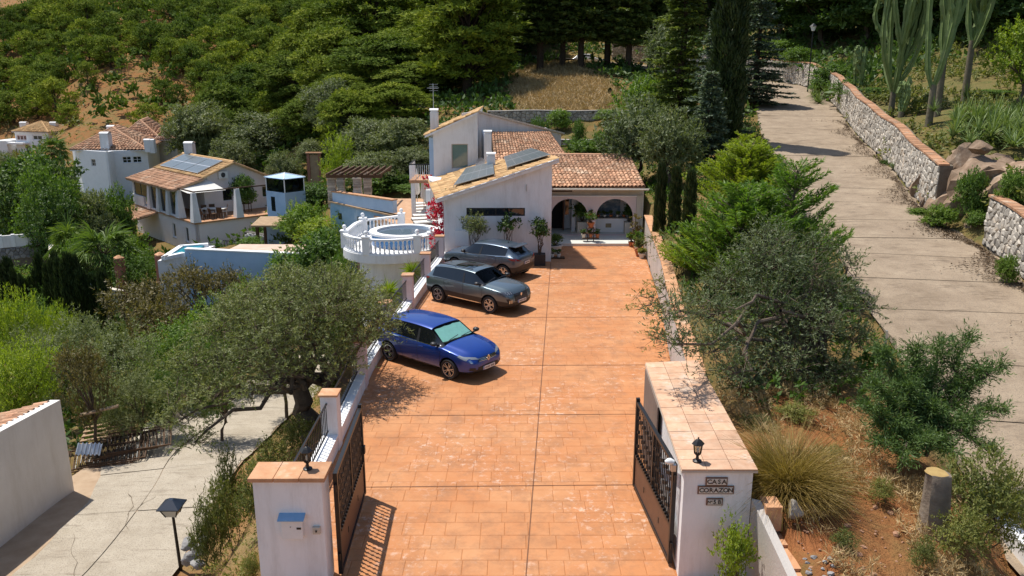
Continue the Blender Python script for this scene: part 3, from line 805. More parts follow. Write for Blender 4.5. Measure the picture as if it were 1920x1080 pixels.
# middle tiled roof
tiled_roof(house, 'middle_roof', bilin(at(928, 313, 43.6), at(1066, 297, 45.6), at(922, 249, 48.2), at(1031, 248, 52.3)), 24, ROOFT, ROOFU, .42, .092, single=110, seed=5, edge_mat=ROOFU)
m = MB(); a_, b_ = at(924, 300, 43.5), at(905, 262, 46.6); m.hexa([(a_[0] - .1, a_[1]), (a_[0] + .1, a_[1]), (b_[0] + .1, b_[1] + 1), (b_[0] - .1, b_[1] + 1)], 2.5, [a_[2], a_[2], b_[2] + .5, b_[2] + .5]); m.build('roof_parapet', WHITE, house)
# porch
PY = 40.8
tiled_roof(house, 'porch_roof', bilin(at(1028, 351, 40.35), at(1210, 350, 40.35), at(1000, 291, 45.4), at(1183, 293, 45.4)), 25, ROOFT, ROOFU, .42, .096, single=188, seed=6, edge_mat=ROOFU)
m = MB(); a_, b_ = at(1000, 291, 45.4), at(1183, 293, 45.4); m.tube([a_ + (0, 0, .03), b_ + (0, 0, .03)], .11, 8); m.build('ridge_tiles', ROOFT, house)
wp_ = Wall((1.9, PY), (6.42, PY), .0, 2.17, th=.3)
m = MB(); arch_wall(m, wp_, [(1.07, .97, 1.08, .14), (3.42, .97, 1.08, .14)])
ob = m.build('porch_arch_wall', PINKW, house)
m = MB(); m.box(1.8, 6.45, PY - .05, PY + .36, 2.172, 2.22); m.build('porch_ledge', WHITE2, house)
m = MB(); m.box(1.9, 6.80, PY + .12, PY + .34, 2.222, 2.66); m.box(6.44, 6.80, PY + .04, PY + .34, -.1, 2.221); m.box(6.55, 6.80, PY + .342, 46.0, -.1, 2.75); m.build('porch_upper_wall', CREAM, house)
m = MB(); m.tube([(6.74, PY - .1, 0), (6.74, PY - .1, 2.6)], .035, 6); m.tube([(1.9, 40.24, 2.62), (6.95, 40.24, 2.6)], .055, 6); m.build('gutter', CREAM, house)
m = MB(); m.box(2.0, 3.1, PY + .05, PY + .115, 2.4, 2.56); m.build('vent_slot', WOOD, house)
m = MB(); m.box(1.78, 6.7, 38.7, 46.0, -.1, .13); m.build('porch_floor', M('pale_marble_floor', (.66, .66, .60), (.58, .59, .54), 3, .5, .1, 30, .4), house)
m = MB(); m.box(1.90, 6.5, 43.0, 43.2, .132, 2.75); m.box(3.18, 3.38, 41.9, 43.0, .132, 2.49); m.build('porch_back_wall', WHITE2, house)
m = MB(); m.box(1.9, 6.5, 41.15, 42.99, 2.5, 2.6); m.build('porch_ceiling', WHITE2, house)
dr = MB(); dr.box(2.05, 2.75, 42.9, 42.99, .134, 2.2); dr = dr.build('open_doorway', plain('dark_opening', (.012, .010, .009), .8), house)
m = MB(); m.box(2.75, 2.81, 42.3, 42.89, .134, 2.2); m.build('front_door', M('brown_door', (.16, .08, .05), (.12, .06, .04), 4, .5, wp=False), house)
m = MB(); m.box(2.88, 3.08, 42.86, 42.99, .9, 2.0); m.build('side_light', GLASSD, house)
# painted seascape in the alcove
def painting_mat():
    m, nt, p = _nt('blue_seascape_paint'); v = coords(nt, False)
    col = ramp(nt, noise(nt, v, 2.2, 6, .7, sq=(1, 1, 1.8)), [(.3, (.04, .09, .2)), (.5, (.16, .27, .42)), (.62, (.45, .52, .58)), (.75, (.2, .3, .45))])
    nt.links.new(col, p.inputs['Base Color']); p.inputs['Roughness'].default_value = .4; return m
pa = MB(); pa.box(4.62, 5.88, 42.92, 42.99, .85, 2.0); pa = pa.build('wall_painting', painting_mat(), house)
m = MB(); m.box(4.5, 6.0, 42.4, 42.99, 2.08, 2.2); m.build('wall_canopy', CREAM, house)
m = MB(); m.box(4.3, 6.1, 41.75, 42.2, .132, .86); pl_ = m.build('planter_bench', WHITE2, house)
m = MB(); m.box(4.28, 6.12, 41.73, 42.22, .861, .90); m.build('bench_top', M('grey_stone', (.24, .22, .2), (.18, .17, .15), 4, .7), pl_)
m = MB(); m.box(4.98, 5.28, 41.73, 41.745, .38, .60); m.build('bench_vent', M('brass_vent', (.3, .25, .15), (.25, .2, .12), 4, .5), pl_)
m = MB(); m.box(.63, .66, 35.22, 35.26, 3.2, 3.5); m.build('small_vent', GREYW, house)
mt = MB(); mt.box(-2.55, -1.95, 35.12, 35.265, .75, 1.45); mt.build('meter_cabinet', WHITE2, house)
# balcony on the left of the tall block
m = MB(); m.box(-6.0, -4.76, 46.4, 49.3, 2.15, 2.32); m.build('balcony_slab', TERRA, house)
bal = MB(); bal.box(-5.98, -5.93, 46.42, 49.28, 3.2, 3.26); bal.box(-5.92, -4.77, 46.42, 46.47, 3.2, 3.26); bal.build('balcony_rail', IRON, house)
for i in range(10): MB().box(-5.975 + i * .125, -5.95 + i * .125, 46.43, 46.455, 2.322, 3.198).build('balcony_bar', WHITE2, house)
for i in range(12): MB().box(-5.97, -5.945, 46.6 + i * .22, 46.625 + i * .22, 2.322, 3.198).build('balcony_bar', WHITE2, house)
for x_, y_ in ((-5.8, 46.6), (-4.7, 46.3), (-4.6, 43.6)): MB().box(x_ - .12, x_ + .12, y_ - .12, y_ + .12, -.2, 2.14).build('porch_pillar', WHITE, house)
# canopy corner left of the sloped roof
m = MB(); q = [at(803, 330, 44), at(828, 333, 43.4), at(822, 346, 43), at(806, 338, 43.2)]
m.add([p for p in q] + [p - (0, 0, .12) for p in q], [(3, 2, 1, 0), (4, 5, 6, 7), (0, 1, 5, 4), (1, 2, 6, 5), (2, 3, 7, 6), (3, 0, 4, 7)]); m.build('eave_canopy', WHITE2, house)

# ------------------------------------------------------------------ round hot tub terrace with balusters
ter = thing('hot_tub_terrace', 'round white terrace with balustrade carrying a blue hot tub left of the villa', 'terrace', (-5.9, 38.2, 0))
TC = np.array([-5.9, 38.25]); TR = 2.35
out = [TC + TR * np.array([math.cos(a), math.sin(a)]) for a in np.linspace(R(-20), R(-185), 34)] + [np.array([-8.2, 40.4]), np.array([-7.95, 41.5]), np.array([-5.97, 43.0]), np.array([-5.2, 43.2]), np.array([-3.3, 40.5]), np.array([-3.15, 37.6])]
m = MB(); m.hexa(out[::-1], -.28, .12); m.build('terrace_slab', WHITE, ter)
m = MB(); m.lathe((TC[0] + .15, TC[1] + .1, 0), [(1.72, -5), (1.72, -.45), (2.2, -.282)], 32); m.hexa([(-7.7, 39.2), (-4.5, 39.2), (-4.4, 43), (-6, 42.8), (-7.7, 41.3)], -4, -.285); m.build('terrace_base', WHITE, ter, smooth=True)
rail_path = [TC + (TR - .12) * np.array([math.cos(a), math.sin(a)]) for a in np.linspace(R(-24), R(-188), 60)] + [np.array([-8.05, 40.4]), np.array([-7.85, 41.35])]
rail2 = [np.array([-7.85, 41.35]), np.array([-6.02, 42.85])]
def resample(P, st):
    P = np.array(P); s = np.r_[0, np.cumsum(np.linalg.norm(np.diff(P, axis=0), axis=1))]; n = max(2, int(s[-1] / st)); q = np.linspace(0, s[-1], n + 1)
    return np.c_[np.interp(q, s, P[:, 0]), np.interp(q, s, P[:, 1])]
def sweep(mb, P, w, z0, z1):
    P = np.array(P); d = np.gradient(P, axis=0); d /= np.linalg.norm(d, axis=1)[:, None]; n = np.c_[d[:, 1], -d[:, 0]] * w / 2
    for i in range(len(P) - 1): mb.hexa([P[i] + n[i], P[i] - n[i], P[i + 1] - n[i + 1], P[i + 1] + n[i + 1]], z0, z1)
    return mb
V, F = [], []
bp = [(.055, 0), (.055, .05), (.03, .09), (.045, .2), (.062, .28), (.04, .40), (.026, .50), (.05, .56), (.05, .6)]
bmesh_b = MB().lathe((0, 0, 0), bp, 8)
bme = raw_mesh('baluster', bmesh_b.v, bmesh_b.f, WHITE2, smooth=True)
def balustrade(t, P, z, st=.21):
    tp = MB(); Q = resample(P, .25); sweep(tp, Q, .2, z + .66, z + .75); tp.build('top_rail', WHITE2, t)
    bp_ = MB(); sweep(bp_, Q, .18, z, z + .06); bp_.build('bottom_rail', WHITE2, t)
    off = np.array(t.location)
    for q in resample(P, st)[1:-1]: link('baluster', bme, t, np.array([*q, z + .06]) - off)
def newel(t, p, z, big=.17):
    x, y = p; m = MB(); m.box(x - big, x + big, y - big, y + big, z, z + .80); m.box(x - big - .03, x + big + .03, y - big - .03, y + big + .03, z + .80, z + .86)
    m.lathe((x, y, z + .86), [(.03, 0), (.06, .03), (.05, .05), (.10, .12), (.105, .17), (.07, .24), (.02, .265)], 10); return m.build('newel_post', WHITE2, t, smooth=True)
balustrade(ter, rail_path, .12); balustrade(ter, rail2, .12)
for p in (rail_path[0], rail_path[9], rail_path[32], rail_path[-1], rail2[1], rail_path[52]): newel(ter, p, .12)
tb = np.array([-5.35, 38.9])
mm = MB(); mm.lathe((*tb, .12), [(1.62, 0), (1.62, .55)], 40); tub = mm.build('tub_wall', M('blue_mosaic', (.05, .2, .42), (.03, .12, .3), 9, .3, 0, 20, .5), ter)
mm = MB(); n_ = 40; V = []; 
for r_, z_ in ((1.72, .672), (1.72, .78), (1.36, .78), (1.36, .672)): V += [(tb[0] + r_ * math.cos(k * 2 * math.pi / n_), tb[1] + r_ * math.sin(k * 2 * math.pi / n_), z_) for k in range(n_)]
mm.add(V, [(a * n_ + k, a * n_ + (k + 1) % n_, ((a + 1) % 4) * n_ + (k + 1) % n_, ((a + 1) % 4) * n_ + k) for a in range(4) for k in range(n_)]); mm.build('tub_coping', WHITE2, tub)
mm = MB(); mm.lathe((*tb, .12), [(1.37, .551), (1.37, .565)], 40); mm.build('tub_water', plain('tub_cover', (.10, .14, .19), .15), tub)

# sun terrace beside the house
m = MB(); m.hexa([(-3.1, 37.4), (-3.2, 40.6), (-4.5, 43.4), (-4.45, 55), (-10.6, 55), (-9.6, 50), (-6.2, 44.0), (-5.1, 43.3)][::-1], -.4, .0)
tag(m.build('sun_terrace', M('terracotta_terrace', (.42, .24, .14), (.50, .32, .2), 2.5, .85, .2)), 'terracotta paved sun terrace between hot tub and villa', 'terrace', kind='structure')
# parapet wall of the terrace pool, weathered blue
a_, b_ = at(620, 410, 51), at(742, 412, 46.5)
tw = thing('blue_parapet_wall', 'weathered pale blue parapet wall with a wooden ledge below the pergola', 'wall', (a_[0], a_[1], -3.0))
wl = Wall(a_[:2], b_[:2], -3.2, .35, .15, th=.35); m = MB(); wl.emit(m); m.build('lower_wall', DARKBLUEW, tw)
pU = [at(620, 360, 51)[2], at(735, 376, 46.7)[2]]
wl2 = Wall(a_[:2] + (.05, .1), b_[:2] + (-.15, .1), .352, pU[0], pU[1], th=.3); m = MB(); wl2.emit(m); m.build('upper_wall', BLUEW, tw)
m = MB(); m.hexa([wl.P(-.05, .12), wl.P(wl.L, .12), wl.P(wl.L, -.3), wl.P(-.05, -.3)], [.356, .16, .16, .356], [.43, .24, .24, .43]); m.build('ledge', PALEWOOD, tw)
m = MB(); m.hexa([wl2.P(-.05, .06), wl2.P(wl2.L, .06), wl2.P(wl2.L, -.36), wl2.P(-.05, -.36)], [pU[0] + .002, pU[1] + .002] * 1 + [pU[1] + .002, pU[0] + .002], [pU[0] + .07, pU[1] + .07, pU[1] + .07, pU[0] + .07]); m.build('coping', TERRA, tw)
for s0 in (.9, 2.9, 3.7):
    q = wl.P(s0, -.02); MB().hexa([wl.P(s0, .02), wl.P(s0 + .35, .02), wl.P(s0 + .35, -.05), wl.P(s0, -.05)], -.65, -.25).build('niche', GLASSD, tw)
# pergola over the terrace corner
pg = thing('pergola', 'dark timber pergola on stacked stone pillars behind the blue parapet', 'pergola', (-11, 51.5, 0))
zt = at(660, 326, 51.5)[2]
for px, Y in ((623, 51.2), (671, 50.6), (690, 54), (640, 54.5)):
    x = at(px, 360, Y)[0]; sp = MB(); z = 1.0
    sp.box(x - .2, x + .2, Y - .2, Y + .2, .0, zt - .15); o = sp.build('pillar_core', MORTAR, pg); z = 0.0
    while z < zt - .2:
        hh = random.uniform(.10, .18); e = random.uniform(.0, .04); st_ = MB(); st_.box(x - .23 - e, x + .23 + e, Y - .24 - e, Y + .22, z + .01, z + hh - .01); st_.build('stone', STONE, o); z += hh
x0, x1 = at(616, 360, 51)[0], at(705, 360, 51)[0]
m = MB()
for Y in (50.6, 54.3): m.box(x0, x1 + .5, Y - .09, Y + .09, zt - .15, zt + .05)
m.build('main_beam', WOOD, pg)
for i in range(9): MB().box(x0 + .1 + i * .42, x0 + .2 + i * .42, 50.1, 54.9, zt + .052, zt + .18).build('rafter', WOOD, pg)

# ------------------------------------------------------------------ gateway in front
gp = thing('gate_pillar', 'white gate pillar with tiled top, mailbox and intercom, left of the open gate', 'gate pillar', (-3.5, 11.4, 0))
LP = [(-4.06, 11.25), (-2.98, 11.25), (-2.98, 11.7), (-4.04, 11.7)]
m = MB(); m.hexa(LP, -1.5, 1.93); m.build('pillar_body', WHITE, gp)
for i in range(3):
    x0 = -4.12 + i * .402; m = MB(); m.box(x0 + .004, x0 + .398, 11.19, 11.76, 1.932, 2.0 + .003 * i); m.build('cap_tile', TERRA, gp, bevel=.008)
mbx = MB(); q0, q1 = at(525, 972, 11.2), at(571, 1008, 11.2)
mbx.box(q0[0] + .02, q1[0] - .01, 11.15, 11.25, q1[2], q0[2]); mb_o = mbx.build('mailbox', PLASTICW, gp, bevel=.006)
m = MB(); m.hexa([(q0[0] - .02, 11.1), (q1[0] + .03, 11.1), (q1[0] + .03, 11.25), (q0[0] - .02, 11.25)], [q0[2] - .0, q0[2] - .0, q0[2] + .055, q0[2] + .055], [q0[2] + .015, q0[2] + .015, q0[2] + .07, q0[2] + .07]); m.build('mailbox_lid', plain('light_blue_plastic', (.20, .38, .58), .4), mb_o)
m = MB(); zz = q1[2] + .18; m.box(q1[0] - .10, q1[0] - .03, 11.145, 11.149, zz - .005, zz + .03); m.lathe((q0[0] + .17, 11.146, zz + .035), [(.008, 0), (.008, .01)], 8); m.build('mailbox_slot', IRON, mb_o)
q0, q1 = at(586, 988, 11.22), at(601, 1001, 11.22)
m = MB(); m.box(q0[0], q1[0], 11.2, 11.25, q1[2], q0[2]); ic = m.build('intercom', plain('beige_plastic', (.5, .46, .38), .5), gp, bevel=.006)
m = MB(); m.lathe(((q0[0] + q1[0]) / 2, 11.19, (q0[2] + q1[2]) / 2 - .0), [(.014, -.014), (.014, .014)], 8); m.build('intercom_button', IRON, ic)

rp = thing('gate_wall', 'white gate pillar block with terracotta tiled top and house name plaque on the right', 'gate pillar', (3.4, 13.5, 0))
RPp = [(2.76, 11.55), (3.86, 11.55), (4.05, 16.5), (2.96, 16.4)]
m = MB(); m.hexa([(2.76, 11.55), (3.86, 11.55), (3.9, 12.2), (2.79, 12.2)], -1.2, 1.93); m.hexa([(2.83, 12.2), (3.9, 12.2), (4.05, 16.5), (2.98, 16.4)], -.6, 1.93); m.build('block_body', WHITE, rp)
m = MB(); m.hexa([(2.80, 14.2), (2.826, 14.2), (2.93, 16.3), (2.90, 16.3)], .0, 1.9); m.build('side_panel', M('shadow_grey_board', (.20, .15, .12), (.16, .12, .1), 3, .8), rp)  # thin dark grey-brown board on the side face of the block
# tiled top: rows of tiles with pale joints
m = MB(); m.hexa([(2.70, 11.5), (3.92, 11.5), (4.1, 16.6), (2.92, 16.45)], 1.932, 1.965); gr = m.build('tile_bed', M('pale_grout', (.55, .47, .38), (.48, .4, .32), 5, .9), rp)
nr, nc = 14, 3
for i in range(nr):
    for j in range(nc):
        f = lambda u, v: np.array([2.70 + .22 * v + u * (1.22 - .03 * v), 11.5 + v * (4.95 + .15 * u)])
        g = .012; a, b, c, d = f((j + g) / nc, (i + g * 1.2) / nr), f((j + 1 - g) / nc, (i + g * 1.2) / nr), f((j + 1 - g) / nc, (i + 1 - g * 1.2) / nr), f((j + g) / nc, (i + 1 - g * 1.2) / nr)
        MB().hexa([a, b, c, d], 1.966, 1.995 + random.uniform(-.002, .002)).build('cap_tile', PTERRA, rp)
# name plaque, letter tile by letter tile
SIGNW = plain('plaque_tile', (.62, .58, .52), .35); SIGNB = plain('plaque_letter', (.05, .035, .03), .5); SIGNR = plain('plaque_border', (.17, .09, .06), .5)
def text_mesh(s, size, ext=.003):
    c = bpy.data.curves.new('letter', 'FONT'); c.body = s; c.size = size; c.extrude = ext; c.offset = size * .022; c.resolution_u = 3; c.align_x = 'CENTER'; c.align_y = 'CENTER'
    o = bpy.data.objects.new('letter', c); COL.objects.link(o); dg = bpy.context.evaluated_depsgraph_get(); dg.update()
    me = bpy.data.meshes.new_from_object(o.evaluated_get(dg)); bpy.data.objects.remove(o); me.transform(Matrix.Rotation(R(90), 4, 'X')); return me
for word, (x0, y0, x1, y1) in (('CASA', (1324, 896, 1364, 911)), ('CORAZON', (1309, 912, 1376, 927)), ('Nº5B', (1325, 935, 1355, 948))):
    a, b = at(x0, y0, 11.52), at(x1, y1, 11.52)
    m = MB(); m.box(a[0], b[0], 11.525, 11.55, b[2], a[2]); pq = m.build('name_plaque', SIGNR, rp); pq['label'] = 'plaque reading ' + word
    chars = ['Nº', '5', 'B'] if word[0] == 'N' else list(word); n = len(chars); bw = .018; cw = (b[0] - a[0] - 2 * bw) / n
    off = np.array(rp.location)
    for i, ch in enumerate(chars):
        xc = a[0] + bw + (i + .5) * cw; zc = (a[2] + b[2]) / 2
        m = MB(); m.box(xc - cw / 2 + .002, xc + cw / 2 - .002, 11.519, 11.524, b[2] + bw, a[2] - bw); m.build('letter_tile', SIGNW, pq)
        me = text_mesh(ch, min((a[2] - b[2] - 2 * bw) * 1.12, cw * (1.35 if len(ch) == 1 else .9))); me.materials.append(SIGNB); link('letter', me, pq, np.array([xc, 11.516, zc]) - off)
# small white lamp on the inner corner of that pillar
q = at(1256, 868, 11.6); cw_ = thing('gate_sensor', 'white dome sensor on a bracket at the inner edge of the plaque pillar', 'sensor', q)
m = MB(); m.tube([q + (-.08, 0, .02), q + (-.03, 0, .03), q + (.0, 0, .03), q + (.06, 0, .01)], [.02, .05, .055, .04], 10); m.build('sensor_head', PLASTICW, cw_, smooth=True)
m = MB(); m.box(q[0] + .02, q[0] + .1, q[1] - .03, q[1] + .03, q[2] - .14, q[2] - .03); m.build('sensor_bracket', ALU, cw_)
# concrete side wall and its terracotta edge, right of the plaque
kw = thing('side_wall', 'rough concrete kerb wall with terracotta slab beside the plaque pillar', 'wall', (4.1, 11, 0))
m = MB(); m.hexa([(3.87, 11.56), (4.0, 11.5), (4.35, 9.4), (4.2, 9.4)], -1.2, [1.45, 1.45, .55, .55]); m.build('concrete_face', GREYW, kw)
for i in range(4):
    y0 = 11.5 - i * .55; x0 = 4.02 + i * .09; z0 = .95 - i * .05
    MB().hexa([(x0, y0 - .53), (x0 + .45, y0 - .53), (x0 + .38, y0), (x0, y0)], z0 - .3, z0 + .03).build('edge_slab', TERRA, kw)

# lanterns on the pillars
def lantern(name, label, x, y, z):
    t = thing(name, label, 'lantern', (x, y, z), 'pillar lanterns at the gate')
    m = MB(); m.lathe((x, y, z), [(.075, 0), (.075, .02), (.03, .04), (.022, .10), (.04, .12), (.055, .14)], 10); m.build('lantern_base', IRON, t)
    m = MB(); m.lathe((x, y, z + .14), [(.05, 0), (.07, .16)], 6); 
    g = bpy.data.materials.get('lantern_glass') or lantern_glass(); m.build('lantern_glass', g, t)
    for k in range(6):
        a_ = k * math.pi / 3; MB().bar((x + .054 * math.cos(a_), y + .054 * math.sin(a_), z + .14), (x + .073 * math.cos(a_), y + .073 * math.sin(a_), z + .305), .011).build('lantern_bar', IRON, t)
    m = MB(); m.lathe((x, y, z + .15), [(.012, 0), (.022, .03), (.018, .08), (.004, .1)], 8); m.build('bulb', PLASTICW, t)
    m = MB(); m.lathe((x, y, z + .305), [(.10, 0), (.105, .012), (.06, .06), (.03, .085), (.012, .095), (.012, .12)], 6); m.build('lantern_roof', IRON, t)
    return t
def glass_mix(name, tintc, fac):
    m, nt, p = _nt(name); out_ = nt.nodes['Material Output']
    tr = nt.nodes.new('ShaderNodeBsdfTransparent'); tr.inputs[0].default_value = (*tintc, 1)
    gl = nt.nodes.new('ShaderNodeBsdfGlossy'); gl.inputs['Roughness'].default_value = .02
    fr = nt.nodes.new('ShaderNodeLayerWeight'); fr.inputs[0].default_value = fac
    mx = nt.nodes.new('ShaderNodeMixShader'); nt.links.new(fr.outputs['Fresnel'], mx.inputs[0]); nt.links.new(tr.outputs[0], mx.inputs[1]); nt.links.new(gl.outputs[0], mx.inputs[2])
    nt.links.new(mx.outputs[0], out_.inputs[0]); return m
def lantern_glass(): return glass_mix('lantern_glass', (.9, .88, .82), .25)
q = onz(577, 880, 2.0); lantern('pillar_lantern', 'black lantern standing on the mailbox pillar', q[0], q[1], 2.003)
q = onz(1307, 865, 2.0); lantern('pillar_lantern', 'black lantern standing above the house name plaque', q[0], q[1], 2.0)

# gates
def gate(label, hx, hy, fx, fy, z0=.06, h=1.9, lever=False):
    t = thing('gate_leaf', label, 'gate', (hx, hy, 0), 'leaves of the driveway gate')
    H_, F_ = np.array([hx, hy, 0]), np.array([fx, fy, 0]); d = F_ - H_; L = np.linalg.norm(d); d /= L; n = np.array([d[1], -d[0], 0])
    P = lambda s, z: H_ + d * s + np.array([0, 0, z])
    def bx(s0, s1, a, b, w, mat, nm, par=t): return MB().obox((P(s0, a) + P(s1, b)) / 2, d * (s1 - s0) / 2, n * w / 2, np.array([0, 0, (b - a) / 2])).build(nm, mat, par)
    bx(0, .07, z0, h, .07, IRON, 'gate_stile'); bx(L - .07, L, z0, h + .06, .07, IRON, 'gate_stile')
    bx(.071, L - .071, h - .06, h, .065, IRON, 'gate_rail'); bx(.071, L - .071, .72, .77, .05, IRON, 'gate_rail'); bx(.071, L - .071, z0, z0 + .06, .06, IRON, 'gate_rail')
    bx(.071, L - .071, z0 + .061, .719, .02, BROWNI, 'gate_panel'); bx(L * .5 - .025, L * .5 + .025, .771, h - .061, .05, IRON, 'gate_mullion')
    nb = 22
    for i in range(nb):
        s0 = .12 + (L - .24) * (i + .5) / nb
        mb = MB(); mb.bar(P(s0, .771), P(s0, h - .061), .018)
        for z in (.95, 1.25, 1.55): mb.obox(P(s0, z + .05 * (i % 2)), d * .018, n * .018, np.array([0, 0, .03]))
        mb.build('gate_bar', IRON, t)
    st = MB()
    for i in range(nb): s0 = .12 + (L - .24) * (i + .5) / nb; st.obox(P(s0, .79), d * .02, n * .034, np.array([0, 0, .018]))
    tag(st.build('bar_collars', IRON, t), kind='stuff')
    for f_ in (.3, .7):
        mb = MB()
        for sg in (-1, 1): mb.obox(P(L * f_, .40) + n * sg * .014, d * .022, n * .004, np.array([0, 0, .05]))
        mb.build('gate_rosette', IRON, t)
    if lever: bx(L - .12, L - .02, .95, 1.1, .13, IRON, 'lock_box')
    for z in (.35, 1.6): MB().lathe((*(P(0, z) - d * .03)[:2], z), [(.025, 0), (.025, .12)], 8).build('hinge', IRON, t)
    return t
gate('dark iron gate leaf opened inwards in front of the mailbox pillar', -2.84, 11.55, -2.93, 14.25, lever=True)
gate('dark iron gate leaf opened inwards beside the plaque pillar', 2.68, 11.85, 2.47, 14.55)

# boundary wall with posts and railings on the left side of the driveway
bw = thing('driveway_wall', 'low white wall with pillars and black railings along the left edge of the driveway', 'wall', (-4, 24, 0))
WL = np.array([(-3.98, 11.75), (-4.02, 16), (-4.1, 21.5), (-3.68, 27.6), (-3.15, 35.6)])
Q = resample(WL, 1.0); m = MB(); sweep(m, Q, .30, -1.0, .34); m.build('wall_base', WHITE, bw)
m = MB(); sweep(m, Q, .34, .342, .38); m.build('wall_coping', WHITE2, bw)
posts = [(-4.03, 16.4), (-4.08, 20.1), (-3.96, 23.8), (-3.70, 27.4), (-3.45, 31.0), (-3.2, 34.6)]
for x, y in posts:
    m = MB(); m.box(x - .18, x + .18, y - .18, y + .18, -.6, 1.28); pp = m.build('wall_pillar', WHITE if y < 17 else PINKW, bw)
    m = MB(); m.box(x - .215, x + .215, y - .215, y + .215, 1.282, 1.33); m.build('cap_tile', TERRA, pp, bevel=.008)
ends = [(-4.0, 11.75)] + posts
for (ax_, ay_), (bx_, by_) in zip(ends[:-1], ends[1:]):
    a, b = np.array([ax_ - .04, ay_ + .19, 0]), np.array([bx_ - .04, by_ - .19, 0]); d = b - a; L = np.linalg.norm(d); d /= L
    m = MB(); m.bar(a + (0, 0, 1.12), b + (0, 0, 1.12), .035, .03); m.bar(a + (0, 0, .47), b + (0, 0, .47), .03, .02)
    rl = m.build('railing', IRON, bw); nb = int(L / .135); mb = MB()
    for i in range(nb):
        p = a + d * L * (i + .5) / nb; MB().bar(p + (0, 0, .48), p + (0, 0, 1.105), .016).build('railing_bar', IRON, rl)

# garden wall right of the driveway
gw = thing('garden_wall', 'grey beige retaining wall with terracotta coping right of the driveway', 'wall', (5.5, 28, 0))
GL = np.array([(4.10, 16.62), (4.2, 16.9), (4.78, 22), (5.58, 28), (6.1, 33), (6.62, 38.3)])
Q = resample(GL, 1.2); m = MB(); sweep(m, Q, .26, -.5, 1.58); m.build('wall_body', GREYW, gw)
Q2 = resample(GL, .42)
for i in range(len(Q2) - 1):
    m = MB(); a, b = Q2[i], Q2[i + 1]; d = (b - a) / np.linalg.norm(b - a); n = np.array([d[1], -d[0]]) * .19
    a, b = a + d * .006, b - d * .006; m.hexa([a + n, b + n, b - n, a - n][::-1], 1.583, 1.625 + random.uniform(-.003, .003)); m.build('coping_tile', TERRA, gw)

# ------------------------------------------------------------------ stone wall along the uphill road
def road_edge(L, sgn, extra=.05):
    s, n = strip_pts(L); return np.c_[L[:, :2] + n * (sgn * (L[:, 3] + extra))[:, None], L[:, 2]]
RE = road_edge(RR, 1, .1)
wy = RE[:, 1]
far_w = RE[(wy > 32.2) & (np.arange(len(RE)) < np.argmax(wy > 76.5) + 30)]
far_w = far_w[:np.argmax(far_w[:, 1] > 78.0) + 14] if (far_w[:, 1] > 78).any() else far_w
near_w = RE[(wy > 17) & (wy < 28.6) & (np.arange(len(RE)) < 60)]
camd = lambda p: math.hypot(p[0], p[1] - 0)
sw = thing('stone_wall', 'long pale rubble stone wall with brick coping curving up beside the uphill road', 'stone wall', far_w[0])
LF = np.linalg.norm(np.diff(far_w[:, :2], axis=0), axis=1).sum()
Hf = lambda a: 2.0 + .05 * math.sin(a * .9)
def brick_coping(t, P, L, Hf, wdt=.42, step_=.27, o0=.06, single=150):
    rest = MB(); n = int(L / step_)
    for i in range(n):
        a, b = L * i / n + .008, L * (i + 1) / n - .008; V = []
        for s0, h in ((a, Hf(a)), (b, Hf(b))):
            for o in (o0, o0 - wdt): V += [P(s0, h + .003, o), P(s0, h + .075 + .006 * (i % 2), o)]
        F = [(0, 1, 5, 4), (1, 3, 7, 5), (3, 2, 6, 7), (0, 2, 3, 1), (4, 5, 7, 6)]
        if i < single: MB().add(V, F).build('coping_brick', COPE, t)
        else: rest.add(V, F)
    if rest.v: tag(rest.build('far_coping_bricks', COPE, t), kind='stuff')
_, Pw, Lw = stone_wall(sw, far_w, Hf, .31, STONE, MORTAR, single=290, key=camd, seed=2, face=-1)
brick_coping(sw, Pw, Lw, Hf)
sw2 = thing('stone_wall', 'short piece of rubble stone wall with brick coping this side of the rock outcrop', 'stone wall', near_w[0])
Hn = lambda a: 1.75
_, Pn, Ln = stone_wall(sw2, near_w, Hn, .31, STONE, MORTAR, single=290, key=lambda p: -p[1], seed=3, face=-1)
brick_coping(sw2, Pn, Ln, Hn)
# terrace walls behind the house
for lab, y0, z0, hh, x0, x1, sd_ in (('lower dry stone terrace wall behind the tiled roofs', 62.4, 1.75, 1.75, -4, 10.5, 5), ('upper dry stone terrace wall below the golden straw slope', 67.6, 3.75, 1.75, -2, 11, 6)):
    t = thing('terrace_wall', lab, 'stone wall', ((x0 + x1) / 2, y0, z0), 'terrace walls behind the villa')
    ln = [(x, y0 + .25 * math.sin(x * .7) + .02 * x, z0 + .03 * math.sin(x)) for x in np.linspace(x0, x1, 14)]
    _, Pq, Lq = stone_wall(t, ln, lambda a: 1.7, .36, STONE, MORTAR, single=230, key=lambda p: abs(p[0] - 4.5), seed=sd_)
    m = MB(); st_ = np.linspace(0, Lq, 20)
    for a, b in zip(st_[:-1], st_[1:]): q0, q1, q2, q3 = Pq(a, 1.703, .08), Pq(b, 1.703, .08), Pq(b, 1.703, -.5), Pq(a, 1.703, -.5); m.hexa([q0[:2], q1[:2], q2[:2], q3[:2]], [q0[2], q1[2], q2[2], q3[2]], [q0[2] + .07, q1[2] + .07, q2[2] + .07, q3[2] + .07])
    m.build('wall_cap', GREYW, t)
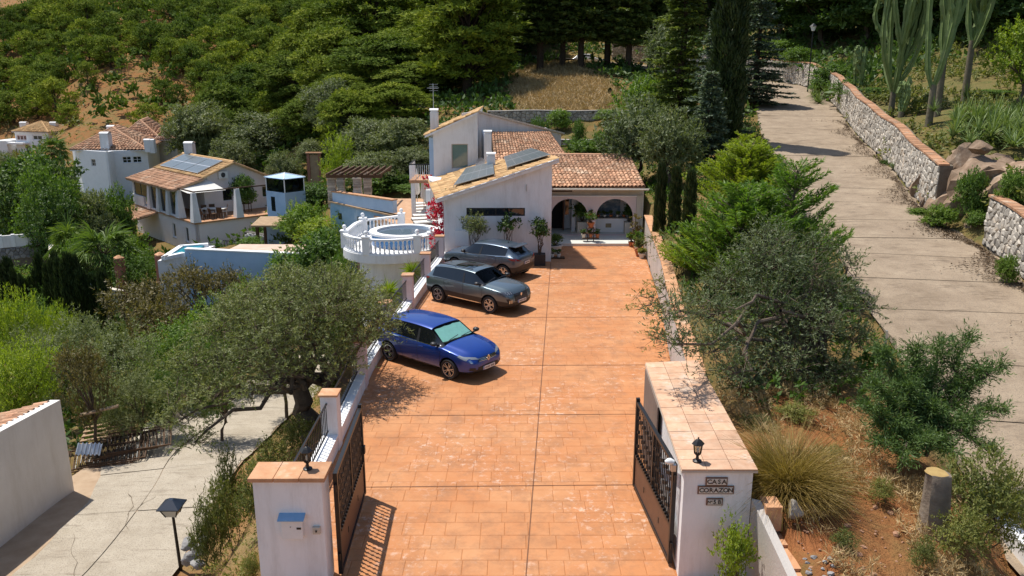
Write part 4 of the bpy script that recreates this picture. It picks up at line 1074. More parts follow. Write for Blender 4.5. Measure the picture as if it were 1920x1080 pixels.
# ------------------------------------------------------------------ neighbour's terraced house
def P3(u, v, z): q = ha(u, v); return np.array([q[0], q[1], z])
na = thing('terraced_house', 'white two storey neighbour house with solar panels, glazed gallery and column terrace', 'house', (*ha(4, 6), -5.75))
FZ = -3.1
PINKW2 = M('faint_pink_render', (.82, .78, .77), (.77, .72, .72), 1.2, .85, .2, 30, .2)
l1 = Wall(ha(0, 14), ha(0, 0), -6.2, FZ - .12); l2 = Wall(ha(0, 0), ha(9, 0), -6.2, FZ - .12)
for v in (11.55, 8.8): rect_window(na, l1, v - .0, v + .75, -5.0, -3.75, WHITE2, GLASSD, 1, 1, .09, sill=GREYW)
m = MB(); l1.emit(m); l2.emit(m); m.build('lower_storey', PINKW2, na)
m = MB(); m.hexa([ha(-.15, -.15), ha(9.1, -.15), ha(9.1, 14), ha(-.15, 14)], FZ - .119, FZ); m.build('terrace_floor', TERRA, na)
m = MB(); m.hexa([ha(-.1, 3.2), ha(.12, 3.2), ha(.12, 14), ha(-.1, 14)], FZ + .002, FZ + .12); m.hexa([ha(-.1, 11.2), ha(.15, 11.2), ha(.15, 14), ha(-.1, 14)], FZ + .122, FZ + .9); m.build('gallery_sill', WHITE, na)
def column(u, v, z1, b=.36, tp=.17):
    q = ha(u, v); m = MB(); V = []
    for z, w in ((FZ + .002, b), (z1, tp)): V += [(*(q + HA_U * i * w + HA_V * j * w), z) for i, j in ((-1, -1), (1, -1), (1, 1), (-1, 1))]
    m.add(V, [(4, 5, 6, 7), (0, 1, 5, 4), (1, 2, 6, 5), (2, 3, 7, 6), (3, 0, 4, 7)]); return m.build('column', WHITE, na)
for v in (0.1, 3.2, 5.4, 7.6, 9.8): column(.1, v, -.72)
for u in (4.2, 7.6): column(u, .1, -.72)
bm = MB(); bm.bar(P3(.1, .1, -.66), P3(7.6, .1, -.66), .1); bm.bar(P3(.1, .1, -.66), P3(.1, 3.2, -.66), .1); bm.build('terrace_beam', WOOD, na)
GAL = glass_mix('gallery_glass', (.45, .5, .52), .35)
for v0, v1 in ((3.55, 5.1), (5.75, 7.3), (7.95, 9.5), (10.1, 11.9), (12.1, 13.9)):
    m = MB(); zb = FZ + .125 if v1 < 11 else FZ + .905; m.hexa([ha(.08, v0), ha(.10, v0), ha(.10, v1), ha(.08, v1)], zb, -.95); g = m.build('gallery_pane', GAL, na)
    m = MB(); m.hexa([ha(.2, v0 + .05), ha(.3, v0 + .05), ha(.25, v0 + .5), ha(.2, v0 + .5)], FZ + .02, -1.0); m.build('curtain', FABRICW, g)
m = MB(); m.hexa([ha(0.0, 13.7), ha(.2, 13.7), ha(.2, 14.1), ha(0, 14.1)], FZ - .1, -.9); m.hexa([ha(.0, 3.35), ha(.14, 3.35), ha(.14, 14), ha(.0, 14)], -.94, -.78); m.build('gallery_lintel', WHITE, na)
# upper storey with gable to the terrace
gabu = [(2.7, .05), (5.7, 1.0), (10.2, -.75)]
gw1 = Wall(ha(2.7, 3.6), ha(5.7, 3.6), FZ, .05, 1.0); gw2 = Wall(ha(5.7, 3.6), ha(10.2, 3.6), FZ, 1.0, -.75)
rect_window(na, gw1, 1.6, 2.5, FZ + .9, FZ + 2.0, WHITE2, GLASSD, 1); rect_window(na, gw2, .3, 1.3, FZ + .9, FZ + 2.0, WHITE2, GLASSD, 2, sill=WHITE)
rect_window(na, gw2, 2.6, 3.5, FZ + .9, FZ + 1.9, WHITE2, GLASSD, 2)
m = MB(); gw1.emit(m); gw2.emit(m); Wall(ha(2.7, 14), ha(2.7, 3.85), FZ, .0).emit(m); Wall(ha(10.2, 3.85), ha(10.2, 14), -5.7, -.78).emit(m); m.build('upper_storey', PINKW2, na)
tiled_roof(na, 'main_roof', lambda u: (P3(2.4, 3.2 + 11 * u, .0), P3(5.7, 3.2 + 11 * u, 1.12)), 34, ROOFS, ROOFU, .45, .13, seed=11, edge_mat=CREAM)
tiled_roof(na, 'rear_roof', lambda u: (P3(10.6, 3.2 + 11 * u, -.86), P3(5.7, 3.2 + 11 * u, 1.10)), 34, ROOFT, ROOFU, .45, .13, seed=12, edge_mat=CREAM)
tiled_roof(na, 'gallery_roof', lambda u: (P3(-.45, 3.0 + 11.4 * u, -.80), P3(2.55, 3.0 + 11.4 * u, -.06)), 36, ROOFT, ROOFU, .45, .13, seed=13, edge_mat=PALEWOOD)
m = MB(); m.tube([P3(5.7, 3.1, 1.16), P3(5.7, 14.3, 1.16)], .13, 8); m.tube([P3(5.7, 3.12, 1.12), P3(2.4, 3.12, .02)], .09, 6); m.tube([P3(5.7, 3.12, 1.10), P3(10.6, 3.12, -.86)], .09, 6); m.build('ridge', ROOFS, na)
for k in range(3):
    solar_panel(na, P3(2.7, 4.6 + k * 2.9, .11), P3(2.7, 7.4 + k * 2.9, .11), P3(5.3, 7.4 + k * 2.9, .99), P3(5.3, 4.6 + k * 2.9, .99), 3, 2, lift=.2)
cp = at(357, 290, 76); chimney(na, cp[0], cp[1], -.2, at(357, 268, 76)[2], .8, .8)
q = P3(4.6, 3.38, .12); m = MB(); m.obox(q, np.array([*(HA_U * .45), 0]), np.array([*(HA_V * .18), 0]), np.array([0, 0, .3])); ac = m.build('air_conditioner', PLASTICW, na)
q = P3(4.55, 3.19, .12); V = [q] + [q + np.array([*(HA_U * math.cos(k * math.pi / 6)), 0]) * .22 + np.array([0, 0, .22 * math.sin(k * math.pi / 6)]) for k in range(12)]; MB().add(V, [(0, 1 + k, 1 + (k + 1) % 12) for k in range(12)]).build('fan_grille', plain('dark_grille', (.04, .04, .045), .6), ac)
# awning sail, terrace table with chairs
sail = thing('shade_sail', 'cream shade sail stretched over the neighbour terrace', 'shade sail', P3(2.5, 2, -1))
V = []; n = 8
cs = [P3(.1, 3.1, -.75), P3(.3, 1.5, -.95), P3(3.9, 1.6, -.95), P3(3.0, 3.5, -.1)]
for i in range(n + 1):
    for j in range(n + 1):
        a, b = i / n, j / n; p = (cs[0] * (1 - a) + cs[1] * a) * (1 - b) + (cs[3] * (1 - a) + cs[2] * a) * b; V.append(p - np.array([0, 0, .9 * a * (1 - a) * b * (1 - b) * 4 * .3]))
MB().add(V, [(i * (n + 1) + j, i * (n + 1) + j + 1, (i + 1) * (n + 1) + j + 1, (i + 1) * (n + 1) + j) for i in range(n) for j in range(n)]).build('sail_cloth', FABRICW, sail, smooth=True)
m = MB(); 
for c_ in cs: m.bar(c_, c_ + (0, 0, .05), .03)
m.build('sail_hook', ALU, sail)
def table(label, q, w, d, mat, grp=None):
    t = thing('terrace_table', label, 'table', q, grp); x, y, z = q
    MB().box(x - w / 2, x + w / 2, y - d / 2, y + d / 2, z + .7, z + .745).build('table_top', mat, t)
    for i in (-1, 1):
        for j in (-1, 1): MB().box(x + i * (w / 2 - .08) - .025, x + i * (w / 2 - .08) + .025, y + j * (d / 2 - .08) - .025, y + j * (d / 2 - .08) + .025, z, z + .699).build('leg', mat, t)
    return t
def chair(label, q, rz, mat, grp):
    t = thing('terrace_chair', label, 'chair', (0, 0, 0), grp)
    MB().box(-.23, .23, -.23, .23, .42, .46).build('seat', mat, t)
    MB().add([(-.23, .2, .461), (.23, .2, .461), (.23, .3, .92), (-.23, .3, .92), (-.23, .235, .461), (.23, .235, .461), (.23, .335, .92), (-.23, .335, .92)], [(0, 1, 2, 3), (7, 6, 5, 4), (0, 3, 7, 4), (1, 5, 6, 2), (3, 2, 6, 7), (0, 4, 5, 1)]).build('backrest', mat, t)
    for i in (-1, 1):
        for j in (-1, 1): MB().box(i * .2 - .02, i * .2 + .02, j * .2 - .02, j * .2 + .02, 0, .419).build('leg', mat, t)
    t.location = tuple(q); t.rotation_euler = (0, 0, rz); return t
table('long cream dining table under the shade sail of the neighbour terrace', P3(2.6, 1.6, FZ + .002), 1.9, .95, FABRICW)
ch0 = None
for i, (u, v, rz) in enumerate(((1.3, 1.0, 2.4), (2.0, .7, 2.4), (2.8, .8, 3.1), (1.9, 2.5, 0), (2.8, 2.5, .3), (3.7, 1.9, -1.2))):
    q = P3(u, v, FZ + .002)
    if ch0 is None: ch0 = chair('dark dining chair on the neighbour terrace under the sail', q, rz, WOOD, 'chairs on the neighbour terrace')
    else: copy_tree(ch0, q, rz)
table('small dark table by the gable wall of the neighbour terrace', P3(6.2, 2.4, FZ + .002), .8, .8, WOOD)
# brick stair pier, railing, steps
sp = thing('terrace_stair', 'stair with dark railing dropping from the neighbour terrace to the pool level', 'stair', P3(9.5, -.5, -5.7))
q0, q1 = P3(9.3, -.1, FZ), P3(4.0, -2.6, -5.7)
for i in range(12):
    a = q0 + (q1 - q0) * ((i + .5) / 12); d = (q1 - q0)[:2]; d = d / np.linalg.norm(d); n = np.array([-d[1], d[0]])
    MB().hexa([a[:2] - d * .27 - n * .6, a[:2] + d * .27 - n * .6, a[:2] + d * .27 + n * .6, a[:2] - d * .27 + n * .6], -6.2, a[2]).build('step', TERRA, sp)
m = MB(); d3 = q1 - q0; n3 = np.array([-d[1], d[0], 0]) * -.62
if n3[1] > 0: n3 = -n3
pts = [q0 + n3, q1 + n3, q1 + n3 + np.array([-3.2, .6, -.02])]
for a, b in zip(pts[:-1], pts[1:]): m.bar(a + (0, 0, .95), b + (0, 0, .95), .06); m.bar(a + (0, 0, .1), b + (0, 0, .1), .04)
rl = m.build('stair_railing', IRON, sp)
for a, b in zip(pts[:-1], pts[1:]):
    nb = int(np.linalg.norm(b - a) / .22)
    for i in range(nb): p = a + (b - a) * (i + .5) / nb; MB().bar(p + (0, 0, .1), p + (0, 0, .95), .035).build('railing_bar', IRON, rl)
m = MB(); m.hexa([ha(8.2, -.3), ha(8.8, -.3), ha(8.8, .3), ha(8.2, .3)], -5.7, FZ + .9); m.build('brick_pier', M('brown_brick', (.26, .10, .06), (.2, .08, .05), 8, .85, .4, rnd=.1), sp)
# folded parasol
def parasol(label, q, h=2.3, grp=None):
    t = thing('folded_parasol', label, 'parasol', q, grp); x, y, z = q
    MB().lathe((x, y, z), [(.22, 0), (.22, .06), (.03, .08)], 12).build('parasol_base', GREYW, t)
    MB().lathe((x, y, z + .05), [(.022, 0), (.022, h - .1)], 8).build('parasol_pole', ALU, t)
    m = MB(); n = 16; prof = [(.10, .85), (.17, 1.0), (.14, 1.5), (.09, 2.0), (.02, h)]; V = []
    for r, zz in prof:
        for k in range(n): a = 2 * math.pi * k / n; rr = r * (1 + .22 * (k % 2)); V.append((x + rr * math.cos(a), y + rr * math.sin(a), z + zz))
    m.add(V, [(i * n + k, i * n + (k + 1) % n, (i + 1) * n + (k + 1) % n, (i + 1) * n + k) for i in range(4) for k in range(n)]); m.build('parasol_cloth', FABRICW, t, smooth=True); return t
parasol('closed pale parasol at the foot of the neighbour stair', P3(8.6, -1.6, -5.6) + np.array([0, 0, .0]), 2.7)
# little pergola porch on the left front
pp = thing('porch_roof', 'small tiled porch roof on wooden posts against the neighbour house', 'porch', P3(-1, 9.5, -5.75))
tiled_roof(pp, 'tiles', lambda u: (P3(-2.6, 8.2 + 4.4 * u, -3.75), P3(-.05, 8.2 + 4.4 * u, -3.28)), 13, ROOFT, ROOFU, .45, .13, seed=14, edge_mat=PALEWOOD)
for v in (8.5, 12.3): q = P3(-2.3, v, 0); MB().box(q[0] - .12, q[0] + .12, q[1] - .12, q[1] + .12, -5.9, -3.82).build('porch_post', M('red_brown_timber', (.22, .10, .06), (.16, .07, .04), 4, .8, wp=False), pp)

# ------------------------------------------------------------------ glass topped lift tower
q = at(537, 425, 60); lt = thing('lift_tower', 'pale blue square tower with glazed top and pyramid roof', 'tower', (q[0], q[1] + 1.4, -4.2))
n_, l_, r_ = at(537, 400, 59.5), at(502, 400, 60.9), at(575, 400, 60.9); b_ = l_ + r_ - n_
pl = [n_[:2], r_[:2], b_[:2], l_[:2]]
z1, z2, z3 = at(537, 362, 59.5)[2], at(537, 337, 59.5)[2], at(538, 324, 60.9)[2]
m = MB(); m.hexa(pl, -5.2, z1); m.build('tower_shaft', BLUEW, lt)
cen = sum(pl) / 4; inn = [cen + (p - cen) * .96 for p in pl]; ou = [cen + (p - cen) * 1.06 for p in pl]
for i in range(4):
    a, b = inn[i], inn[(i + 1) % 4]; m = MB(); m.quad((*a, z1), (*b, z1), (*b, z2), (*a, z2)); m.build('tower_pane', glass_mix('tower_glass', (.30, .36, .40), .5) if i == 0 else bpy.data.materials['tower_glass'], lt)
    MB().bar((*a, z1), (*a, z2), .07).build('tower_mullion', WHITE2, lt)
    f = MB(); f.quad((*ou[i], z2 + .05), (*ou[(i + 1) % 4], z2 + .05), (*cen, z3)); f.quad((*ou[i], z2), (*ou[(i + 1) % 4], z2), (*ou[(i + 1) % 4], z2 + .05), (*ou[i], z2 + .05)); f.build('roof_panel', BLUEW, lt)
    MB().bar((*ou[i], z2 + .06), (*cen, z3 + .01), .06).build('roof_rib', WHITE2, lt)
m = MB(); m.box(cen[0] - .45, cen[0] + .45, cen[1] - .4, cen[1] + .4, z1 + .02, z1 + .8); m.build('lift_motor', plain('machine_grey', (.10, .11, .12), .6), lt)
a, b = n_[:2] * .45 + l_[:2] * .55, n_[:2] * .25 + l_[:2] * .75; nn = (a - b); nn = np.array([nn[1], -nn[0]]); nn /= np.linalg.norm(nn); nn = -nn if nn[1] > 0 else nn
m = MB(); m.hexa([b + nn * .02, a + nn * .02, a - nn * .05, b - nn * .05], z1 - 1.5, z1 - .4); m.build('slit_window', GLASSD, lt)
q = at(580, 428, 61); m = MB(); m.hexa([r_[:2], r_[:2] + (2.2, -.6), r_[:2] + (2.3, -.3), r_[:2] + (0, .3)], -5, z1 - 1.9); m.build('side_wall', WHITE, lt)
# stone revetment between stair and tower
rv = thing('stone_revetment', 'speckled pale stone revetment below the lift tower', 'stone wall', at(480, 430, 62))
a, b = at(459, 446, 60.5), at(503, 450, 59); stone_wall(rv, [(a[0], a[1], -5.6), ((a[0] + b[0]) / 2, (a[1] + b[1]) / 2, -5.6), (b[0], b[1], -5.6)], lambda s: 2.2, .34, M('pale_rubble', (.58, .55, .5), (.42, .4, .37), 5, .9, .6, rnd=.25), M('dark_mortar', (.09, .08, .07), (.13, .12, .1), 6, .95), single=60, seed=21)
# garden hut with planted roof
hq = at(525, 465, 56.5); hut = thing('garden_shelter', 'small timber garden shelter with creeper on its roof below the lift tower', 'shelter', hq)
hz = hq[2]; x, y = hq[:2]
for i in (-1, 1):
    for j in (-1, 1): MB().box(x + i * 1.25 - .1, x + i * 1.25 + .1, y + j * .9 - .1, y + j * .9 + .1, hz - .5, hz + 1.75).build('shelter_post', WOOD, hut)
MB().hexa([(x - 1.6, y - 1.2), (x + 1.6, y - 1.2), (x + 1.6, y + 1.2), (x - 1.6, y + 1.2)], [hz + 1.75, hz + 1.75, hz + 2.0, hz + 2.0], [hz + 1.87, hz + 1.87, hz + 2.12, hz + 2.12]).build('shelter_roof', PALEWOOD, hut)
MB().box(x - 1.1, x + 1.1, y + .75, y + .85, hz - .5, hz + 1.7).build('back_board', BLUEW, hut)
# ------------------------------------------------------------------ neighbour pool
PZ = -1.75
np_ = thing('neighbour_pool', 'turquoise pool behind a long pale blue wall on the neighbour plot', 'pool', (-15, 47, -5))
A, B = onz(346, 468, PZ), onz(665, 484, PZ - .3); A, B = A[:2], B[:2]
pw = Wall(A, B, -6.5, PZ, PZ - .25, th=.3); m = MB(); pw.emit(m); m.build('pool_wall', BLUEW, np_)
m = MB(); m.hexa([pw.P(0, .05), pw.P(pw.L, .05), pw.P(pw.L, -.35), pw.P(0, -.35)], [PZ + .002, PZ - .248, PZ - .248, PZ + .002], [PZ + .07, PZ - .18, PZ - .18, PZ + .07]); m.build('wall_coping', WHITE2, np_)
C = onz(308, 479, PZ - .15)[:2]; D_ = C + np.array([-.3, 3.2]); E_ = A + np.array([.3, 2.9])
m = MB(); m.hexa([C + (-.3, -.3), A + (-.15, -.1), pw.P(.4, -.31), E_ + (.3, .3), D_ + (-.3, .3)], -6.4, PZ - .42); m.build('pool_shell', WHITE, np_)
m = MB(); m.hexa([C, A + (-.16, .2), E_ + (-.1, .2), D_], PZ - .41, PZ - .30); m.build('pool_water', WATER, np_)
m = MB()
for a, b in ((C, A + (-.16, .2)), (C, D_), (D_, E_)):
    d = (b - a) / np.linalg.norm(b - a); n = np.array([-d[1], d[0]]) * .16; m.hexa([a - n - d * .1, b - n, b + n, a + n - d * .1][::1], PZ - .415, PZ - .2)
m.build('pool_edge', WHITE2, np_)
# paved pool terrace
pt = MB(); pt.hexa([pw.P(1.6, -.35), pw.P(15, -.35), pw.P(15.5, -3.2), pw.P(9, -4.5), pw.P(1.6, -4)], -5.2, PZ - .45); tag(pt.build('pool_deck', M('pink_paving', (.52, .36, .27), (.6, .45, .36), 2, .85)), 'pinkish paved strip behind the long blue pool wall', 'paving', kind='structure')
# brick piers left of the pool
for i, (px, py, Y) in enumerate(((226, 510, 50), (303, 505, 48.5))):
    q = at(px, py, Y); t = thing('garden_pier', ('left brick garden pier among the plants below the palms', 'right brick garden pier at the corner of the neighbour pool')[i], 'pier', (q[0], q[1], q[2] - 1))
    MB().box(q[0] - .25, q[0] + .25, q[1] - .25, q[1] + .25, q[2] - 2, q[2] + .9).build('pier_shaft', M('salmon_brick', (.34, .15, .10), (.28, .12, .08), 8, .85) if i == 0 else bpy.data.materials['salmon_brick'], t)
    MB().lathe((q[0], q[1], q[2] + .9), [(.36, 0), (.36, .06), (.1, .2)], 4).build('pier_cap', TERRA, t)
# ------------------------------------------------------------------ far white houses
def hip(t, name, poly, z, h, n, seed, over=.5, mat=ROOFT, r=.16):
    p = [np.array(q, float) for q in poly]; c = sum(p) / 4; p = [q + (q - c) / np.linalg.norm(q - c) * over for q in p]
    L1, L2 = np.linalg.norm(p[1] - p[0]), np.linalg.norm(p[2] - p[1])
    if L1 >= L2: r0, r1 = (p[0] + p[3]) / 2, (p[1] + p[2]) / 2; k = min(.5, L2 / 2 / L1); R0, R1 = r0 + (r1 - r0) * k, r1 + (r0 - r1) * k; sides = ((p[0], p[1], R0, R1), (p[1], p[2], R1, R1), (p[2], p[3], R1, R0), (p[3], p[0], R0, R0))
    else: r0, r1 = (p[0] + p[1]) / 2, (p[2] + p[3]) / 2; k = min(.5, L1 / 2 / L2); R0, R1 = r0 + (r1 - r0) * k, r1 + (r0 - r1) * k; sides = ((p[0], p[1], R0, R0), (p[1], p[2], R0, R1), (p[2], p[3], R1, R1), (p[3], p[0], R1, R0))
    for i, (a, b, ra, rb) in enumerate(sides):
        tiled_roof(t, name, lambda u, a=a, b=b, ra=ra, rb=rb: ((*(a + (b - a) * u), z), (*(ra + (rb - ra) * u), z + h)), max(8, int(np.linalg.norm(b - a) / (r * 2.3))), mat, ROOFU, .55, r, seed=seed + i, edge_mat=WHITE)
    m = MB()
    for a, b in ((p[0], R0), (p[1], R0 if L1 < L2 else R1), (p[2], R1), (p[3], R1 if L1 < L2 else R0), (R0, R1)):
        if np.linalg.norm(a - b) > .1: m.tube([(*a, z + (h if a is R0 else 0) + .06), (*b, z + h + .1)], r * .8, 6)
    m.build('ridge_tiles', mat, t)
nb_ = thing('white_house', 'large plain white house with hipped tile roofs beyond the terraced house', 'house', (-45, 88, -5))
a0, a1, a2 = at(146, 358, 89)[:2], at(158, 362, 86)[:2], at(211, 364, 83.5)[:2]
b0, b1 = at(213, 362, 84.6)[:2], at(284, 352, 86)[:2]
back = np.array([-3.5, 11.0])
EZ = at(213, 284, 84)[2]
w1 = Wall(a0, a1, -7, EZ); w2 = Wall(a1, a2, -7, EZ); w3 = Wall(b0, b1, -7, EZ)
rect_window(nb_, w2, 2.0 if w2.L > 3.2 else w2.L - 1.2, (2.0 if w2.L > 3.2 else w2.L - 1.2) + .75, at(200, 313, 84)[2], at(200, 300, 84)[2], GREYW, GLASSD, 2, 2, .07)
for s in (1.25, 2.25): rect_window(nb_, w3, s, s + .85, at(250, 306, 85)[2], at(250, 294, 85)[2], WHITE2, GLASSD, 2, 2, .06, sill=WHITE)
m = MB(); w1.emit(m); w2.emit(m); w3.emit(m); Wall(a2, a2 + (.05, 1.2), -7, EZ).emit(m); Wall(b1, b1 + back, -7, EZ).emit(m); Wall(a0 + back * .8, a0, -7, EZ).emit(m); m.build('house_wall', WHITE2, nb_)
hip(nb_, 'hip_roof', [a1 + (-.6, .2), b1 + (0, -.3), b1 + back, a0 + back], EZ + .02, 2.0, 20, 31)
c0, c1 = at(232, 262, 98)[:2], at(330, 262, 97)[:2]; CZ = at(300, 256, 97)[2]
m = MB(); Wall(c0, c1, -5, CZ).emit(m); Wall(c1, c1 + back, -5, CZ).emit(m); m.build('rear_wall', WHITE, nb_)
hip(nb_, 'rear_hip_roof', [c0, c0 * .35 + c1 * .65, c0 * .35 + c1 * .65 + back, c0 + back], CZ, 1.7, 18, 36)
hip(nb_, 'side_hip_roof', [c0 * .35 + c1 * .65 + (.2, -.4), c1 + (0, -.4), c1 + back * .6, c0 * .35 + c1 * .65 + back * .6], CZ - .3, 1.3, 10, 41)
for px, y0, y1, Y, w in ((201, 280, 250, 86, .9), (212, 262, 237, 92, .8), (278, 276, 262, 85.5, .6), (287, 278, 262, 85.5, .5), (263, 245, 233, 100, .6)):
    q = at(px, y0, Y); chimney(nb_, q[0], q[1], q[2] - .5, at(px, y1, Y)[2], w, w)
nc_ = thing('white_house', 'small distant white villa with balcony and straw coloured tile roof at the far left', 'house', (-87, 150, -7))
d0, d1 = at(34, 292, 150)[:2], at(96, 290, 147)[:2]; DZ = at(60, 247, 149)[2]
wc = Wall(d0, d1, -9, DZ)
L = wc.L
rect_window(nc_, wc, L * .53, L * .80, at(60, 262, 149)[2], at(60, 253, 149)[2], WHITE2, GLASSD, 2, 1, .12)
rect_window(nc_, wc, L * .26, L * .42, at(60, 286, 149)[2], at(60, 272, 149)[2], WHITE2, GLASSD, 1, 1, .12); rect_window(nc_, wc, L * .68, L * .86, at(60, 281, 149)[2], at(60, 272, 149)[2], WHITE2, GLASSD, 1, 1, .12)
rect_window(nc_, wc, L * .03, L * .34, at(60, 264, 149)[2], at(60, 253, 149)[2], PINKW, plain('loggia_shade', (.16, .08, .06), .8), 3, 1, .2)
m = MB(); wc.emit(m); Wall(d1, d1 + (2, 8), -9, DZ).emit(m); Wall(d0 + (-3, 8), d0, -9, DZ).emit(m); m.hexa([wc.P(-1.5, 1.4), wc.P(L * .4, 1.4), wc.P(L * .4, 0.0), wc.P(-1.5, 0.0)], at(60, 270, 149)[2], at(60, 267, 149)[2]); m.build('house_wall', WHITE2, nc_)
hip(nc_, 'hip_roof', [d0, d1, d1 + (2, 8), d0 + (-3, 8)], DZ, 1.6, 18, 51, mat=ROOFS, r=.2)
for px in (47, 103): q = at(px, 245, 152); chimney(nc_, q[0], q[1], q[2] - .8, at(px, 230, 152)[2], 1.2, 1.0)
lw = thing('garden_terrace', 'white stepped garden terrace left of the distant villa', 'terrace', at(12, 290, 152))
q = at(-20, 290, 152); p = at(32, 290, 152); MB().box(q[0], p[0], 150, 156, q[2] - 2, at(10, 273, 152)[2]).build('terrace_block', WHITE, lw); MB().box(p[0] - 2.5, p[0] + .3, 149, 155, q[2] - 2, at(10, 262, 152)[2]).build('upper_block', WHITE2, lw)
# long white garden wall on a stone base, far left
ww = thing('garden_wall', 'white panelled garden wall on a grey stone base at the far left', 'wall', at(40, 480, 58))
a, b = at(-30, 484, 58), at(88, 480, 60); z0, z1, z2 = a[2] - .3, at(40, 463, 59)[2], at(40, 441, 59)[2]
stone_wall(ww, [(a[0], a[1], z0), ((a[0] + b[0]) / 2, (a[1] + b[1]) / 2, z0), (b[0], b[1], z0)], lambda s: z1 - z0, .34, M('grey_rubble', (.28, .27, .26), (.2, .19, .19), 5, .9, .6, rnd=.25), MORTAR, single=90, seed=23, name='stone_base')
wl_ = Wall(a[:2], b[:2], z1 + .002, z2, th=.2); m = MB(); wl_.emit(m); m.build('white_panel', WHITE, ww)
for k in range(5): s = wl_.L * (k + .5) / 5; m = MB(); m.hexa([wl_.P(s - .12, .05), wl_.P(s + .12, .05), wl_.P(s + .12, -.25), wl_.P(s - .12, -.25)], z1 + .003, z2 + .06); m.build('wall_pilaster', WHITE2, ww)
cu = thing('garden_kerb', 'curved low cream garden wall below the palms', 'wall', at(150, 500, 54))
pts = [at(95, 455, 58), at(100, 500, 54), at(125, 520, 51.5), at(165, 530, 50), at(228, 545, 48)]
P_ = smooth_line([(*p, 0) for p in pts], 5); m = MB(); sweep(m, P_[:, :2], .3, -9, .0)
V = [];
for i in range(len(P_)): pass
m2 = MB()
for i in range(len(P_) - 1):
    a, b = P_[i], P_[i + 1]; d = (b[:2] - a[:2]); d = d / np.linalg.norm(d); n = np.array([d[1], -d[0]]) * .15
    m2.hexa([a[:2] + n, b[:2] + n, b[:2] - n, a[:2] - n][::-1], -10, [a[2], b[2], b[2], a[2]][::-1])
m2.build('kerb_body', CREAM, cu)
# ------------------------------------------------------------------ low white building at the bottom left
gb_ = thing('low_building', 'low white building with tiled roof at the bottom left beside the lane', 'building', (-14, 18, -4))
xW = -13.43; zf = lambda y: -1.21 + (22 - y) * .098
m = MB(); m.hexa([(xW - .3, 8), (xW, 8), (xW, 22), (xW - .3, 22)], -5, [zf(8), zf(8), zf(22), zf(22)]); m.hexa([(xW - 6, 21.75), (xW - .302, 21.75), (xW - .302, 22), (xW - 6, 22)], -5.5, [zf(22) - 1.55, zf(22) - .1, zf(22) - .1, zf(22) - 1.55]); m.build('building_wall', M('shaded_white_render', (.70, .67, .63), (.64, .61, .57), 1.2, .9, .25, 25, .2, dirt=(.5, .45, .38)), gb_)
tiled_roof(gb_, 'tiled_roof', lambda u: ((xW - 6, 8 + 13.9 * u, zf(8 + 13.9 * u) - 1.6), (xW - .28, 8 + 13.9 * u, zf(8 + 13.9 * u) - .06)), 58, ROOFT, ROOFU, .42, .1, single=0, seed=61, edge_mat=ROOFU)
# ------------------------------------------------------------------ cars
TYRE = plain('tyre_rubber', (.02, .02, .021), .75, 0, .3)
CLAD = plain('black_car_trim', (.018, .018, .02), .45, 0, .4)
RIMM = plain('alloy_rim', (.50, .50, .51), .25, .9)
CARGL = plain('tinted_car_glass', (.006, .008, .010), .03, 0, .8)
SCREEN = glass_mix('windscreen_glass', (.82, .9, .88), .14)
LAMPG = plain('lamp_cluster', (.30, .33, .36), .08, .3, .8)
LAMPD = plain('dark_lamp', (.06, .07, .09), .1, .1, .8)
REDL = plain('red_lamp', (.22, .012, .01), .12, 0, .7)
CHROME = plain('chrome_trim', (.72, .72, .73), .12, 1)
CABIN = plain('cabin_black', (.02, .02, .022), .8)
PLATE = plain('plate_white', (.72, .72, .70), .4); PLATEB = plain('plate_blue', (.03, .08, .32), .4)
SHADE = plain('silver_sunshade', (.42, .74, .66), .35, .35, .5)
def paint(name, c, metal=.45):
    m, nt, p = _nt(name); p.inputs['Base Color'].default_value = (*c, 1); p.inputs['Metallic'].default_value = metal; p.inputs['Roughness'].default_value = .32
    p.inputs['Coat Weight'].default_value = .8; p.inputs['Coat Roughness'].default_value = .03
    v = coords(nt, False); nt.links.new(ramp(nt, noise(nt, v, 3, 2), [(.3, c), (.7, tuple(x * 1.08 for x in c))]), p.inputs['Base Color']); return m
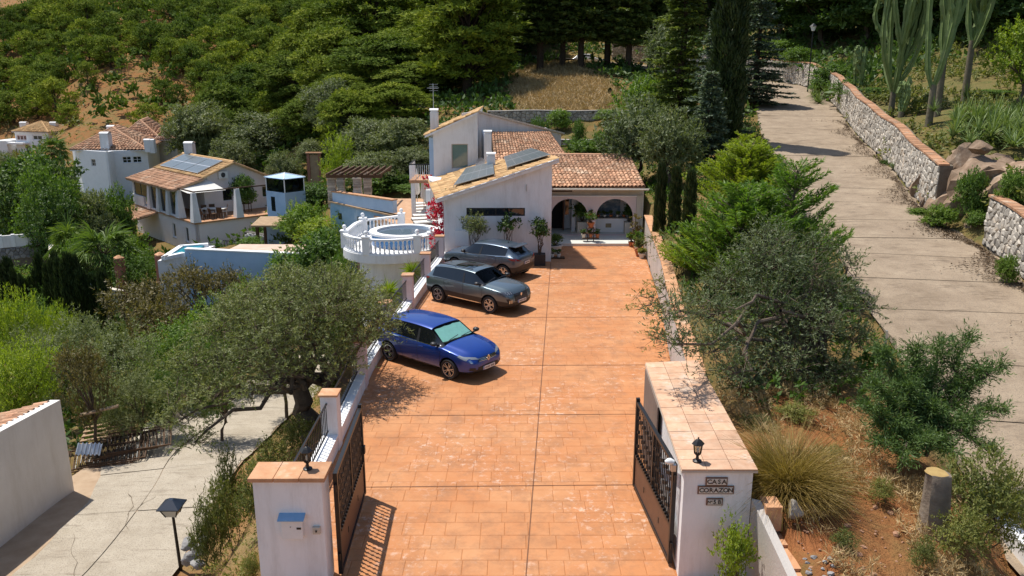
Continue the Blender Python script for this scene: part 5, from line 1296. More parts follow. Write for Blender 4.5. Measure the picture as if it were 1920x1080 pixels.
def wheel_meshes(r, rimr, design):
    t = MB(); prof = [(rimr, -.085), (r - .03, -.105), (r - .006, -.085), (r, -.05), (r, .05), (r - .006, .085), (r - .03, .105), (rimr, .085), (rimr - .02, .03), (rimr - .02, -.03)]
    n = 32; V = [(q * math.cos(a), y, q * math.sin(a)) for q, y in prof for a in np.linspace(0, 2 * math.pi, n, endpoint=False)]; k = len(prof)
    t.add(V, [(i * n + j, ((i + 1) % k) * n + j, ((i + 1) % k) * n + (j + 1) % n, i * n + (j + 1) % n) for i in range(k) for j in range(n)])
    rm = MB(); V = [(q * math.cos(a), y, q * math.sin(a)) for q, y in ((rimr, .088), (rimr - .018, .09), (rimr - .03, .05)) for a in np.linspace(0, 2 * math.pi, n, endpoint=False)]
    rm.add(V, [(i * n + j, (i + 1) * n + j, (i + 1) * n + (j + 1) % n, i * n + (j + 1) % n) for i in range(2) for j in range(n)])
    def spoke(a0, a1, r0, r1, w0, w1, y0=.062, y1=.086):
        c0 = np.array([math.cos(a0), 0, math.sin(a0)]); c1 = np.array([math.cos(a1), 0, math.sin(a1)]); p, q = c0 * r0, c1 * r1; d = q - p; d /= np.linalg.norm(d); s_ = np.array([-d[2], 0, d[0]])
        V = [p - s_ * w0 + (0, y0, 0), p + s_ * w0 + (0, y0, 0), q + s_ * w1 + (0, y1 - .01, 0), q - s_ * w1 + (0, y1 - .01, 0)]; V += [v - np.array([0, .03, 0]) for v in V]
        rm.add(V, [(0, 1, 2, 3), (0, 4, 5, 1), (1, 5, 6, 2), (2, 6, 7, 3), (3, 7, 4, 0)])
    for i in range(5):
        a = i * 2 * math.pi / 5
        if design == 'twin': spoke(a - .12, a - .20, .05, rimr - .015, .014, .013); spoke(a + .12, a + .20, .05, rimr - .015, .014, .013)
        else: spoke(a, a, .04, rimr * .55, .035, .03); spoke(a, a - .30, rimr * .5, rimr - .015, .022, .02); spoke(a, a + .30, rimr * .5, rimr - .015, .022, .02)
    V = [(0, .075, 0)] + [(.055 * math.cos(a), .07, .055 * math.sin(a)) for a in np.linspace(0, 2 * math.pi, 12, endpoint=False)]
    rm.add(V, [(0, 1 + (k + 1) % 12, 1 + k) for k in range(12)])
    bk = MB(); V = [(0, -.01, 0)] + [((rimr - .012) * math.cos(a), -.01, (rimr - .012) * math.sin(a)) for a in np.linspace(0, 2 * math.pi, 24, endpoint=False)]; bk.add(V, [(0, 1 + (k + 1) % 24, 1 + k) for k in range(24)])
    return t, rm, bk
def make_car(name, label, loc, ang, S):
    t = thing(name, label, 'car', (0, 0, 0), 'cars parked on the driveway')
    st = S['stations']; rings = []
    for x, w, zb, zbelt, zt, wt in st:
        h = zbelt - zb - .09
        half = [(0, zb), (.80 * w, zb), (.955 * w, zb + .09), (.995 * w, zb + .09 + .35 * h), (1.0 * w, zb + .09 + .78 * h), (.975 * w, zbelt - .025), (.945 * w, zbelt), (wt + .035, zt - .06), (wt - .06, zt - .018), (wt * .5, zt), (0, zt + .008)]
        ring = [(x, y, z) for y, z in half] + [(x, -y, z) for y, z in half[-2:0:-1]]
        rings.append(ring)
    n = 20; bm = bmesh.new(); V = [[bm.verts.new(p) for p in r] for r in rings]
    xs = [s[0] for s in st]; mats = [S['paint'], CARGL, SCREEN, CLAD]
    x_rw0, x_rw1, x_ws0, x_ws1 = S['rw'][0], S['rw'][1], S['ws'][0], S['ws'][1]
    cl = bm.edges.layers.float.new('crease_edge')
    for i in range(len(st) - 1):
        xm = (xs[i] + xs[i + 1]) / 2
        for j in range(n):
            f = bm.faces.new((V[i][j], V[i + 1][j], V[i + 1][(j + 1) % n], V[i][(j + 1) % n]))
            jj = j if j < 10 else 19 - j
            f.material_index = 0
            if jj == 6 and x_rw1 < xm < x_ws1 - .02: f.material_index = 1
            elif jj >= 7 and x_ws0 < xm < x_ws1: f.material_index = 2
            elif jj >= 8 and x_rw0 < xm < x_rw1: f.material_index = 1
            elif jj <= S.get('clad', 1): f.material_index = 3
    for V0, rev in ((V[0], False), (V[-1], True)):
        c = bm.verts.new(sum((v.co for v in V0), Vector()) / n)
        for j in range(n):
            q = (V0[j], V0[(j + 1) % n], c); f = bm.faces.new(q if not rev else q[::-1]); jj = j if j < 10 else 19 - j; f.material_index = 3 if jj <= 2 else 0
    for e in bm.edges:
        a, b = e.verts
        if abs(a.co.x - b.co.x) > 1e-4:
            for i, r in enumerate(V):
                if a in r or b in r:
                    k = (r.index(a) if a in r else r.index(b)); k = k if k <= 10 else 20 - k
                    if k in (6, 7) and x_rw0 < (a.co.x + b.co.x) / 2 < x_ws1: e[cl] = .75
                    if k == 5: e[cl] = .35
                    break
        elif any(abs(a.co.x - q) < 1e-3 for q in (x_rw0, x_rw1, x_ws0, x_ws1)) and a.co.z > 0.8: e[cl] = .6
    bmesh.ops.recalc_face_normals(bm, faces=bm.faces)
    me = bpy.data.meshes.new('car_shell'); bm.to_mesh(me); bm.free()
    for m_ in mats: me.materials.append(m_)
    ob = bpy.data.objects.new('car_shell', me); COL.objects.link(ob)
    sub = ob.modifiers.new('s', 'SUBSURF'); sub.levels = 3; sub.render_levels = 3
    cut = MB()
    for ax in (S['fa'], S['ra']):
        for sg in (-1, 1):
            nn = 28; y0, y1 = sg * .52, sg * 1.3; V_ = [(ax + S['arch'] * math.cos(a), y, S['wr'] + .01 + S['arch'] * math.sin(a)) for y in (y0, y1) for a in np.linspace(0, 2 * math.pi, nn, endpoint=False)]
            F_ = [(k, (k + 1) % nn, nn + (k + 1) % nn, nn + k) for k in range(nn)] + [tuple(range(nn))[::-1], tuple(range(nn, 2 * nn))]
            cut.add(V_, F_ if sg < 0 else [f[::-1] for f in F_], 3)
    cm = raw_mesh('cut', cut.v, cut.f, mats, cut.m); bmc = bmesh.new(); bmc.from_mesh(cm); bmesh.ops.recalc_face_normals(bmc, faces=bmc.faces); bmc.to_mesh(cm); bmc.free()
    co = bpy.data.objects.new('cut', cm); COL.objects.link(co)
    bo = ob.modifiers.new('b', 'BOOLEAN'); bo.operation = 'DIFFERENCE'; bo.object = co; bo.solver = 'EXACT'
    dg = bpy.context.evaluated_depsgraph_get(); dg.update(); full = bpy.data.meshes.new_from_object(ob.evaluated_get(dg))
    bvh = BVHTree.FromObject(ob, dg)
    bpy.data.objects.remove(ob); bpy.data.objects.remove(co)
    nv = len(full.vertices); co_ = np.empty(nv * 3); full.vertices.foreach_get('co', co_); co_ = co_.reshape(-1, 3)
    groups = {}
    bp = S['bp']
    for p in full.polygons:
        c = p.center; mi = p.material_index; sd = c.y > 0
        if mi == 0:
            k = 'body'
            if abs(c.y) > S['hw'] * .78 and S['sill'] < c.z < S['belt'] and abs(p.normal.y) > .6:
                if S['d0'] < c.x < bp and (c.x - S['ra']) ** 2 + (c.z - S['wr']) ** 2 > (S['arch'] + .06) ** 2: k = ('door', sd, 0)
                elif bp <= c.x < S['d1'] and (c.x - S['fa']) ** 2 + (c.z - S['wr']) ** 2 > (S['arch'] + .04) ** 2: k = ('door', sd, 1)
            elif c.z > .55 and S['hood'] < c.x < xs[-1] - .12 and p.normal.z > .75: k = 'bonnet'
        elif mi == 1: k = ('side_window', sd, int(c.x > bp)) if c.x > x_rw1 and abs(c.y) > .55 else 'rear_window'
        elif mi == 2: k = 'windscreen'
        else: k = 'lower_trim'
        groups.setdefault(k, []).append(p.index)
    polys = full.polygons; objs = {}
    for k, idxs in groups.items():
        used = {}; F = []; mi0 = polys[idxs[0]].material_index
        for i in idxs: F.append([used.setdefault(v, len(used)) for v in polys[i].vertices])
        Vv = co_[list(used.keys())]; nm = k if isinstance(k, str) else k[0]
        m = raw_mesh(nm, Vv, F, mats[mi0], smooth=True); m.set_sharp_from_angle(angle=R(42)); objs[k] = link(nm, m, t)
    # patches that hug the shell
    def hit(view, a, b, off):
        o, d = {'L': ((a, 3, b), (0, -1, 0)), 'R': ((a, -3, b), (0, 1, 0)), 'F': ((5, a, b), (-1, 0, 0)), 'B': ((-5, a, b), (1, 0, 0)), 'T': ((a, b, 4), (0, 0, -1))}[view]
        loc_, nrm, _, _ = bvh.ray_cast(Vector(o), Vector(d))
        if loc_ is None: return None
        if nrm.dot(Vector(d)) > 0: nrm = -nrm
        return loc_ + nrm * off
    def patch(nm, mat, view, c, nu=6, nv=3, off=.006, par=t):
        m = MB(); G = {}
        for i in range(nu + 1):
            for j in range(nv + 1):
                u, v = i / nu, j / nv
                a = (c[0][0] * (1 - u) + c[1][0] * u) * (1 - v) + (c[3][0] * (1 - u) + c[2][0] * u) * v
                b = (c[0][1] * (1 - u) + c[1][1] * u) * (1 - v) + (c[3][1] * (1 - u) + c[2][1] * u) * v
                G[i, j] = hit(view, a, b, off)
        for i in range(nu):
            for j in range(nv):
                q = [G[i, j], G[i + 1, j], G[i + 1, j + 1], G[i, j + 1]]
                if all(x is not None for x in q) and max((q[0] - q[2]).length, (q[1] - q[3]).length) < .5: m.quad(*q)
        return m.build(nm, mat, par) if m.v else None
    def line(nm, mat, view, P, w=.012, off=.004, par=t):
        m = MB()
        for (a0, b0), (a1, b1) in zip(P[:-1], P[1:]):
            L_ = math.hypot(a1 - a0, b1 - b0); nx_, ny_ = -(b1 - b0) / L_ * w / 2, (a1 - a0) / L_ * w / 2; k = max(1, int(L_ / .08))
            for i in range(k):
                u, v = i / k, (i + 1) / k; q = [hit(view, a0 + (a1 - a0) * f + s * nx_, b0 + (b1 - b0) * f + s * ny_, off) for f, s in ((u, -1), (v, -1), (v, 1), (u, 1))]
                if all(x is not None for x in q) and (q[0] - q[2]).length < .3: m.quad(*q)
        return m.build(nm, mat, par) if m.v else None
    S['detail'](t, patch, line, hit, S)
    for sd in 'LR':
        line('door_seam', CLAD, sd, [(S['d1'], S['belt'] - .02), (S['d1'] - .02, .55), (S['d1'] - .08, S['sill'])], .012)
        line('door_seam', CLAD, sd, [(bp, S['belt'] + .30), (bp, S['sill'])], .012)
        line('door_seam', CLAD, sd, [(S['d0'] + .05, S['belt'] - .02), (S['d0'] + .06, .78), (S['d0'] + .28, .60), (S['d0'] + .36, S['sill'])], .012)
        line('door_seam', CLAD, sd, [(S['d0'] + .36, S['sill']), (S['d1'] - .08, S['sill'])], .012)
        patch('window_pillar', CLAD, sd, [(bp - .06, S['belt'] + .01), (bp + .05, S['belt'] + .01), (bp - .02, S['belt'] + .36), (bp - .09, S['belt'] + .36)], 2, 5, .006)
        line('window_trim', S.get('trim', CLAD), sd, [(S['rw'][1] + .1, S['belt'] + .005), (S['d1'] - .05, S['belt'] + .005 - .01)], .022, .006)
        for hx_ in (S['d0'] + .17, bp + .17):
            h = hit(sd, hx_, S['belt'] - .11, .012)
            if h: m = MB(); m.obox(h, (.09, 0, .004), (0, .014, 0), (0, 0, .014)); m.build('door_handle', S['paint'] if S.get('ph') else CHROME, t, bevel=.006)
        sg = 1 if sd == 'L' else -1; h = hit(sd, S['d1'] - .18, S['belt'] + .03, .0)
        m = MB(); m.obox((h.x + .02, h.y + sg * .07, h.z + .03), (.03, 0, 0), (0, .08, 0), (0, 0, .015)); c_ = np.array([h.x + .0, h.y + sg * .15, h.z + .07])
        Vm = []; 
        for r_, xx in ((.3, .10), (.85, .06), (1, 0), (.95, -.06), (.8, -.075)):
            for k in range(10): a = k * math.pi / 5; Vm.append(c_ + np.array([xx, .10 * r_ * math.cos(a), .068 * r_ * math.sin(a)]))
        m.add(Vm, [(i * 10 + k, i * 10 + (k + 1) % 10, (i + 1) * 10 + (k + 1) % 10, (i + 1) * 10 + k) for i in range(4) for k in range(10)] + [tuple(range(10))[::-1], tuple(range(40, 50))]); m.build('wing_mirror', S.get('mirror', CLAD), t, smooth=True)
    # cabin: dashboard, seats, headrests
    m = MB(); bz = S['belt']; m.box(x_ws1 - .55, x_ws1 - .12, -S['hw'] * .72, S['hw'] * .72, bz - .25, bz - .06); m.build('dashboard', CABIN, t, bevel=.03)
    for sy in (-.36, .36):
        m = MB(); m.box(-.25, .3, sy - .24, sy + .24, .42, .58); m.hexa([(-.38, sy - .23), (-.22, sy - .23), (-.22, sy + .23), (-.38, sy + .23)], .5, bz + .15); m.box(-.36, -.27, sy - .12, sy + .12, bz + .16, bz + .33); m.build('seat', CABIN, t, bevel=.03)
    m = MB(); m.box(-1.0, x_ws1 - .1, -S['hw'] * .8, S['hw'] * .8, .30, .34); m.build('cabin_floor', CABIN, t)
    # wheels
    ty, rm, bk = wheel_meshes(S['wr'], S['rimr'], S['design'])
    tym = raw_mesh('wheel', ty.v, ty.f, TYRE, smooth=True); tym.set_sharp_from_angle(angle=R(40)); rmm = raw_mesh('rim', rm.v, rm.f, RIMM); bkm = raw_mesh('brake_disc', bk.v, bk.f, CABIN)
    for ax in (S['fa'], S['ra']):
        for sg in (1, -1):
            o = link('wheel', tym, t, (ax, sg * (S['hw'] - .115), S['wr'])); o.rotation_euler = (0, random.random() * 6, 0 if sg > 0 else math.pi); link('rim', rmm, o); link('brake_disc', bkm, o)
    m = MB(); m.lathe((S['aer'], 0, S['H'] - .02), [(.035, 0), (.03, .02), (.008, .03), (.005, .1)], 8); m.build('aerial', CLAD, t)
    t.location = (*loc, .004); t.rotation_euler = (0, 0, ang); t.scale = S.get('sc', (.93, .93, .92)); return t
def plate(t, hit, view, zc, w=.52, h=.11, yc=0., txt='0255 MFN'):
    p = hit(view, yc, zc, .012)
    sx = 1 if view == 'F' else -1; x = (p.x if p else (2.1 if sx > 0 else -2)) + sx * .012
    m = MB(); m.box(x - .008, x + .008, -w / 2, w / 2, zc - h / 2, zc + h / 2); o = m.build('number_plate', PLATE, t)
    yb = sx * -w / 2; m = MB(); m.box(x + sx * .0085 - .001, x + sx * .0085 + .001, *(sorted((yb, yb + sx * .045))), zc - h / 2, zc + h / 2); m.build('plate_band', PLATEB, o)
    for k in range(7):
        yy = sx * (-w / 2 + .075 + (w - .10) * (k + .5 + (.35 if k > 3 else 0)) / 7.5); m = MB(); m.box(x + sx * .0105 - .001, x + sx * .0105 + .001, yy - .016, yy + .016, zc - h * .27, zc + h * .27); m.build('plate_character', LAMPD, o)
def det_hatch(t, patch, line, hit, S):
    for sg, nm in ((1, 'L'), (-1, 'R')):
        patch('headlight', LAMPG, 'F', [(sg * .36, .665), (sg * .60, .70), (sg * .74, .78), (sg * .44, .735)] if sg > 0 else [(sg * .36, .665), (sg * .60, .70), (sg * .74, .78), (sg * .44, .735)], 10, 3, .008)
        patch('headlight', LAMPG, nm, [(1.62, .77), (1.90, .675), (1.93, .735), (1.66, .81)], 8, 3, .008)
        patch('running_light', CHROME, 'F', [(sg * .60, .60), (sg * .66, .60), (sg * .70, .69), (sg * .63, .69)], 3, 4, .007)
        patch('fog_light', CLAD, 'F', [(sg * .50, .36), (sg * .70, .38), (sg * .68, .47), (sg * .54, .45)], 4, 3, .007)
        patch('side_skirt', CLAD, nm, [(-.85, .215), (.85, .205), (.85, .25), (-.85, .26)], 14, 1, .007)
        line('skirt_chrome', CHROME, nm, [(-.75, .30), (.80, .285)], .022, .008)
        patch('tail_light', REDL, 'B', [(sg * .45, .86), (sg * .78, .88), (sg * .76, 1.0), (sg * .5, .96)], 5, 3, .008)
        patch('tail_light', REDL, nm, [(-1.86, .88), (-1.62, .90), (-1.66, .97), (-1.84, .97)], 4, 2, .008)
    patch('grille', CLAD, 'F', [(-.42, .60), (.42, .60), (.36, .70), (-.36, .70)], 12, 3, .007)
    for z in (.615, .65, .685): line('grille_bar', CHROME, 'F', [(-.38, z), (-.12, z - .012), (.12, z - .012), (.38, z)], .010, .012)
    patch('lower_grille', CLAD, 'F', [(-.48, .26), (.48, .26), (.44, .44), (-.44, .44)], 12, 4, .008)
    p = hit('F', 0, .645, .02); b = MB()
    for (a0, a1) in (((0, .085), (.055, 0)), ((.055, 0), (0, -.085)), ((0, -.085), (-.055, 0)), ((-.055, 0), (0, .085))): b.bar((p.x + .008, a0[0], .65 + a0[1]), (p.x + .008, a1[0], .65 + a1[1]), .024)
    b.build('diamond_badge', CHROME, t)
    plate(t, hit, 'F', .38)
    m = MB(); m.add([(.44, -.56, 1.30), (.44, .56, 1.30), (.94, .66, .985), (.94, -.66, .985)], [(0, 1, 2, 3)]); 
    V = []; n = 10
    for i in range(n + 1):
        for j in range(n + 1):
            u, v = i / n, j / n; w = .56 + .08 * v; y = (u * 2 - 1) * w; V.append((.46 + .42 * v - .012 * math.sin(u * 18) + .0, y, 1.335 - .31 * v - .02 * abs(math.sin(u * 9)) - .10 * max(0, abs(u * 2 - 1) - .78) * (1 - v)))
    MB().add(V, [(i * (n + 1) + j, i * (n + 1) + j + 1, (i + 1) * (n + 1) + j + 1, (i + 1) * (n + 1) + j) for i in range(n) for j in range(n)]).build('sun_shade', SHADE, t, smooth=True)
    for y0, y1 in ((.05, .62), (-.55, .0)): line('wiper', CLAD, 'T', [(.98, y0), (.90, y1)], .02, .014)
def det_suv(t, patch, line, hit, S):
    for sg, nm in ((1, 'L'), (-1, 'R')):
        patch('headlight', LAMPD, 'F', [(sg * .42, .80), (sg * .78, .80), (sg * .80, .90), (sg * .42, .875)], 8, 3, .008)
        patch('headlight', LAMPD, nm, [(1.66, .81), (1.98, .80), (1.98, .88), (1.62, .90)], 6, 3, .008)
        for k in range(3): line('claw_light', LAMPG, 'F', [(sg * (.50 + k * .10), .885), (sg * (.48 + k * .10), .80)], .03, .013)
        patch('fog_light', CLAD, 'F', [(sg * .52, .42), (sg * .70, .44), (sg * .76, .66), (sg * .66, .66)], 4, 5, .008)
        for k in range(3): line('fog_claw', CHROME, 'F', [(sg * (.57 + k * .045), .60), (sg * (.58 + k * .045), .48)], .02, .014)
        line('skirt_chrome', CHROME, nm, [(-.80, .37), (.86, .34)], .035, .008)
        patch('tail_light', REDL, nm, [(-2.02, .92), (-1.76, .94), (-1.74, 1.02), (-1.98, 1.02)], 4, 2, .008)
        for a0, a1 in ((-1.45, -.6), (-.6, .30)):
            m = MB(); zz = S['H'] + .02; m.tube([(a0, sg * .60, zz - .04), (a0 + .08, sg * .60, zz), (a1, sg * .60, zz - (.0 if a1 < 0 else .03))], .016, 6); m.build('roof_rail', CLAD, t)
    patch('tail_band', CLAD, 'B', [(-.7, .88), (.7, .88), (.7, .98), (-.7, .98)], 10, 2, .008)
    patch('grille', CLAD, 'F', [(-.40, .52), (.40, .52), (.40, .80), (-.40, .80)], 12, 5, .007)
    for z in (.56, .61, .66, .71, .76): line('grille_bar', LAMPD, 'F', [(-.36, z), (.36, z)], .012, .012)
    patch('lower_grille', CLAD, 'F', [(-.5, .28), (.5, .28), (.46, .42), (-.46, .42)], 12, 3, .009)
    p = hit('F', 0, .74, .02); b = MB(); V = [(p.x + .014, y, .735 + z) for y, z in ((-.05, .055), (.05, .055), (.045, -.02), (0, -.065), (-.045, -.02))]; V += [(v[0] - .03, v[1], v[2]) for v in V]
    b.add(V, [(0, 4, 3, 2, 1), (0, 1, 6, 5), (1, 2, 7, 6), (2, 3, 8, 7), (3, 4, 9, 8), (4, 0, 5, 9)]); b.build('shield_badge', CHROME, t)
    plate(t, hit, 'F', .50, txt='6127 MTK')
    patch('sun_roof', CARGL, 'T', [(-.75, -.42), (.10, -.40), (.10, .40), (-.75, .42)], 6, 5, .006)
    for y0, y1 in ((.05, .62), (-.55, .0)): line('wiper', CLAD, 'T', [(S['ws'][1] - .04, y0), (S['ws'][1] - .12, y1)], .02, .014)
def det_cross(t, patch, line, hit, S):
    for sg, nm in ((1, 'L'), (-1, 'R')):
        patch('tail_light', REDL, 'B', [(sg * .40, .86), (sg * .72, .92), (sg * .80, 1.03), (sg * .62, .97)], 6, 3, .009)
        patch('tail_light', REDL, nm, [(-1.95, .92), (-1.66, .95), (-1.58, 1.0), (-1.90, 1.03)], 6, 3, .009)
        patch('headlight', LAMPD, nm, [(1.72, .80), (1.98, .78), (1.98, .86), (1.66, .88)], 4, 2, .008)
        line('skirt_chrome', CHROME, nm, [(-.80, .36), (.86, .34)], .022, .008)
        for k in range(1): line('shoulder_line', CHROME, nm, [(-1.5, 1.10), (-.9, 1.035)], .012, .005)
    patch('rear_bumper', CLAD, 'B', [(-.80, .30), (.80, .30), (.70, .52), (-.70, .52)], 14, 4, .009)
    patch('rear_diffuser', ALU, 'B', [(-.45, .30), (.45, .30), (.40, .37), (-.40, .37)], 8, 2, .014)
    for z in (.56,): line('boot_seam', CLAD, 'B', [(-.66, z), (.66, z)], .012, .006)
    plate(t, hit, 'B', .76, w=.40, h=.12, txt='3481 MVN')
    m = MB(); m.hexa([(-1.58, -.55), (-1.40, -.57), (-1.40, .57), (-1.58, .55)], 1.46, 1.50); m.hexa([(-1.76, -.50), (-1.582, -.55), (-1.582, .55), (-1.76, .50)], [1.445, 1.46, 1.46, 1.445], [1.47, 1.50, 1.50, 1.47]); m.build('spoiler', S['paint'], t, bevel=.008)
    line('rear_wiper', CLAD, 'B', [(0, 1.10), (.34, 1.16)], .02, .012)
BLUEP = paint('deep_blue_metallic', (.0, .034, .24), .3); GREYP = paint('blue_grey_metallic', (.10, .135, .155), .5); GREYP2 = paint('silver_blue_metallic', (.065, .095, .135), .45)
hatch = dict(stations=[(-1.94, .60, .44, .74, .82, .52), (-1.88, .80, .30, .93, 1.02, .56), (-1.80, .85, .24, .985, 1.10, .575), (-1.52, .87, .21, .99, 1.385, .59), (-1.29, .882, .20, .985, 1.42, .60), (-.75, .892, .19, .96, 1.445, .61), (-.1, .895, .18, .935, 1.445, .61), (.40, .895, .18, .92, 1.395, .585), (1.04, .885, .18, .925, 1.01, .64), (1.29, .875, .19, .895, .985, .62), (1.65, .845, .20, .82, .925, .57), (1.92, .76, .22, .72, .83, .50), (2.06, .64, .26, .62, .72, .42), (2.12, .48, .32, .52, .58, .34)],
    paint=BLUEP, rw=(-1.80, -1.52), ws=(.40, 1.04), fa=1.29, ra=-1.29, wr=.315, arch=.365, rimr=.225, design='twin', bp=.02, d0=-1.0, d1=.98, sill=.27, belt=.93, hw=.895, hood=1.08, H=1.45, aer=-1.25, detail=det_hatch, ph=True, trim=CHROME)
suv = dict(stations=[(-2.06, .62, .46, .82, .92, .55), (-1.99, .82, .34, 1.0, 1.10, .58), (-1.92, .87, .28, 1.045, 1.18, .59), (-1.62, .88, .26, 1.055, 1.47, .60), (-1.30, .888, .25, 1.05, 1.515, .61), (-.75, .893, .24, 1.035, 1.545, .62), (-.1, .895, .23, 1.02, 1.545, .62), (.42, .895, .23, 1.01, 1.49, .60), (1.02, .89, .23, 1.01, 1.10, .66), (1.30, .885, .24, .985, 1.085, .64), (1.70, .865, .25, .94, 1.04, .60), (1.98, .80, .27, .86, .96, .54), (2.12, .70, .30, .72, .80, .46), (2.18, .52, .36, .56, .62, .38)],
    paint=GREYP, rw=(-1.92, -1.62), ws=(.42, 1.02), fa=1.28, ra=-1.325, wr=.34, arch=.40, rimr=.235, design='y', bp=.0, d0=-1.02, d1=.96, sill=.42, belt=1.02, hw=.895, hood=1.06, H=1.55, aer=-1.35, detail=det_suv, clad=2, ph=True)
cross = dict(stations=[(-2.02, .60, .50, .80, .90, .52), (-1.96, .80, .36, .98, 1.06, .54), (-1.86, .86, .28, 1.06, 1.13, .55), (-1.42, .885, .26, 1.10, 1.47, .555), (-1.30, .893, .25, 1.10, 1.50, .56), (-.75, .897, .24, 1.06, 1.55, .575), (-.1, .898, .23, 1.03, 1.56, .585), (.40, .898, .23, 1.01, 1.50, .57), (1.02, .893, .23, 1.01, 1.09, .63), (1.30, .888, .24, .985, 1.07, .62), (1.70, .87, .25, .93, 1.02, .58), (1.98, .80, .28, .84, .93, .52), (2.12, .68, .32, .72, .80, .44), (2.18, .5, .38, .58, .64, .36)],
    paint=GREYP2, rw=(-1.86, -1.42), ws=(.40, 1.02), fa=1.30, ra=-1.33, wr=.345, arch=.41, rimr=.24, design='y', bp=-.05, d0=-1.0, d1=.96, sill=.42, belt=1.02, hw=.897, hood=1.06, H=1.56, aer=-1.05, detail=det_cross, clad=2, ph=True)
make_car('parked_car', 'glossy blue hatchback with a silver sunshade behind the windscreen, nearest of the three cars', (-2.18, 21.93), R(-39), hatch)
make_car('parked_car', 'dark grey SUV with roof rails parked between the blue hatchback and the other grey car', (-1.28, 28.3), R(-37), suv)
make_car('parked_car', 'silver grey crossover parked nose to the house wall showing its rear plate', (-.97, 33.1), R(147), cross)
# small white car half hidden on the upper road: same shell, simpler
def far_car():
    q = at(1103, 104, 97.5); t = thing('far_car', 'white car on the upper road seen between dark trunks above the golden slope', 'car', (q[0], 97.5, 0))
    z = gz(q[0], 97.5) + .12; q = np.array([q[0], 98.6, min(z, q[2] - 1.25)]); t.location = tuple(q)
    pr = [(-2.1, .35), (-2.1, .8), (-1.7, .95), (-1.1, 1.42), (.2, 1.45), (.95, 1.0), (1.9, .85), (2.1, .6), (2.1, .3)]
    m = MB(); V = [(q[0] + x, q[1] + y * (.86 if z_ < 1.1 else .68), q[2] + z_) for y in (-1, 1) for x, z_ in pr]; n = len(pr)
    m.add(V, [tuple(range(n))[::-1], tuple(range(n, 2 * n))] + [(k, (k + 1) % n, n + (k + 1) % n, n + k) for k in range(n)]); m.build('body', plain('white_car_paint', (.8, .8, .8), .2, 0, .5, 1), t, bevel=.05)
    m = MB(); m.add([(q[0] + x, q[1] - .775, q[2] + z_) for x, z_ in ((-1.5, 1.0), (-1.05, 1.32), (.15, 1.34), (.75, 1.0))], [(0, 3, 2, 1)]); m.build('side_window', CARGL, t)
    for sx in (-1.3, 1.3):
        for sy in (-.8, .8): m = MB(); m.tube([(q[0] + sx, q[1] + sy - .1, q[2] + .32), (q[0] + sx, q[1] + sy + .1, q[2] + .32)], .32, 16); m.build('wheel', TYRE, t)
far_car()
# ------------------------------------------------------------------ plants
def unit(v): return v / (np.linalg.norm(v, axis=-1, keepdims=True) + 1e-9)
class Leaves:
    def __init__(s, rg): s.rg = rg; s.V = []; s.T = []
    def put(s, P, D, L, W, tint=None, up=.5, curl=0., out=None):
        """diamond leaves at P along D, faces leaning to the sky by `up`"""
        rg = s.rg; n = len(P); P = np.asarray(P, float); D = unit(np.asarray(D, float))
        N = rg.normal(size=(n, 3)) * (1 - up * .6); N[:, 2] += up * 1.6
        if out is not None: N = N * .55 + out * 1.5
        S = unit(np.cross(D, N)); l = L * (.65 + .7 * rg.random((n, 1))); w = W * (.7 + .6 * rg.random((n, 1)))
        mid = P + D * l * .42
        tip = P + D * l
        if curl: tip[:, 2] -= curl * l[:, 0]; mid[:, 2] += curl * .15 * l[:, 0]
        s.V.append(np.stack([P, mid + S * w / 2, tip, mid - S * w / 2], 1).reshape(-1, 3))
        t = rg.random(n) * .5
        s.T.append(np.clip(t + (0.25 if tint is None else tint), 0, 1))
    def mesh(s, name, mat):
        V = np.concatenate(s.V); T = np.concatenate(s.T); F = np.arange(len(V), dtype=np.int32).reshape(-1, 4)
        return raw_mesh(name, V, F, mat, tint=T)
def rdir(rg, n): return unit(rg.normal(size=(n, 3)))
def clumps_in(rg, n, c, rad, r0, r1, hollow=.35, top=0.):
    """clump centres in an ellipsoid"""
    out = []
    while len(out) < n:
        d = rdir(rg, 1)[0] * (hollow + (1 - hollow) * rg.random() ** .5); p = np.array(c) + d * np.array(rad)
        out.append((p, rg.uniform(r0, r1)))
    return out
def crown(lv, clumps, dens, L, W, twig=.4, per=12, up=.5, rise=.35, droop=0., shell=.35, tintv=.3, wood=None, squash=.8, spread=.75, curl=0., cen=None, form=.75):
    """fills clumps (centre, radius) with twigs that carry leaves; gaps stay open between the clumps"""
    rg = lv.rg
    for c, r in clumps:
        n = max(3, int(dens * r * r)); d = rdir(rg, n); d[:, 2] = np.abs(d[:, 2]) * .75 + d[:, 2] * .25 + 0.0
        d = unit(d); rr = r * (shell + (1 - shell) * rg.random((n, 1)) ** .6)
        st = c + d * rr * np.array([1, 1, squash]); dv = unit(d * .7 + rg.normal(size=(n, 3)) * .45 + np.array([0, 0, rise])); tl = twig * (.6 + .8 * rg.random((n, 1)))
        ct = rg.uniform(0, tintv)
        t = rg.random((n, per, 1)) ** .8
        P = st[:, None] + dv[:, None] * tl[:, None] * t; P[..., 2] -= droop * (t[..., 0] * tl) ** 2
        D = unit(dv[:, None] * (1 - spread * .5) + rg.normal(size=(n, per, 3)) * spread * .8)
        tw = np.repeat(rg.random(n) * .25, per)
        o_ = np.repeat(d, per, 0)
        if cen is not None: o_ = o_ + unit(P.reshape(-1, 3) - cen) * .8
        lv.put(P.reshape(-1, 3), D.reshape(-1, 3), L, W, tint=ct + tw, up=up, curl=curl, out=o_ * form)
        if wood is not None:
            for i in range(0, n, 3):
                a, b = st[i] - dv[i] * tl[i] * .6, st[i] + dv[i] * tl[i] * .85; wood.tube([a, b], [.010, .004], 3, cap=False)
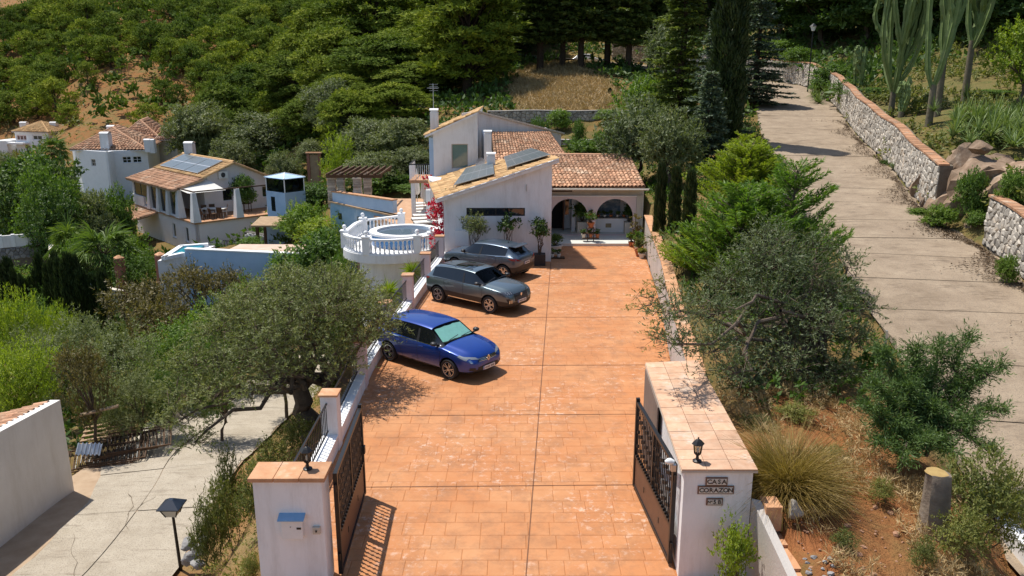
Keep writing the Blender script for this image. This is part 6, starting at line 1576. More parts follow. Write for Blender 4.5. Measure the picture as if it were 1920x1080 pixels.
def limb(mb, a, b, r0, r1, rg, wob=.12, k=6, n=7, sag=0.):
    a, b = np.asarray(a, float), np.asarray(b, float); P = []; L = np.linalg.norm(b - a)
    for i in range(k + 1):
        t = i / k; p = a + (b - a) * t + rg.normal(size=3) * wob * L * .25 * math.sin(math.pi * t); p[2] += sag * L * math.sin(math.pi * t); P.append(p)
    mb.tube(P, [r0 + (r1 - r0) * i / k for i in range(k + 1)], n); return P
def plant(name, label, cat, me_leaf, wood, leaf_mat, bark, group=None, crown_name='crown', trunk_name='trunk', parent_loc=(0, 0, 0)):
    t = thing(name, label, cat, parent_loc, group)
    if wood is not None and wood.v: w = wood.build(trunk_name, bark, t, smooth=True)
    link(crown_name, me_leaf, t); return t
def drop(t):
    for c in list(t.children): bpy.data.objects.remove(c)
    bpy.data.objects.remove(t)

# leaf colours (real reflectance, dark)
OLIVE = leafm('olive_leaf', (.085, .108, .036), (.165, .19, .072), (.31, .325, .165), trans=.28, vary=.22)
OLIVED = leafm('dark_olive_leaf', (.060, .090, .032), (.135, .165, .065), (.26, .28, .15), trans=.28, vary=.2)
PINE = leafm('pine_needles', (.050, .085, .013), (.12, .168, .024), (.27, .31, .05), trans=.2, vary=.42, rough=.85, spec=.1)
PINEY = leafm('sunny_pine_needles', (.062, .10, .014), (.155, .20, .028), (.31, .34, .06), trans=.2, vary=.35, rough=.85, spec=.1)
DARKC = leafm('dark_conifer', (.024, .042, .014), (.060, .086, .024), (.14, .17, .05), trans=.15, vary=.3)
FIR = leafm('fir_needles', (.05, .085, .018), (.115, .16, .036), (.22, .26, .075), trans=.25, vary=.2)
BLUEC = leafm('blue_conifer', (.050, .080, .048), (.11, .15, .095), (.22, .27, .19), trans=.15, vary=.15)
CYPR = leafm('cypress_scale', (.018, .034, .010), (.040, .062, .016), (.08, .11, .03), trans=.12, vary=.15)
JUNI = leafm('juniper_scale', (.045, .088, .026), (.095, .155, .042), (.18, .235, .075), trans=.25, vary=.1)
GOLDC = leafm('golden_cypress', (.10, .16, .010), (.21, .27, .020), (.34, .37, .04), trans=.35, vary=.12)
GREENC = leafm('green_cypress', (.050, .115, .012), (.115, .205, .022), (.20, .29, .04), trans=.32, vary=.12)
BROAD = leafm('broad_leaf', (.050, .105, .016), (.11, .185, .028), (.20, .28, .05), trans=.33, vary=.3)
BROADD = leafm('dark_broad_leaf', (.030, .068, .014), (.070, .125, .022), (.14, .20, .045), trans=.28, vary=.3)
LIME = leafm('lime_leaf', (.11, .175, .012), (.22, .29, .024), (.36, .40, .05), trans=.38, vary=.15)
BRONZE = leafm('bronze_leaf', (.070, .060, .020), (.14, .115, .042), (.24, .19, .075), trans=.25, vary=.2)
BOUG = leafm('bougainvillea', (.30, .010, .035), (.52, .018, .06), (.62, .06, .12), trans=.3, vary=.1)
SCRUB = leafm('dry_scrub', (.080, .105, .022), (.16, .175, .042), (.29, .27, .09), trans=.28, vary=.3)
STRAWG = leafm('dry_grass', (.33, .215, .09), (.47, .33, .155), (.60, .45, .24), trans=.08, vary=.15)
FOUNT = leafm('fountain_grass', (.17, .125, .03), (.31, .21, .055), (.46, .33, .13), trans=.25, vary=.1)
AGAVEM = leafm('agave_leaf', (.10, .155, .045), (.19, .25, .08), (.34, .37, .13), trans=.2, vary=.15)
PALMM = leafm('palm_leaf', (.070, .125, .022), (.135, .20, .038), (.26, .32, .09), trans=.28, vary=.12)
YELF = leafm('yellow_flower', (.45, .32, .02), (.55, .42, .04), trans=.3)
WHITEF = leafm('white_flower', (.5, .5, .46), (.65, .65, .6), trans=.3)
BLUEF = leafm('lilac_flower', (.28, .33, .58), (.42, .46, .68), trans=.3)
CACT = M('cactus_skin', (.13, .19, .055), (.19, .25, .09), 4, .6, .3, 30, .3, wp=False, c3=(.19, .22, .10))
CACTW = M('corky_cactus_trunk', (.20, .17, .12), (.14, .12, .08), 5, .9, .6, 20, .1, wp=False)

G_ = np.random.default_rng
def top_scale(px, ytop, Y, proto_h, X=None, z=None):
    p = at(px, ytop, Y); z = gz(p[0], Y) if z is None else z; return p[0], z, max(.3, (p[2] - z) / proto_h)
class Proto:
    """one built plant kept as the first individual, later ones are copies that share its meshes"""
    def __init__(s, make, h, w, *names): s.make, s.h, s.w = make, h, w; s.t = None
    def put(s, x, y, z, sx, sz, rz=None, label=None, group=None, cat=None):
        rz = random.uniform(0, 6.28) if rz is None else rz
        if s.t is None:
            s.t = s.make(); o = s.t
            o.location = (x, y, z); o.rotation_euler = (0, 0, rz); o.scale = (sx, sx, sz)
        else: o = copy_tree(s.t, (x, y, z), rz, (sx, sx, sz))
        if label: o['label'] = label
        if group: o['group'] = group
        return o
    def px(s, px, ytop, wpx, Y, **kw):
        """crown top at (px, ytop), crown width wpx in photo pixels at distance Y"""
        p = at(px, ytop, Y); z = kw.pop('z', None); z = gz(p[0], Y) - .1 if z is None else z
        return s.put(p[0], Y, z, wpx / FPX * Y * 1.0 / s.w, max(.4, p[2] - z) / s.h, **kw)
def mk(name, label, cat, leafmat, bark, build, group=None, crown_name='crown'):
    def f():
        rg = G_(abs(hash(name + leafmat.name)) % 1000 if False else sum(map(ord, name + leafmat.name + label)) % 9973); lv = Leaves(rg); wd = MB()
        build(lv, wd, rg); return plant(name, label, cat, lv.mesh(crown_name, leafmat), wd, leafmat, bark, group, crown_name)
    return f
def b_round(h, w, base, ncl, r0, r1, dens, L, W, per=9, trunk=.14, limbs=7, hollow=.3, **kw):
    def f(lv, wd, rg):
        c = (0, 0, (h + base) / 2); cl = clumps_in(rg, ncl, c, (w / 2 - r0, w / 2 - r0, (h - base) / 2 - r0 * .7), r0, r1, hollow)
        if trunk:
            P = limb(wd, (0, 0, -.3), (rg.normal() * .1 * w, rg.normal() * .1 * w, base + (h - base) * .3), trunk, trunk * .7, rg, .15)
            for q, r in cl[:limbs]: limb(wd, P[-1] if rg.random() < .6 else P[-2], q, trunk * .5, trunk * .12, rg, .15, 4, 5)
        crown(lv, cl, dens, L, W, per=per, cen=np.array([0, 0, h * .4]), **kw)
    return f
def b_pine(h, w, base, ncl, r0, r1, dens, L=.34, W=.10, per=7, lean=.0):
    """Aleppo pine: rounded tufts of needles on open limbs, flat undersides"""
    def f(lv, wd, rg):
        top = np.array([lean * h, 0, h * .86]); P = limb(wd, (0, 0, -.4), top, h * .022 + .05, .05, rg, .10, 8, 8)
        cl = []
        for i in range(ncl):
            t = base / h + (1 - base / h) * ((i + rg.random()) / ncl); prof = math.sin(math.pi * min(1, .18 + .80 * (t - base / h) / (1 - base / h))) ** .7
            a = i * 2.4 + rg.normal() * .5; rad = w / 2 * prof * (.35 + .65 * rg.random() ** .5)
            q = np.array([math.cos(a) * rad + lean * h * t, math.sin(a) * rad, h * t - r0 * .3 + rad * .12]); r = rg.uniform(r0, r1)
            cl.append((q, r)); k = min(7, max(1, int((t - .12) * 8))); limb(wd, P[k], q, .05 * h / 8, .015, rg, .12, 4, 5)
        crown(lv, cl, dens, L, W, twig=r0 * .55, per=per, up=.35, rise=.55, shell=.45, squash=.62, spread=.9, tintv=.35, cen=np.array([0, 0, h * .45]), form=1.2)
    return f
def b_whorl(h, r, n, droop, L, W, per, base=.06, up=.6, flat=True, conic=1.0, dens=1.0, sub=5):
    """tiered conifer with layered sprays"""
    def f(lv, wd, rg):
        limb(wd, (0, 0, -.3), (0, 0, h), h * .02 + .03, .02, rg, .02, 8, 7)
        for i in range(n):
            t = base + (1 - base) * (i / n); rad = r * (1 - t) ** (.75 * conic) * rg.uniform(.7, 1.12) + .08; nb = int(rg.integers(4, 7))
            for k in range(nb):
                a = i * 1.1 + k * 2 * math.pi / nb + rg.normal() * .25; l = rad * rg.uniform(.65, 1.1); d = np.array([math.cos(a), math.sin(a), 0]); z0 = h * t + rg.normal() * h / n * .35
                m = max(4, int(l * sub * dens)); s = np.sort(rg.random(m)) * l
                P = d * s[:, None] + np.array([0, 0, z0]); P[:, 2] += -droop * s + .10 * s ** 2 / (l + .1)
                side = np.array([-d[1], d[0], 0])
                sg = rg.choice([-1, 1], (m, per)); sl = (1 - (s / l) * .75)[:, None] * l * .38 * rg.random((m, per))
                Q = P[:, None] + side * (sg * sl)[..., None] + d * (sl * .5)[..., None]; Q[..., 2] -= sl * .15 * rg.random((m, per)) + rg.random((m, per)) * .05
                D = d * .8 + side * sg[..., None] * .7 + rg.normal(size=(m, per, 3)) * .35; ct = rg.random() * .25
                lv.put(Q.reshape(-1, 3), D.reshape(-1, 3), L, W, tint=ct + np.repeat(s / l * .25, per), up=up)
                if l > 1: wd.tube([(0, 0, z0), tuple(P[-1])], [.02 + l * .008, .006], 4, cap=False)
    return f
def b_column(h, r, n, L, W, pw=.55):
    def f(lv, wd, rg):
        limb(wd, (0, 0, -.3), (0, 0, h * .9), r * .14, .03, rg, .01, 4, 6)
        t = rg.random(n) ** .9; prof = r * np.minimum(1, (t * 9) ** .5) * (1 - t) ** pw * 1.15; a = rg.random(n) * 2 * math.pi
        lump = 1 + .16 * np.sin(a * 3 + t * 40) + .10 * np.sin(a * 7 - t * 25); rr = prof * lump * (.45 + .55 * rg.random(n) ** .35)
        P = np.c_[np.cos(a) * rr, np.sin(a) * rr, t * h]; D = np.c_[np.cos(a) * .35, np.sin(a) * .35, np.full(n, 1.)] + rg.normal(size=(n, 3)) * .28
        lv.put(P, D, L, W, tint=.35 * (np.sin(a * 3 + t * 40) * .5 + .5), up=.15)
    return f
def b_feather(h, r, nb, L, W, per=5, sub=16, lift=.8, base=.05, curve=.5):
    """loose cypress with long rising feathery plumes"""
    def f(lv, wd, rg):
        limb(wd, (0, 0, -.3), (0, 0, h * .8), .07, .02, rg, .03, 4, 6)
        for i in range(nb):
            t = base + (1 - base) * rg.random() ** 1.15; a = rg.random() * 2 * math.pi; l = (r * (1 - t * .72)) * rg.uniform(.75, 1.2); d = np.array([math.cos(a), math.sin(a), 0])
            m = int(max(5, l * sub)); s = np.linspace(.12, 1, m) * l
            P = d * s[:, None] + np.array([0, 0, h * t * .82]); P[:, 2] += lift * s * .55 + curve * s ** 2 / (r + .1) * .5
            wd.tube([P[0] * np.array([0, 0, 1]), P[m // 2], P[-1]], [.022, .012, .004], 4, cap=False)
            T = unit(np.gradient(P, axis=0)); side = np.array([-d[1], d[0], 0]); ct = rg.random() * .3
            for sg in (-1, 1):
                ll = (1.05 - s / l)[:, None] * .36 * min(1.2, l) + .06; u = rg.random((m, per))
                D0 = T * .75 + side * sg * .65; Q = P[:, None] + D0[:, None] * (ll * u)[..., None]
                D = D0[:, None] + rg.normal(size=(m, per, 3)) * .30; lv.put(Q.reshape(-1, 3), D.reshape(-1, 3), L, W, tint=ct + (u * .3).ravel(), up=.4)
    return f
# ------------------------------------------------------------------ big olive left of the driveway: clumps placed limb by limb
rg = G_(11); lv = Leaves(rg); wd = MB()
OX, OY = -5.45, 20.3; OZ = gz(OX, OY) - .2
cl = [(at(x, y, Y), r) for x, y, Y, r in ((590, 553, 20.5, .95), (660, 568, 20.6, .8), (520, 573, 20.4, .9), (620, 588, 19.4, .95), (690, 594, 20.2, .75), (560, 610, 19.2, .9), (470, 600, 20.2, .8), (680, 640, 19.3, .6),
    (420, 630, 19.8, .75), (500, 650, 18.6, .8), (590, 655, 18.8, .7), (440, 690, 18.9, .7), (370, 690, 19.2, .7), (520, 700, 18.2, .55), (345, 740, 18.6, .6), (400, 745, 18.2, .55), (335, 790, 18.3, .48), (365, 830, 18.0, .36), (640, 690, 18.6, .45), (470, 740, 17.9, .34), (720, 610, 20.2, .45), (600, 576, 21.6, .8), (540, 542, 21.4, .7), (640, 542, 21.5, .7), (450, 576, 21.0, .6))]
fork = np.array([OX - .1, OY, OZ + 1.5]); b0 = np.array([OX, OY, OZ - .2])
tks = [MB(), MB(), MB()]; limb(tks[0], b0, fork + (-.35, 0, .2), .34, .2, rg, .18, 6, 9); limb(tks[1], b0 + (.35, .05, 0), fork + (.45, .1, .35), .22, .15, rg, .16, 6, 9); limb(tks[2], b0 + (-.2, .1, 0), fork + (-.5, .2, .5), .2, .13, rg, .15, 5, 8)
for c, r in cl: limb(wd, fork + np.array([rg.normal() * .3, rg.normal() * .2, rg.random() * .3]), c, .085, .022, rg, .28, 7, 6, .05)
crown(lv, cl, 370, .09, .023, twig=.42, per=15, up=.3, rise=.1, droop=.55, shell=.15, wood=wd, squash=.9, spread=.75, tintv=.35)
t = plant('olive_tree', 'large grey green olive tree leaning over the lane beside the driveway wall', 'olive tree', lv.mesh('crown', OLIVE), wd, OLIVE, BARK, trunk_name='branches')
for k in tks: k.build('trunk', BARK, t, smooth=True)
# ------------------------------------------------------------------ olives right of the driveway
rg = G_(12); lv = Leaves(rg); wd = MB(); OX, OY = 7.2, 18.3; OZ = gz(OX, OY) - .2
cl = [(at(x, y, Y), r) for x, y, Y, r in ((1440, 500, 18.8, .75), (1500, 520, 18.6, .7), (1380, 540, 19.0, .75), (1560, 560, 18.6, .6), (1440, 580, 17.8, .8), (1330, 590, 16.2, .55), (1520, 620, 17.6, .7), (1390, 640, 17.4, .7), (1600, 640, 18.2, .5), (1460, 680, 16.9, .65), (1335, 660, 15.4, .42), (1550, 700, 17.2, .5), (1262, 590, 15.2, .42), (1400, 720, 16.6, .5), (1270, 645, 14.7, .3), (1490, 740, 16.6, .45), (1590, 500, 19.2, .35), (1620, 580, 18.8, .32), (1440, 450, 19.6, .5), (1375, 700, 15.0, .34), (1530, 470, 19.4, .4))]
fork = np.array([OX, OY, OZ + 1.2]); tks = [MB(), MB()]; limb(tks[0], (OX, OY, OZ), fork, .24, .17, rg, .2, 5, 9); limb(tks[1], (OX + .3, OY, OZ), fork + (.5, .1, .4), .15, .1, rg, .2, 5, 8)
for c, r in cl: limb(wd, fork + rg.normal(size=3) * .2, c, .07, .02, rg, .3, 7, 6, .04)
crown(lv, cl, 400, .09, .024, twig=.42, per=14, up=.3, rise=.2, droop=.25, shell=.1, wood=wd, squash=.95, spread=.75, tintv=.35)
t = plant('olive_tree', 'broad olive tree between the tiled gate block and the uphill road', 'olive tree', lv.mesh('crown', OLIVED), wd, OLIVED, BARK, trunk_name='branches')
for k in tks: k.build('trunk', BARK, t, smooth=True)
# purple leaved trailing plant and light sprays at the driveway edge
rg = G_(13); lv = Leaves(rg); wd = MB(); cl = [(at(x, y, Y), r) for x, y, Y, r in ((1240, 540, 25.6, .5), (1220, 570, 24.6, .4), (1200, 555, 24.4, .25), (1250, 600, 23.2, .45), (1235, 630, 22.2, .35), (1195, 580, 23.6, .22), (1250, 480, 28.5, .5), (1240, 450, 30.5, .45))]
for c, r in cl: limb(wd, (c[0] + .5, c[1] + .3, 1.2), c, .03, .01, rg, .2, 4, 4)
crown(lv, cl, 150, .09, .028, twig=.4, per=12, up=.4, rise=.1, droop=.5, shell=.1, wood=wd)
plant('trailing_bush', 'loose bronze tinted bush hanging over the garden wall onto the driveway', 'bush', lv.mesh('crown', SCRUB), wd, SCRUB, BARK)
# ------------------------------------------------------------------ feathery cypresses of the right bank
def single(name, label, cat, leafmat, bark, build, px, ytop, wpx, Y, h, w, z=None, rz=0., crown_name='crown', group=None):
    o = mk(name, label, cat, leafmat, bark, build, group, crown_name)(); p = at(px, ytop, Y); zz = gz(p[0], Y) - .1 if z is None else z
    o.location = (p[0], Y, zz); s = wpx / FPX * Y / w; o.scale = (s, s, max(.3, p[2] - zz) / h); o.rotation_euler = (0, 0, rz); return o
single('cypress_bush', 'bright green feathery cypress bush in front of the sunny golden one', 'cypress bush', GREENC, BARK, b_feather(3, 1.7, 150, .13, .028, 6, 15), 1400, 318, 300, 24, 3, 3.4)
single('cypress_bush', 'sunny golden green cypress bush beside the clipped dark columns', 'cypress bush', GOLDC, BARK, b_feather(3, 1.7, 170, .13, .03, 6, 15), 1408, 250, 215, 33, 3, 3.4)
single('cypress_bush', 'tall dark plumed cypress leaning towards the uphill road', 'cypress bush', GREENC, BARK, b_feather(4, 1.6, 90, .14, .028, 6, 15, lift=1.0), 1500, 262, 230, 24.5, 4, 3.2, rz=1)
single('cypress_bush', 'yellow green bush at the white railing by the upper road edge', 'cypress bush', GOLDC, BARK, b_feather(3, 1.3, 110, .13, .03, 6, 14), 1400, 235, 100, 40, 3, 2.6)
single('cypress_bush', 'small green cypress bush below the white railing', 'cypress bush', GREENC, BARK, b_feather(2.5, 1.3, 100, .13, .028, 6, 14), 1450, 290, 110, 33, 2.5, 2.6)
single('cypress_bush', 'light green feathery bush over the garden wall near the potted plants', 'cypress bush', LIME, BARK, b_feather(2.4, 1.3, 120, .12, .028, 6, 14), 1318, 415, 160, 27.0, 2.4, 2.6)
for i, (px, yt, yb, Y, lab) in enumerate(((1241, 315, 430, 34, 'left'), (1269, 318, 400, 33.4, 'middle'), (1297, 326, 420, 30.5, 'right'))):
    p = at(px, yt, Y); o = mk('clipped_cypress', lab + ' of three clipped dark cypress columns above the garden wall', 'cypress', CYPR, BARK, b_column(2.5, .34, 5200, .16, .05, .22), 'clipped cypress columns')(); z = gz(p[0], Y) - .3
    o.location = (p[0], Y, z); o.scale = (.68, .68, (p[2] - z) / 2.5)
# blue green juniper at the right edge
rg = G_(15); lv = Leaves(rg); wd = MB(); JX, JY = 8.0, 14.4; JZ = gz(JX, JY)
for k, (px, py, Y, l) in enumerate(((1660, 660, 14.6, 1), (1720, 650, 14.8, .8), (1770, 640, 15.0, 1), (1820, 625, 15.2, .8), (1640, 720, 14.0, 1), (1700, 720, 14.2, 1), (1840, 690, 14.6, .7), (1880, 680, 14.6, .6), (1680, 790, 13.6, .9), (1620, 760, 13.6, .7), (1750, 760, 14, .9), (1890, 770, 14.0, .6), (1830, 790, 13.8, .7), (1730, 830, 13.2, .8), (1790, 850, 13.3, .6), (1690, 870, 12.9, .5), (1870, 850, 13.4, .5), (1650, 830, 13.2, .6), (1740, 700, 15, .9), (1800, 730, 15, .8))):
    e = at(px, py, Y); b = np.array([JX + rg.normal() * .15, JY + rg.normal() * .1, JZ + rg.random() * 1.0]); P = limb(wd, b, e, .05, .012, rg, .15, 7, 5, .04)
    for j in range(int(190 * l)):
        t = .30 + .70 * rg.random() ** .8; i0 = min(6, int(t * 7)); q = P[i0] + (P[i0 + 1] - P[i0]) * (t * 7 - i0); d = unit(rg.normal(size=3) * np.array([1, 1, .55]) + np.array([0, 0, .25]) + (e - b) * .25); ll = (.42 - .12 * t) * rg.uniform(.6, 1.2)
        m = 15; s = rg.random((m, 1)) * ll; Q = q + d * s + rg.normal(size=(m, 3)) * .03; lv.put(Q, d + rg.normal(size=(m, 3)) * .5, .085, .019, tint=rg.random() * .4, up=.35)
plant('juniper_bush', 'spreading blue green juniper at the right beside the tree stump', 'juniper', lv.mesh('crown', JUNI), wd, JUNI, BARK)
# ------------------------------------------------------------------ conifers and cypress column left of the uphill road
def b_fir(h, r, n, **k): return b_whorl(h, r, n, .22, .20, .06, 9, **k)
def con(label, leafmat, px, yt, w, Y, h, r, n, dens=1., **k): return single('fir_tree', label, 'fir tree', leafmat, PBARK, b_whorl(h, r, n, .22, .30, .11, int(15 * dens), **k), px, yt, w, Y, h, r * 2)
con('tall dark fir with layered branches left of the cypress column', FIR, 1290, -110, 190, 56, 16, 3.4, 40, 1.5, sub=5)
con('silvery blue fir with drooping tiers beside the cypress column', BLUEC, 1350, 10, 150, 50, 11, 2.6, 30, 1.4, sub=5)
con('smaller silvery blue fir low in front of the cypress column', BLUEC, 1335, 130, 120, 46, 7, 2.2, 22, 1.3, sub=6)
con('pale blue fir reaching over the road from behind the cypress column', BLUEC, 1432, -60, 150, 62, 14, 3.2, 32, 1.3, sub=5)
single('cypress_tree', 'tall slim dark cypress column at the left edge of the uphill road', 'cypress', CYPR, BARK, b_column(14, .95, 26000, .34, .10, .18), 1391, -260, 54, 48, 14, 1.9)
# green olive and shrubs behind the house, right
ol = Proto(mk('olive_shrub', 'x', 'olive tree', OLIVED, BARK, b_round(4, 4, .6, 34, .6, 1.0, 56, .2, .065, 9, .12, 9, twig=.5, droop=.2)), 4, 4)
ol.px(1200, 185, 150, 46, label='grey olive tree behind the right end of the porch roof', group='olive trees by the villa')
ol.px(1265, 205, 120, 43, label='grey olive with bare inner branches right of the porch roof', group='olive trees by the villa')
ol.px(1260, 40, 90, 76, label='grey olive standing between the firs above the terrace walls', group='olive trees by the villa')
bs = Proto(mk('green_shrub', 'x', 'shrub', BROAD, BARK, b_round(3, 3, .2, 26, .5, .85, 60, .18, .08, 9, .06, 6, twig=.35)), 3, 3)
bs.px(1210, 150, 110, 58, label='leafy green shrub at the right end of the terrace walls', group='green shrubs by the villa')
bs.px(1095, 262, 90, 58, label='low bright shrub in front of the lower terrace wall', group='green shrubs by the villa')
bs.px(1150, 240, 80, 57, label='green shrub between the lower terrace wall and the porch roof', group='green shrubs by the villa')
for px, yt, w, Y, lab in ((1010, 222, 40, 61.5, 'small weedy bush on the lower terrace wall, leftmost'), (1085, 226, 30, 61.5, 'slim young shrub against the lower terrace wall'), (1140, 205, 50, 66.5, 'bush growing out of the upper terrace wall at its right end'), (1050, 206, 50, 66.5, 'weedy bush in the middle of the upper terrace wall')): bs.px(px, yt, w, Y, label=lab, group='green shrubs by the villa')
single('young_cypress', 'tiny lone cypress standing on the golden straw slope', 'cypress', CYPR, BARK, b_column(2, .25, 1200, .16, .06), 1144, 165, 9, 75, 2, .5)

# ------------------------------------------------------------------ pines on the slope behind the villa
P1 = Proto(mk('pine_tree', 'x', 'pine tree', PINE, PBARK, b_pine(12, 9, 1.5, 84, .8, 1.45, 42, .40, .14)), 12, 9)
P2 = Proto(mk('pine_tree', 'y', 'pine tree', PINEY, PBARK, b_pine(11, 9, 1.2, 76, .8, 1.45, 42, .40, .14, lean=.08)), 11, 9)
P3_ = Proto(mk('pine_tree', 'z', 'pine tree', PINE, PBARK, b_pine(13, 8, 2, 78, .75, 1.35, 42, .40, .14, lean=-.05)), 13, 8)
D1 = Proto(mk('dark_conifer', 'x', 'conifer', FIR, PBARK, b_whorl(18, 3.8, 52, .12, .46, .17, 15, base=.2, sub=4, conic=.6)), 18, 7.2)
gp_ = 'pines on the slope behind the villa'
P2.px(560, 190, 110, 82, label='mid green pine above the lift tower in front of the grey trees', group=gp_); P1.px(655, 175, 120, 74, label='mid green pine directly behind the pergola', group=gp_); P1.px(740, 160, 140, 76, label='mid green pine left of the tall chimney', group=gp_); P2.px(420, 165, 120, 100, label='mid green pine above the terraced house roof', group=gp_)
for P_, px, yt, w, Y, lab in ((P2, 628, 62, 150, 100, 'sunlit yellow green pine at the left end of the slope pines'), (P1, 720, 70, 190, 92, 'broad pine directly left of the roof aerial'), (P2, 800, 22, 190, 104, 'bright topped pine above the roof aerial'), (P3_, 690, -40, 210, 122, 'tall pine rising behind the broad pine left of the aerial'), (P1, 930, -70, 210, 100, 'very tall pine behind the gable with a bright green side'),
    (P3_, 985, -30, 130, 108, 'tall narrow pine at the left border of the golden slope'), (P2, 560, 105, 140, 112, 'rounded pine between the bare dead branch and the round garden trees'), (P1, 480, 125, 130, 128, 'rounded pine above the neighbour lift tower'), (P2, 770, 120, 150, 86, 'lower pine tufts just above the tall chimney'), (P1, 640, 145, 120, 84, 'lower pine left of the tall chimney pine'), (P2, 590, 15, 150, 150, 'pine on the skyline right of the rocky patch'), (P1, 860, 60, 170, 94, 'shaded pine right of the roof aerial'), (P3_, 780, -60, 200, 140, 'pine behind the bright topped pine')):
    P_.px(px, yt, w, Y, label=lab, group=gp_)
single('dark_cypress_tree', 'dense near black conifer behind the tall block of the villa', 'conifer', PINE, PBARK, b_pine(16, 7, 1.2, 100, .75, 1.35, 44, .42, .15), 872, -120, 170, 84, 16, 7)
for i, (px, yt, w, Y) in enumerate(((1015, -170, 130, 89), (1058, -150, 110, 90), (1096, -190, 120, 88.5), (1146, -150, 120, 90), (1190, -170, 120, 87), (1230, -150, 110, 90), (1128, -190, 130, 116), (1046, -160, 120, 118), (1210, -150, 140, 122), (1280, -150, 130, 108))):
    D1.px(px, yt, w, Y, label='dark straight trunked conifer in the shady wood above the golden slope', group='dark conifers above the golden slope')
# wood behind the cactus garden
BT = Proto(mk('shade_tree', 'x', 'tree', BROADD, BARK, b_round(9, 8, .8, 60, 1.2, 1.9, 28, .42, .2, 9, .25, 10, twig=.8)), 9, 8)
for px, yt, w, Y, lab in ((1480, -80, 150, 92, 'dark tree at the bend of the uphill road'), (1560, -60, 170, 84, 'dark tree behind the candelabra cacti, left'), (1640, -100, 180, 78, 'dark tree behind the candelabra cacti, middle'), (1740, -110, 190, 74, 'dark tree behind the candelabra cacti, right'), (1850, -60, 170, 66, 'dark leafy tree above the aloe bank'), (1920, -90, 190, 60, 'dark leafy tree at the right edge of the picture'), (1500, -90, 200, 118, 'dark tree far behind the bend of the uphill road'), (1420, -60, 150, 106, 'dark tree left of the bend of the uphill road'), (1340, -120, 200, 118, 'dark tree behind the firs'), (1650, -120, 300, 110, 'dark tree far behind the cactus garden'), (1850, -130, 300, 95, 'dark tree far behind the aloe bank')):
    BT.px(px, yt, w, Y, label=lab, group='shade trees behind the cactus garden')
# grey and green trees between villa and neighbours
GO = Proto(mk('grey_tree', 'x', 'tree', OLIVE, BARK, b_round(7, 7, .2, 56, .9, 1.5, 40, .30, .10, 9, .2, 9, twig=.6, droop=.2)), 7, 7)
for px, yt, w, Y, lab in ((372, 192, 130, 92, 'rounded grey green tree behind the neighbour solar roof'), (492, 212, 130, 84, 'rounded grey green tree right of the neighbour chimney'), (618, 150, 110, 80, 'tall grey green tree left of the villa pines'), (690, 222, 110, 66, 'dense grey tree left of the villa tall block'), (752, 222, 120, 64, 'dense grey tree touching the villa tall block'), (700, 285, 110, 59, 'low grey tree behind the pergola'), (775, 275, 80, 60, 'low grey tree at the balcony of the villa'), (585, 262, 70, 76, 'grey tree above the weathered garden frame'), (430, 262, 90, 80, 'low grey tree right of the solar roof'), (530, 285, 70, 73, 'low grey tree behind the lift tower'), (660, 190, 120, 76, 'grey green tree between the two tall grey ones'), (650, 238, 90, 72, 'grey tree between the pergola and the tall pines'), (560, 215, 90, 90, 'grey tree above the dry slope by the lift tower'), (330, 235, 90, 108, 'grey tree behind the large plain house')):
    GO.px(px, yt, w, Y, label=lab, group='grey green trees between villa and neighbours')
LB = Proto(mk('lime_shrub', 'x', 'shrub', LIME, BARK, b_round(3.2, 3, .2, 24, .5, .8, 50, .16, .05, 9, .07, 6, twig=.4, rise=.6)), 3.2, 3)
for px, yt, w, Y, lab in ((632, 250, 70, 62, 'yellow green shrub behind the pergola'), (605, 405, 110, 50, 'lime green shrub left of the hot tub terrace'), (560, 380, 70, 55, 'lime green shrub at the foot of the lift tower'), (165, 305, 90, 112, 'lime green shrub below the small distant villa'), (220, 300, 80, 112, 'lime shrub left of the large plain house')): LB.px(px, yt, w, Y, label=lab, group='lime green shrubs')
bs.px(610, 432, 130, 44.5, label='rounded bright green hedge bush left of the hot tub tower', group='green shrubs by the villa')
bs.px(545, 470, 110, 45, label='green bush above the long blue pool wall', group='green shrubs by the villa')
bs.px(470, 445, 50, 54, label='small clipped bush on the pool deck', group='green shrubs by the villa')
bs.px(575, 385, 90, 52, label='green shrub between lift tower and pergola', group='green shrubs by the villa')
for px, yt, Y, lab in ((705, 330, 57.5, 'green shrub behind the pergola, right'), (745, 322, 59, 'green shrub below the balcony of the villa'), (672, 312, 60, 'green shrub behind the pergola, left'), (770, 345, 57, 'green shrub at the end of the sun terrace'), (590, 345, 62, 'green shrub in front of the weathered garden frame')): bs.px(px, yt, 80, Y, label=lab, group='green shrubs by the villa')
bs.px(540, 415, 70, 55.8, label='creeper heap on the roof of the garden shelter', group='green shrubs by the villa', z=gz(at(525, 465, 56.5)[0], 56) + 1.6)
bs.px(640, 480, 90, 41, label='green bush at the foot of the hot tub tower', group='green shrubs by the villa')
